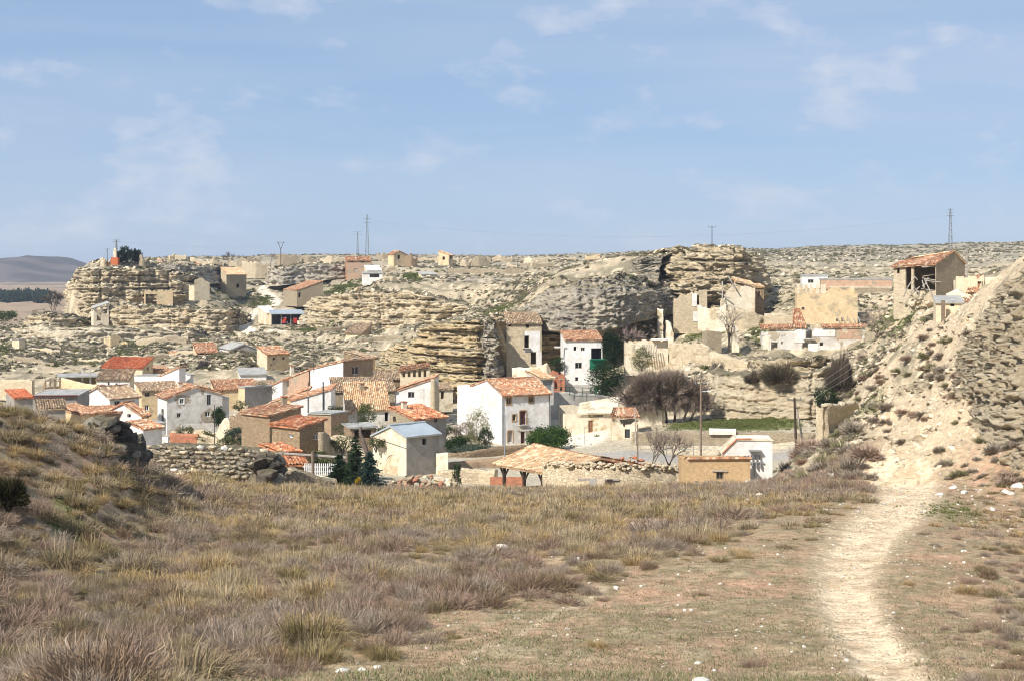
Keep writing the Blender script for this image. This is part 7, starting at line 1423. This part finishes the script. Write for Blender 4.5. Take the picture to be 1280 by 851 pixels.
gr = (vnoise(np.stack([x_ * .11, d_ * .11, d_ * 0], 1), 5) + .5 * vnoise(np.stack([x_ * .4, d_ * .4, d_ * 0], 1), 6) + np.interp(p_, [0, 400, 800, 1300], [.2, .15, -.3, -.4]) + np.interp(d_, [15, 30, 45, 60, 110], [-.9, -.5, -.1, .2, .15]) + .45 * rg.normal(size=len(p_))) > .0
which = np.where(gr, rg.integers(0, 12, len(p_)), 12 + rg.integers(0, 12, len(p_)))
big = np.clip(.5 + .9 * dens(p_, d_), .45, 1.15) * (.4 + 1.0 * rg.random(len(p_)) ** 1.6); big = np.where(p_ > 1180, big * .75, big)
S3 = np.stack([big * rg.uniform(.8, 1.3, len(big)), big * rg.uniform(.8, 1.3, len(big)), big * rg.uniform(.7, 1.2, len(big))], 1)
yaw = rg.uniform(0, 6.28, len(big)); tint = np.clip(rg.normal(1, .13, (len(big), 1)), .6, 1.4) * np.array([1, 1, 1]) * (1 + rg.normal(0, .03, (len(big), 3)))
pos = np.stack([x_, d_, z_], 1)
inframe = (p_ > -20) & (p_ < 1300); score = big / d_ * inframe
# the tussocks and shrubs that show largest stand as plants of their own
order = np.argsort(-score); solo = np.zeros(len(big), bool); cnt = {'grass': 0, 'shrub': 0}
protos = [npmesh('tussock' if k == 'grass' else 'foliage', *tp) for k, tp in HI]
for m_ in protos: m_.materials.append(M['plant'])
for i in order:
    k = HI[which[i]][0]
    if cnt[k] >= 230: continue
    cnt[k] += 1; solo[i] = True
    o = bpy.data.objects.new('grass_tussock' if k == 'grass' else 'low_shrub', protos[which[i]]); COL.objects.link(o)
    o.location = pos[i]; o.rotation_euler = (0, 0, yaw[i]); o.scale = S3[i]
    w_ = which[i]; tone = (['golden', 'straw-pale', 'dull brown', 'golden', 'olive-green', 'straw-pale'][w_ % 6] if k == 'grass' else ['mauve-brown', 'grey', 'dark brown', 'mauve-brown', 'greenish-brown', 'grey'][(w_ - 12) % 6])
    size = 'large' if big[i] > .95 else 'small' if big[i] < .6 else 'middling'; pc_ = float(np.interp(d_[i], PATH[:, 0], PATH[:, 1])); pxi = p_[i]
    where = 'right of the foot path' if pxi > pc_ else 'close to the left edge of the foot path' if pc_ - pxi < 130 else 'on the flank of the grassy knoll' if pxi < 230 and d_[i] < 85 and d_[i] > 40 else 'at the field edge below the village walls' if d_[i] > 75 else 'beside the bare clearing' if dens(np.array([pxi]), d_[i:i + 1])[0] < .35 else 'in the thick of the grassy slope'
    lab = f"{size} {tone} {'grass tussock' if k == 'grass' else 'twiggy shrub'} {where}"; tag(o, lab, 'grass tussock' if k == 'grass' else 'shrub', lab + 's' if False else 'set of ' + lab)
    if cnt['grass'] >= 230 and cnt['shrub'] >= 230: break
rest = ~solo; nr = rest & (d_ < 60); fr_ = rest & (d_ >= 60)
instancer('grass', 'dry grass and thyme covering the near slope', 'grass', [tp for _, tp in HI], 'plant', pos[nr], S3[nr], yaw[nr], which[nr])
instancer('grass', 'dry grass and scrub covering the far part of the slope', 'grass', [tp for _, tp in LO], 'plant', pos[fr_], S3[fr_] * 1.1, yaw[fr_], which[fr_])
# short sparse grass over the open earth
N = 30000; d_ = 14 * (95 / 14) ** rg.random(N); p_ = rg.uniform(-60, 1400, N); pcx = np.interp(d_, PATH[:, 0], PATH[:, 1]); pwx = np.interp(d_, PATH[:, 0], PATH[:, 2]); keep = np.abs(p_ - pcx) > pwx * rg.uniform(.75, 1.5, N); p_, d_ = p_[keep], d_[keep]
x_ = (p_ - 640) / F * d_; pos = np.stack([x_, d_, GZ(p_, d_) - .01], 1); TG = [blades(rg, 14, .6, .08, .006, 1.7, (.25, .195, .12), (.40, .31, .20)) for _ in range(4)] + [blades(rg, 16, .6, .06, .007, 1.7, (.15, .165, .075), (.25, .25, .125)) for _ in range(4)]
instancer('grass', 'short sparse grass over the open earth', 'grass', TG, 'plant', pos, rg.uniform(.6, 1.6, len(p_)), rg.uniform(0, 6, len(p_)), rg.integers(0, 8, len(p_)))
# ---- stones in the field
SP = [(770, 659, 1.3), (790, 660, 1), (763, 656, 1.1), (627, 686, 1.2), (722, 700, .6), (770, 741, .7), (760, 653, .9), (690, 690, .8), (515, 688, .6), (455, 843, .9), (430, 842, 1), (472, 836, .7), (505, 784, .5), (935, 628, 1.1), (925, 616, 1.4), (940, 634, 1.0), (950, 620, 1.2), (905, 612, 1.3), (880, 606, 1.2), (868, 613, 1), (985, 603, 1.3), (1010, 600, 1.4), (1040, 598, 1.5), (812, 632, 1.1), (780, 622, 1.1), (745, 622, 1), (700, 640, .7), (888, 640, .8), (830, 648, .9), (1205, 618, 1), (1190, 612, .9), (1260, 622, 1.6), (1272, 612, 1.4), (1240, 640, .9), (1175, 620, .8), (1255, 778, .4), (1058, 830, .5), (948, 792, .4), (990, 815, .4), (872, 832, .5), (893, 840, .4), (856, 765, .4), (952, 784, .35), (1205, 705, .5), (66, 812, .7), (1203, 690, .4)]
SPAL = M['pale_stone']
for k, (px, py, s) in enumerate(SP):
    d = hit(px, py, 20, 125); o = link('stone', ROCKS[k % 7], None); o.material_slots[0].link = 'OBJECT'; o.material_slots[0].material = SPAL
    r = s * (.07 + .0025 * d); o.scale = (r * R.uniform(.8, 1.4), r * R.uniform(.8, 1.2), r * .8); o.rotation_euler = (R.uniform(-.3, .3), R.uniform(-.3, .3), R.uniform(0, 6)); o.location = gpt(px, d) + Vector((0, 0, r * .12)); tag(o, (lb := 'loose whitish stone ' + ('right of the foot path' if px > 1130 else 'below the adobe shed and tower' if px > 840 and py < 645 else 'on the bare clearing left of the foot path' if px > 840 else 'among the grass below the long buff wall' if py < 700 and px > 600 else 'on the red bare earth of the lower slope')), 'stone', 'set of ' + lb)
N = 1700; d_ = np.concatenate([22 * (110 / 22) ** rg.random(N // 2), rg.uniform(75, 112, N - N // 2)]); p_ = np.concatenate([rg.uniform(400, 1330, N // 2), rg.uniform(660, 1330, N - N // 2)]); pos = np.stack([(p_ - 640) / F * d_, d_, GZ(p_, d_)], 1)
PT = [(*marr(m_), None) for m_ in PEBS]; ps_ = (.02 + .0011 * d_) * rg.uniform(.35, 1.3, N); GT_ = [(V, Fc, np.tile(np.array([.60, .54, .45]) * q, (len(V), 1))) for (V, Fc, _), q in zip(PT, (1, .85, .7, .95, .6))]
instancer('gravel', 'small pale stones strewn on the slope', 'gravel', GT_, 'earth', pos, ps_, rg.uniform(0, 6, N), rg.integers(0, 5, N), .3)

# gravel trodden into the path
N = 5000; d_ = 16 * (100 / 16) ** rg.random(N); p_ = np.interp(d_, PATH[:, 0], PATH[:, 1]) + np.interp(d_, PATH[:, 0], PATH[:, 2]) * np.clip(rg.normal(0, .75, N), -2.2, 2.2); PG = [(V, Fc, np.tile(np.array([.66, .53, .37]) * q, (len(V), 1))) for (V, Fc, _), q in zip(PT, (1.15, .9, .55, .75, .4))]
instancer('gravel', 'loose gravel trodden into the foot path', 'gravel', PG, 'earth', np.stack([(p_ - 640) / F * d_, d_, GZ(p_, d_) - .005], 1), (.008 + .0004 * d_) * rg.uniform(.5, 1.8, N), rg.uniform(0, 6, N), rg.integers(0, 5, N), .3)
# ---- scrub and rubble on the slopes behind
FO = np.array(FOOT)
def clear(x, y, m=0.): 
    ok = np.ones(len(x), bool)
    for fx, fy, fr in FO: ok &= (x - fx) ** 2 + (y - fy) ** 2 > (fr + m) ** 2
    return ok
MID = [cat2(twigs(rg, 70, .8, .8, .055, *c), leaves(rg, 40, 12, (.6, .6, .5), .12, *c)) for c in (((.10, .095, .06), (.20, .175, .115)), ((.17, .15, .10), (.31, .26, .18)), ((.13, .135, .065), (.22, .21, .10)), ((.19, .16, .125), (.33, .275, .215)), ((.11, .11, .07), (.20, .18, .12)))]
RUB = [(V, Fc, np.tile(np.array([.68, .57, .41]) * q, (len(V), 1))) for (V, Fc, _), q in zip(PT, (1, .8, .65, .95, .55))]
def zone(name, label, boxes, kind='shrub'):
    P_, D_, S_ = [], [], []
    for a, b, e, f, n, s0, s1 in boxes:
        P_.append(rg.uniform(a, b, n)); D_.append(rg.uniform(e, f, n)); S_.append(s0 + (s1 - s0) * rg.random(n) ** 2)
    p, d, s = map(np.concatenate, (P_, D_, S_)); x = (p - 640) / F * d; k = clear(x, d, .5)
    tcx = np.interp(d, TRACK[:, 0], TRACK[:, 1]); k &= ~((np.abs(p - tcx) < 10) & (d > 396) & (d < 562))
    k &= ~((d > 170) & (d < 192) & (p > 545)); k &= vnoise(np.stack([x * .05, d * .05, d * 0], 1), 9) + rg.normal(0, .35, len(d)) > -.25
    p, d, s, x = p[k], d[k], s[k], x[k]; n = len(p); pos = np.stack([x, d, GZ(p, d) - .1], 1)
    if kind == 'shrub': instancer(name, label, 'scrub', MID, 'twig', pos, np.stack([s * rg.uniform(.8, 1.5, n), s * rg.uniform(.8, 1.4, n), s * rg.uniform(.6, 1.0, n)], 1), rg.uniform(0, 6, n), rg.integers(0, 5, n))
    else: instancer(name, label, 'rubble', RUB, 'earth', pos, np.stack([s * 1.3, s, s * .8], 1), rg.uniform(0, 6, n), rg.integers(0, 5, n), .4)
zone('scrub', 'grey scrub on the hillsides behind the village', [(-120, 330, 285, 425, 10000, .5, 1.7), (300, 480, 285, 420, 2600, .5, 1.5), (240, 460, 425, 560, 2200, .6, 1.6), (90, 330, 450, 620, 1600, .6, 1.6), (500, 660, 270, 430, 2200, .5, 1.4), (640, 840, 285, 420, 2600, .5, 1.4), (780, 950, 296, 340, 500, .4, 1.3), (860, 1080, 226, 330, 1500, .4, 1.3), (1060, 1260, 165, 330, 2200, .4, 1.4), (1000, 1110, 118, 200, 450, .4, 1.1), (460, 760, 420, 620, 3000, .6, 1.6), (1090, 1240, 105, 170, 160, .2, .6)])
zone('scrub', 'weeds between the village houses', [(-20, 560, 140, 275, 1500, .2, .8), (560, 830, 185, 250, 420, .2, .7), (780, 1010, 140, 178, 260, .2, .7)])
zone('scrub', 'dotted scrub over the far plateau', [(950, 1400, 320, 700, 5000, .5, 1.5), (940, 1400, 700, 1500, 6000, 1.0, 2.6), (100, 960, 560, 1300, 5000, .9, 2.4), (-150, 60, 440, 900, 700, .8, 2.2)])
zone('rubble', 'pale stones scattered over the hillsides', [(-120, 330, 285, 425, 3500, .2, .9), (300, 480, 285, 420, 600, .2, .8), (90, 480, 425, 620, 900, .3, 1.0), (500, 840, 270, 450, 1300, .25, .9), (840, 1080, 205, 330, 900, .2, .8), (1060, 1260, 170, 330, 900, .2, .8), (1020, 1230, 104, 170, 2600, .08, .45), (950, 1400, 320, 900, 1600, .3, 1.2), (460, 960, 450, 700, 900, .4, 1.3), (-20, 560, 140, 275, 1300, .1, .5), (560, 830, 185, 250, 500, .1, .5), (836, 960, 236, 275, 500, .15, .6)], 'rubble')
# scrub and loose stones on the ledges and tops of the rock faces
cp = np.concatenate([a[NR.integers(0, len(a), m_)] for a, m_ in CAPS]); n = len(cp); cs = (.25 + .9 * rg.random(n) ** 2) * np.clip(cp[:, 1] / 260, .5, 1.4)
instancer('scrub', 'scrub on the ledges and tops of the rocks', 'scrub', MID, 'twig', cp - np.array([0, 0, .1]), np.stack([cs * 1.2, cs * 1.2, cs * .8], 1), rg.uniform(0, 6, n), rg.integers(0, 5, n))
cp = np.concatenate([a[NR.integers(0, len(a), m_ // 2 + 5)] for a, m_ in CAPS]); n = len(cp); cs = (.15 + .6 * rg.random(n) ** 2) * np.clip(cp[:, 1] / 260, .5, 1.4)
instancer('rubble', 'loose stones on the ledges and tops of the rocks', 'rubble', RUB, 'earth', cp, np.stack([cs * 1.3, cs, cs * .8], 1), rg.uniform(0, 6, n), rg.integers(0, 5, n), .4)
# shrubs of the right hill, each its own plant
HP = [npmesh('foliage', *twigs(rg, 900, 1.0, 1.0, .02, *c)) for c in (((.20, .165, .125), (.38, .31, .235)), ((.24, .20, .155), (.44, .37, .285)), ((.19, .18, .10), (.34, .30, .175)), ((.28, .20, .145), (.48, .355, .27)))]
for m_ in HP: m_.materials.append(M['twig'])
rh = random.Random(9); n = 0
BX = [(1000, 1085, 540, 606, 62, 1.15), (1030, 1110, 480, 560, 30, .8), (1090, 1190, 420, 500, 40, .75), (1120, 1230, 470, 560, 22, .7), (1150, 1215, 410, 470, 18, .65), (1170, 1290, 555, 612, 46, .65), (1060, 1120, 440, 480, 16, .8), (975, 1010, 585, 606, 10, 1.0)]
BXW = ['at the foot of the hill beside the poles', 'below the thick broken masonry wall', 'on the upper right-hand hillside', 'on the bare marl of the right-hand hill', 'under the stone hut with slab roof', 'at the foot of the right crag', 'behind the thick broken masonry wall', 'beside the white transformer tower']
for (a, b, e, f, k, s), wh in zip(BX, BXW):
    for _ in range(k):
        px, py = rh.uniform(a, b), rh.uniform(e, f); d = hit(px, py, 93, 260); p = gpt(px, d); sc = s * (.45 + 1.3 * rh.random() ** 1.7)
        hk = rh.randrange(4); o = bpy.data.objects.new('hill_shrub', HP[hk]); COL.objects.link(o); o.location = p - Vector((0, 0, .1)); o.scale = (sc * rh.uniform(.8, 1.4), sc, sc * rh.uniform(.6, .95)); o.rotation_euler = (0, 0, rh.uniform(0, 6)); lb = ['dark brown', 'grey-brown', 'olive', 'reddish-brown'][hk] + (' broad' if sc > s * 1.2 else ' small') + ' shrub ' + wh; tag(o, lb, 'shrub', 'set of ' + lb)
# far pine belt across the plain
V = []; N = 900; p_ = rg.uniform(-200, 62, N); d_ = rg.uniform(1250, 1500, N); me = scatter_mesh('forest', [leaves(rg, 40, 8, (3, 3, 4), 1.4, (.012, .025, .012), (.035, .055, .025))], np.stack([(p_ - 640) / F * d_, d_, GZ(p_, d_) + 3], 1), rg.uniform(.8, 1.4, N), rg.uniform(0, 6, N), np.ones((N, 3)), np.zeros(N, int)); tag(link('forest', me, M['leaf']), 'dark pine belt across the far plain', 'forest', kind='stuff')
# lush grass on the green banks
N = 9000; pp, dd = [], []
for a, b, e, f, s in GREEN:
    n = int(.7 * N * s * (b - a) * (f - e) * ((e + f) / 2) / 3.2e6) + 60; pp.append(rg.normal((a + b) / 2, (b - a) / 4.2, n)); dd.append(rg.normal((e + f) / 2, (f - e) / 4.5, n))
p_, d_ = np.concatenate(pp), np.concatenate(dd); k = clear((p_ - 640) / F * d_, d_); p_, d_ = p_[k], d_[k]; n = len(p_); GT = [blades(rg, 12, .8, .42, .04, 1.1, (.09, .115, .03), (.20, .21, .08)) for _ in range(4)]
instancer('grass', 'lush green grass on the sunny banks', 'grass', GT, 'plant', np.stack([(p_ - 640) / F * d_, d_, GZ(p_, d_) - .03], 1), rg.uniform(.5, 1.3, n) * (d_ / 280 + .2), rg.uniform(0, 6, n), rg.integers(0, 4, n))

# ---------------------------------------------------------------- poles, pylons, wires
def pole(label, px, pyb, pyt, d, r=.13, mat='wood', lean=0, arms=0, lamp=False, group=None, name='utility_pole'):
    b = at(px, pyb, d); tz = at(px + lean, pyt, d) - b; t = thing(name, label, 'pole', b, 0, group); mb = MB(); mb.bar((0, 0, -1), tz, r, 8, r * .7); mb.build('shaft', M[mat], t)
    for k in range(arms): mb = MB(); mb.box(tz - Vector((0, 0, .2 + .7 * k)), (1.6, .1, .1)); a = mb.build('crossarm', M['metal_dark'], t); mb = MB(); [mb.bar(tz + Vector((x, 0, -.15 - .7 * k)), tz + Vector((x, 0, .1 - .7 * k)), .05, 6) for x in (-.7, 0, .7)]; mb.build('insulators', M['metal_grey'], a)
    if lamp:
        mb = MB(); mb.bar(tz - Vector((0, 0, 1.2)), tz + Vector((.9, -.3, -1.0)), .05, 5); a = mb.build('lamp_arm', M['metal_grey'], t); mb = MB(); mb.box(tz + Vector((1.0, -.3, -1.05)), (.45, .25, .15)); mb.build('lamp_head', M['white_paint'], a)
    return b + tz
pole('dark timber pole beside the long street wall', 876, 564, 478, 182, .16, 'wood', 0, 1, True)
pole('dark upright timber pole at the end of the street wall', 996, 570, 497, 160, .17, 'wooddark', -3, 1)
pole('pale timber strut leaning on the dark upright pole', 1009, 566, 498, 161, .15, 'woodgrey', -16)
pole('slim grey pole in front of the tall white house', 631, 572, 518, 176, .1, 'metal_grey', 0)
pole('thin pale pole beside the jagged white wall corner', 795, 562, 508, 190, .11, 'woodgrey', -1)
pole('wooden post in the fruit garden behind the adobe shed', 797, 590, 530, 150, .1, 'wood', 0)
pole('thin grey post in the sunlit lane', 731, 562, 532, 196, .06, 'metal_grey', 0)
pole('short fence post on the far green slope', 1124, 440, 424, 228, .1, 'woodgrey', -1); pole('taller fence post on the far green slope', 1144, 436, 418, 226, .1, 'woodgrey', 0)
pole('slender lamp post by the gabled house garden', 268, 556, 505, 180, .06, 'metal_dark', 0)
pole('timber pole on the ruin terrace below the crag', 911, 434, 405, 246.5, .13, 'wooddark', 0)
pole('thin pole on the summit crag', 890, 312, 283, 300, .1, 'metal_dark', 0, 1); pole('short stake on the summit crag', 903, 312, 304, 302, .07, 'metal_dark', 0)
pole('telegraph pole with stay wire on the left hilltop', 134, 331, 311, 452, .12, 'wooddark', 0, 1)
pole('pole beside the pinkish hut on the hilltop', 207, 333, 320, 466, .1, 'wood', 0)
pole('grey standing post beside the collapsing barn', 1209, 362, 312, 212, .11, 'woodgrey', 0)
def pylon(label, px, pyb, pyt, d, w, arms=(.86, .93), aw=2.2):
    b = at(px, pyb, d); H = zof(pyt, d) - b.z; t = thing('lattice_pylon', label, 'pylon', b); mb = MB()
    c = lambda z: w / 2 * (1 - .75 * z / H)
    for sx in (-1, 1):
        for sy in (-1, 1): mb.bar((sx * c(0), sy * c(0), -2), (sx * c(H), sy * c(H), H), .09, 4)
    mb.build('legs', M['steel'], t); n = 12
    mb = MB()
    for k in range(n):
        z0, z1 = H * k / n, H * (k + 1) / n
        for sy in (-1, 1):
            s = 1 if k % 2 else -1; mb.bar((s * c(z0), sy * c(z0), z0), (-s * c(z1), sy * c(z1), z1), .06, 3); mb.bar((sy * c(z0), s * c(z0), z0), (sy * c(z1), -s * c(z1), z1), .06, 3)
    mb.build('bracing', M['steel'], t)
    for a in arms: mb = MB(); mb.bar((-aw, 0, H * a), (aw, 0, H * a), .1, 4); mb.build('crossarm', M['steel'], t)
    return b + Vector((0, 0, H))
p1 = pylon('tall lattice pylon on the middle skyline', 459, 322, 268, 700, 1.8, (.8, .9)); p2 = pylon('lower twin-armed pylon left of the tall lattice pylon', 447, 322, 290, 690, 1.0, (.9, .99), 2.4); p3 = pylon('lone lattice pylon on the right-hand plateau', 1188, 310, 261, 640, 1.7, (.82, .9, .98), 1.6); p4 = pylon('small lattice mast beside the hilltop shrine', 145.5, 330, 300, 462, .9, (.93, .99), 1.3)
b = at(351, 332, 560); t = thing('forked_pole', 'forked power pole on the left skyline', 'pole', b); z = zof(312, 560) - b.z; mb = MB(); mb.bar((0, 0, -1), (0, 0, z), .16, 6); mb.build('shaft', M['wooddark'], t)
for s in (-1, 1): mb = MB(); mb.bar((0, 0, z), (s * 1.2, 0, z + 3.1), .1, 5); mb.build('fork', M['wooddark'], t)
mb = MB(); mb.bar((-1.6, 0, z + 2.8), (1.6, 0, z + 2.8), .07, 5); mb.build('crossarm', M['wooddark'], t)
def wire(label, a, b, sag, r=.02, n=24, group=None):
    a, b = Vector(a), Vector(b); cu = MB(); P = [a.lerp(b, k / n) - Vector((0, 0, sag * 4 * (k / n) * (1 - k / n))) for k in range(n + 1)]
    for p, q in zip(P, P[1:]): cu.bar(p, q, r, 3, cap=False)
    tag(cu.build('power_line', M['metal_grey']), label, 'cable', group)
for k in (-1.6, 1.6): wire('faint power line strung between the two skyline pylons', p1 + Vector((k, 0, -3)), p3 + Vector((k, 0, -3)), 9, .014, 40, 'skyline power lines')
wire('faint power line from the hilltop mast to the lower pylon', p4 + Vector((0, 0, -.5)), p2 + Vector((-2, 0, -.5)), 4, .014, 30)
wire('stay wire of the hilltop telegraph pole', at(134, 312, 452), at(127, 326, 452), 0, .03, 2)
up = at(993, 499, 160)
for k, (x, y, d) in enumerate(((1066, 428, 216), (1072, 436, 214), (1078, 446, 212))): wire('pale service wire rising past the dark round bush', up + Vector((.4 * k, 0, -.3 * k)), at(x + 120, y - 80, d + 60), 1.2, .022, 16, 'service wires past the dark round bush')
wire('dark cable sagging from the tin-roofed house to the street pole', at(510, 560, 164.5), at(632, 572, 176), 1.6, .03, 20)
wire('service cable from the tall white house down to its garden', at(684, 494, 202), at(655, 520, 198), .3, .02, 8)

# ---------------------------------------------------------------- the air
mb = MB(); mb.box((0, 4700, 5), (36000, 9800, 132)); m = bpy.data.materials.new('haze'); m.use_nodes = True; nt = m.node_tree; nt.nodes.remove(nt.nodes['Principled BSDF']); v = nt.nodes.new('ShaderNodeVolumePrincipled')
v.inputs['Color'].default_value = (.72, .83, 1, 1); v.inputs['Density'].default_value = .00011; v.inputs['Anisotropy'].default_value = .1
nt.links.new(v.outputs[0], nt.nodes['Material Output'].inputs['Volume']); hz_ = mb.build('haze', m); tag(hz_, 'thin blue daytime haze over the valley', 'haze', kind='stuff')
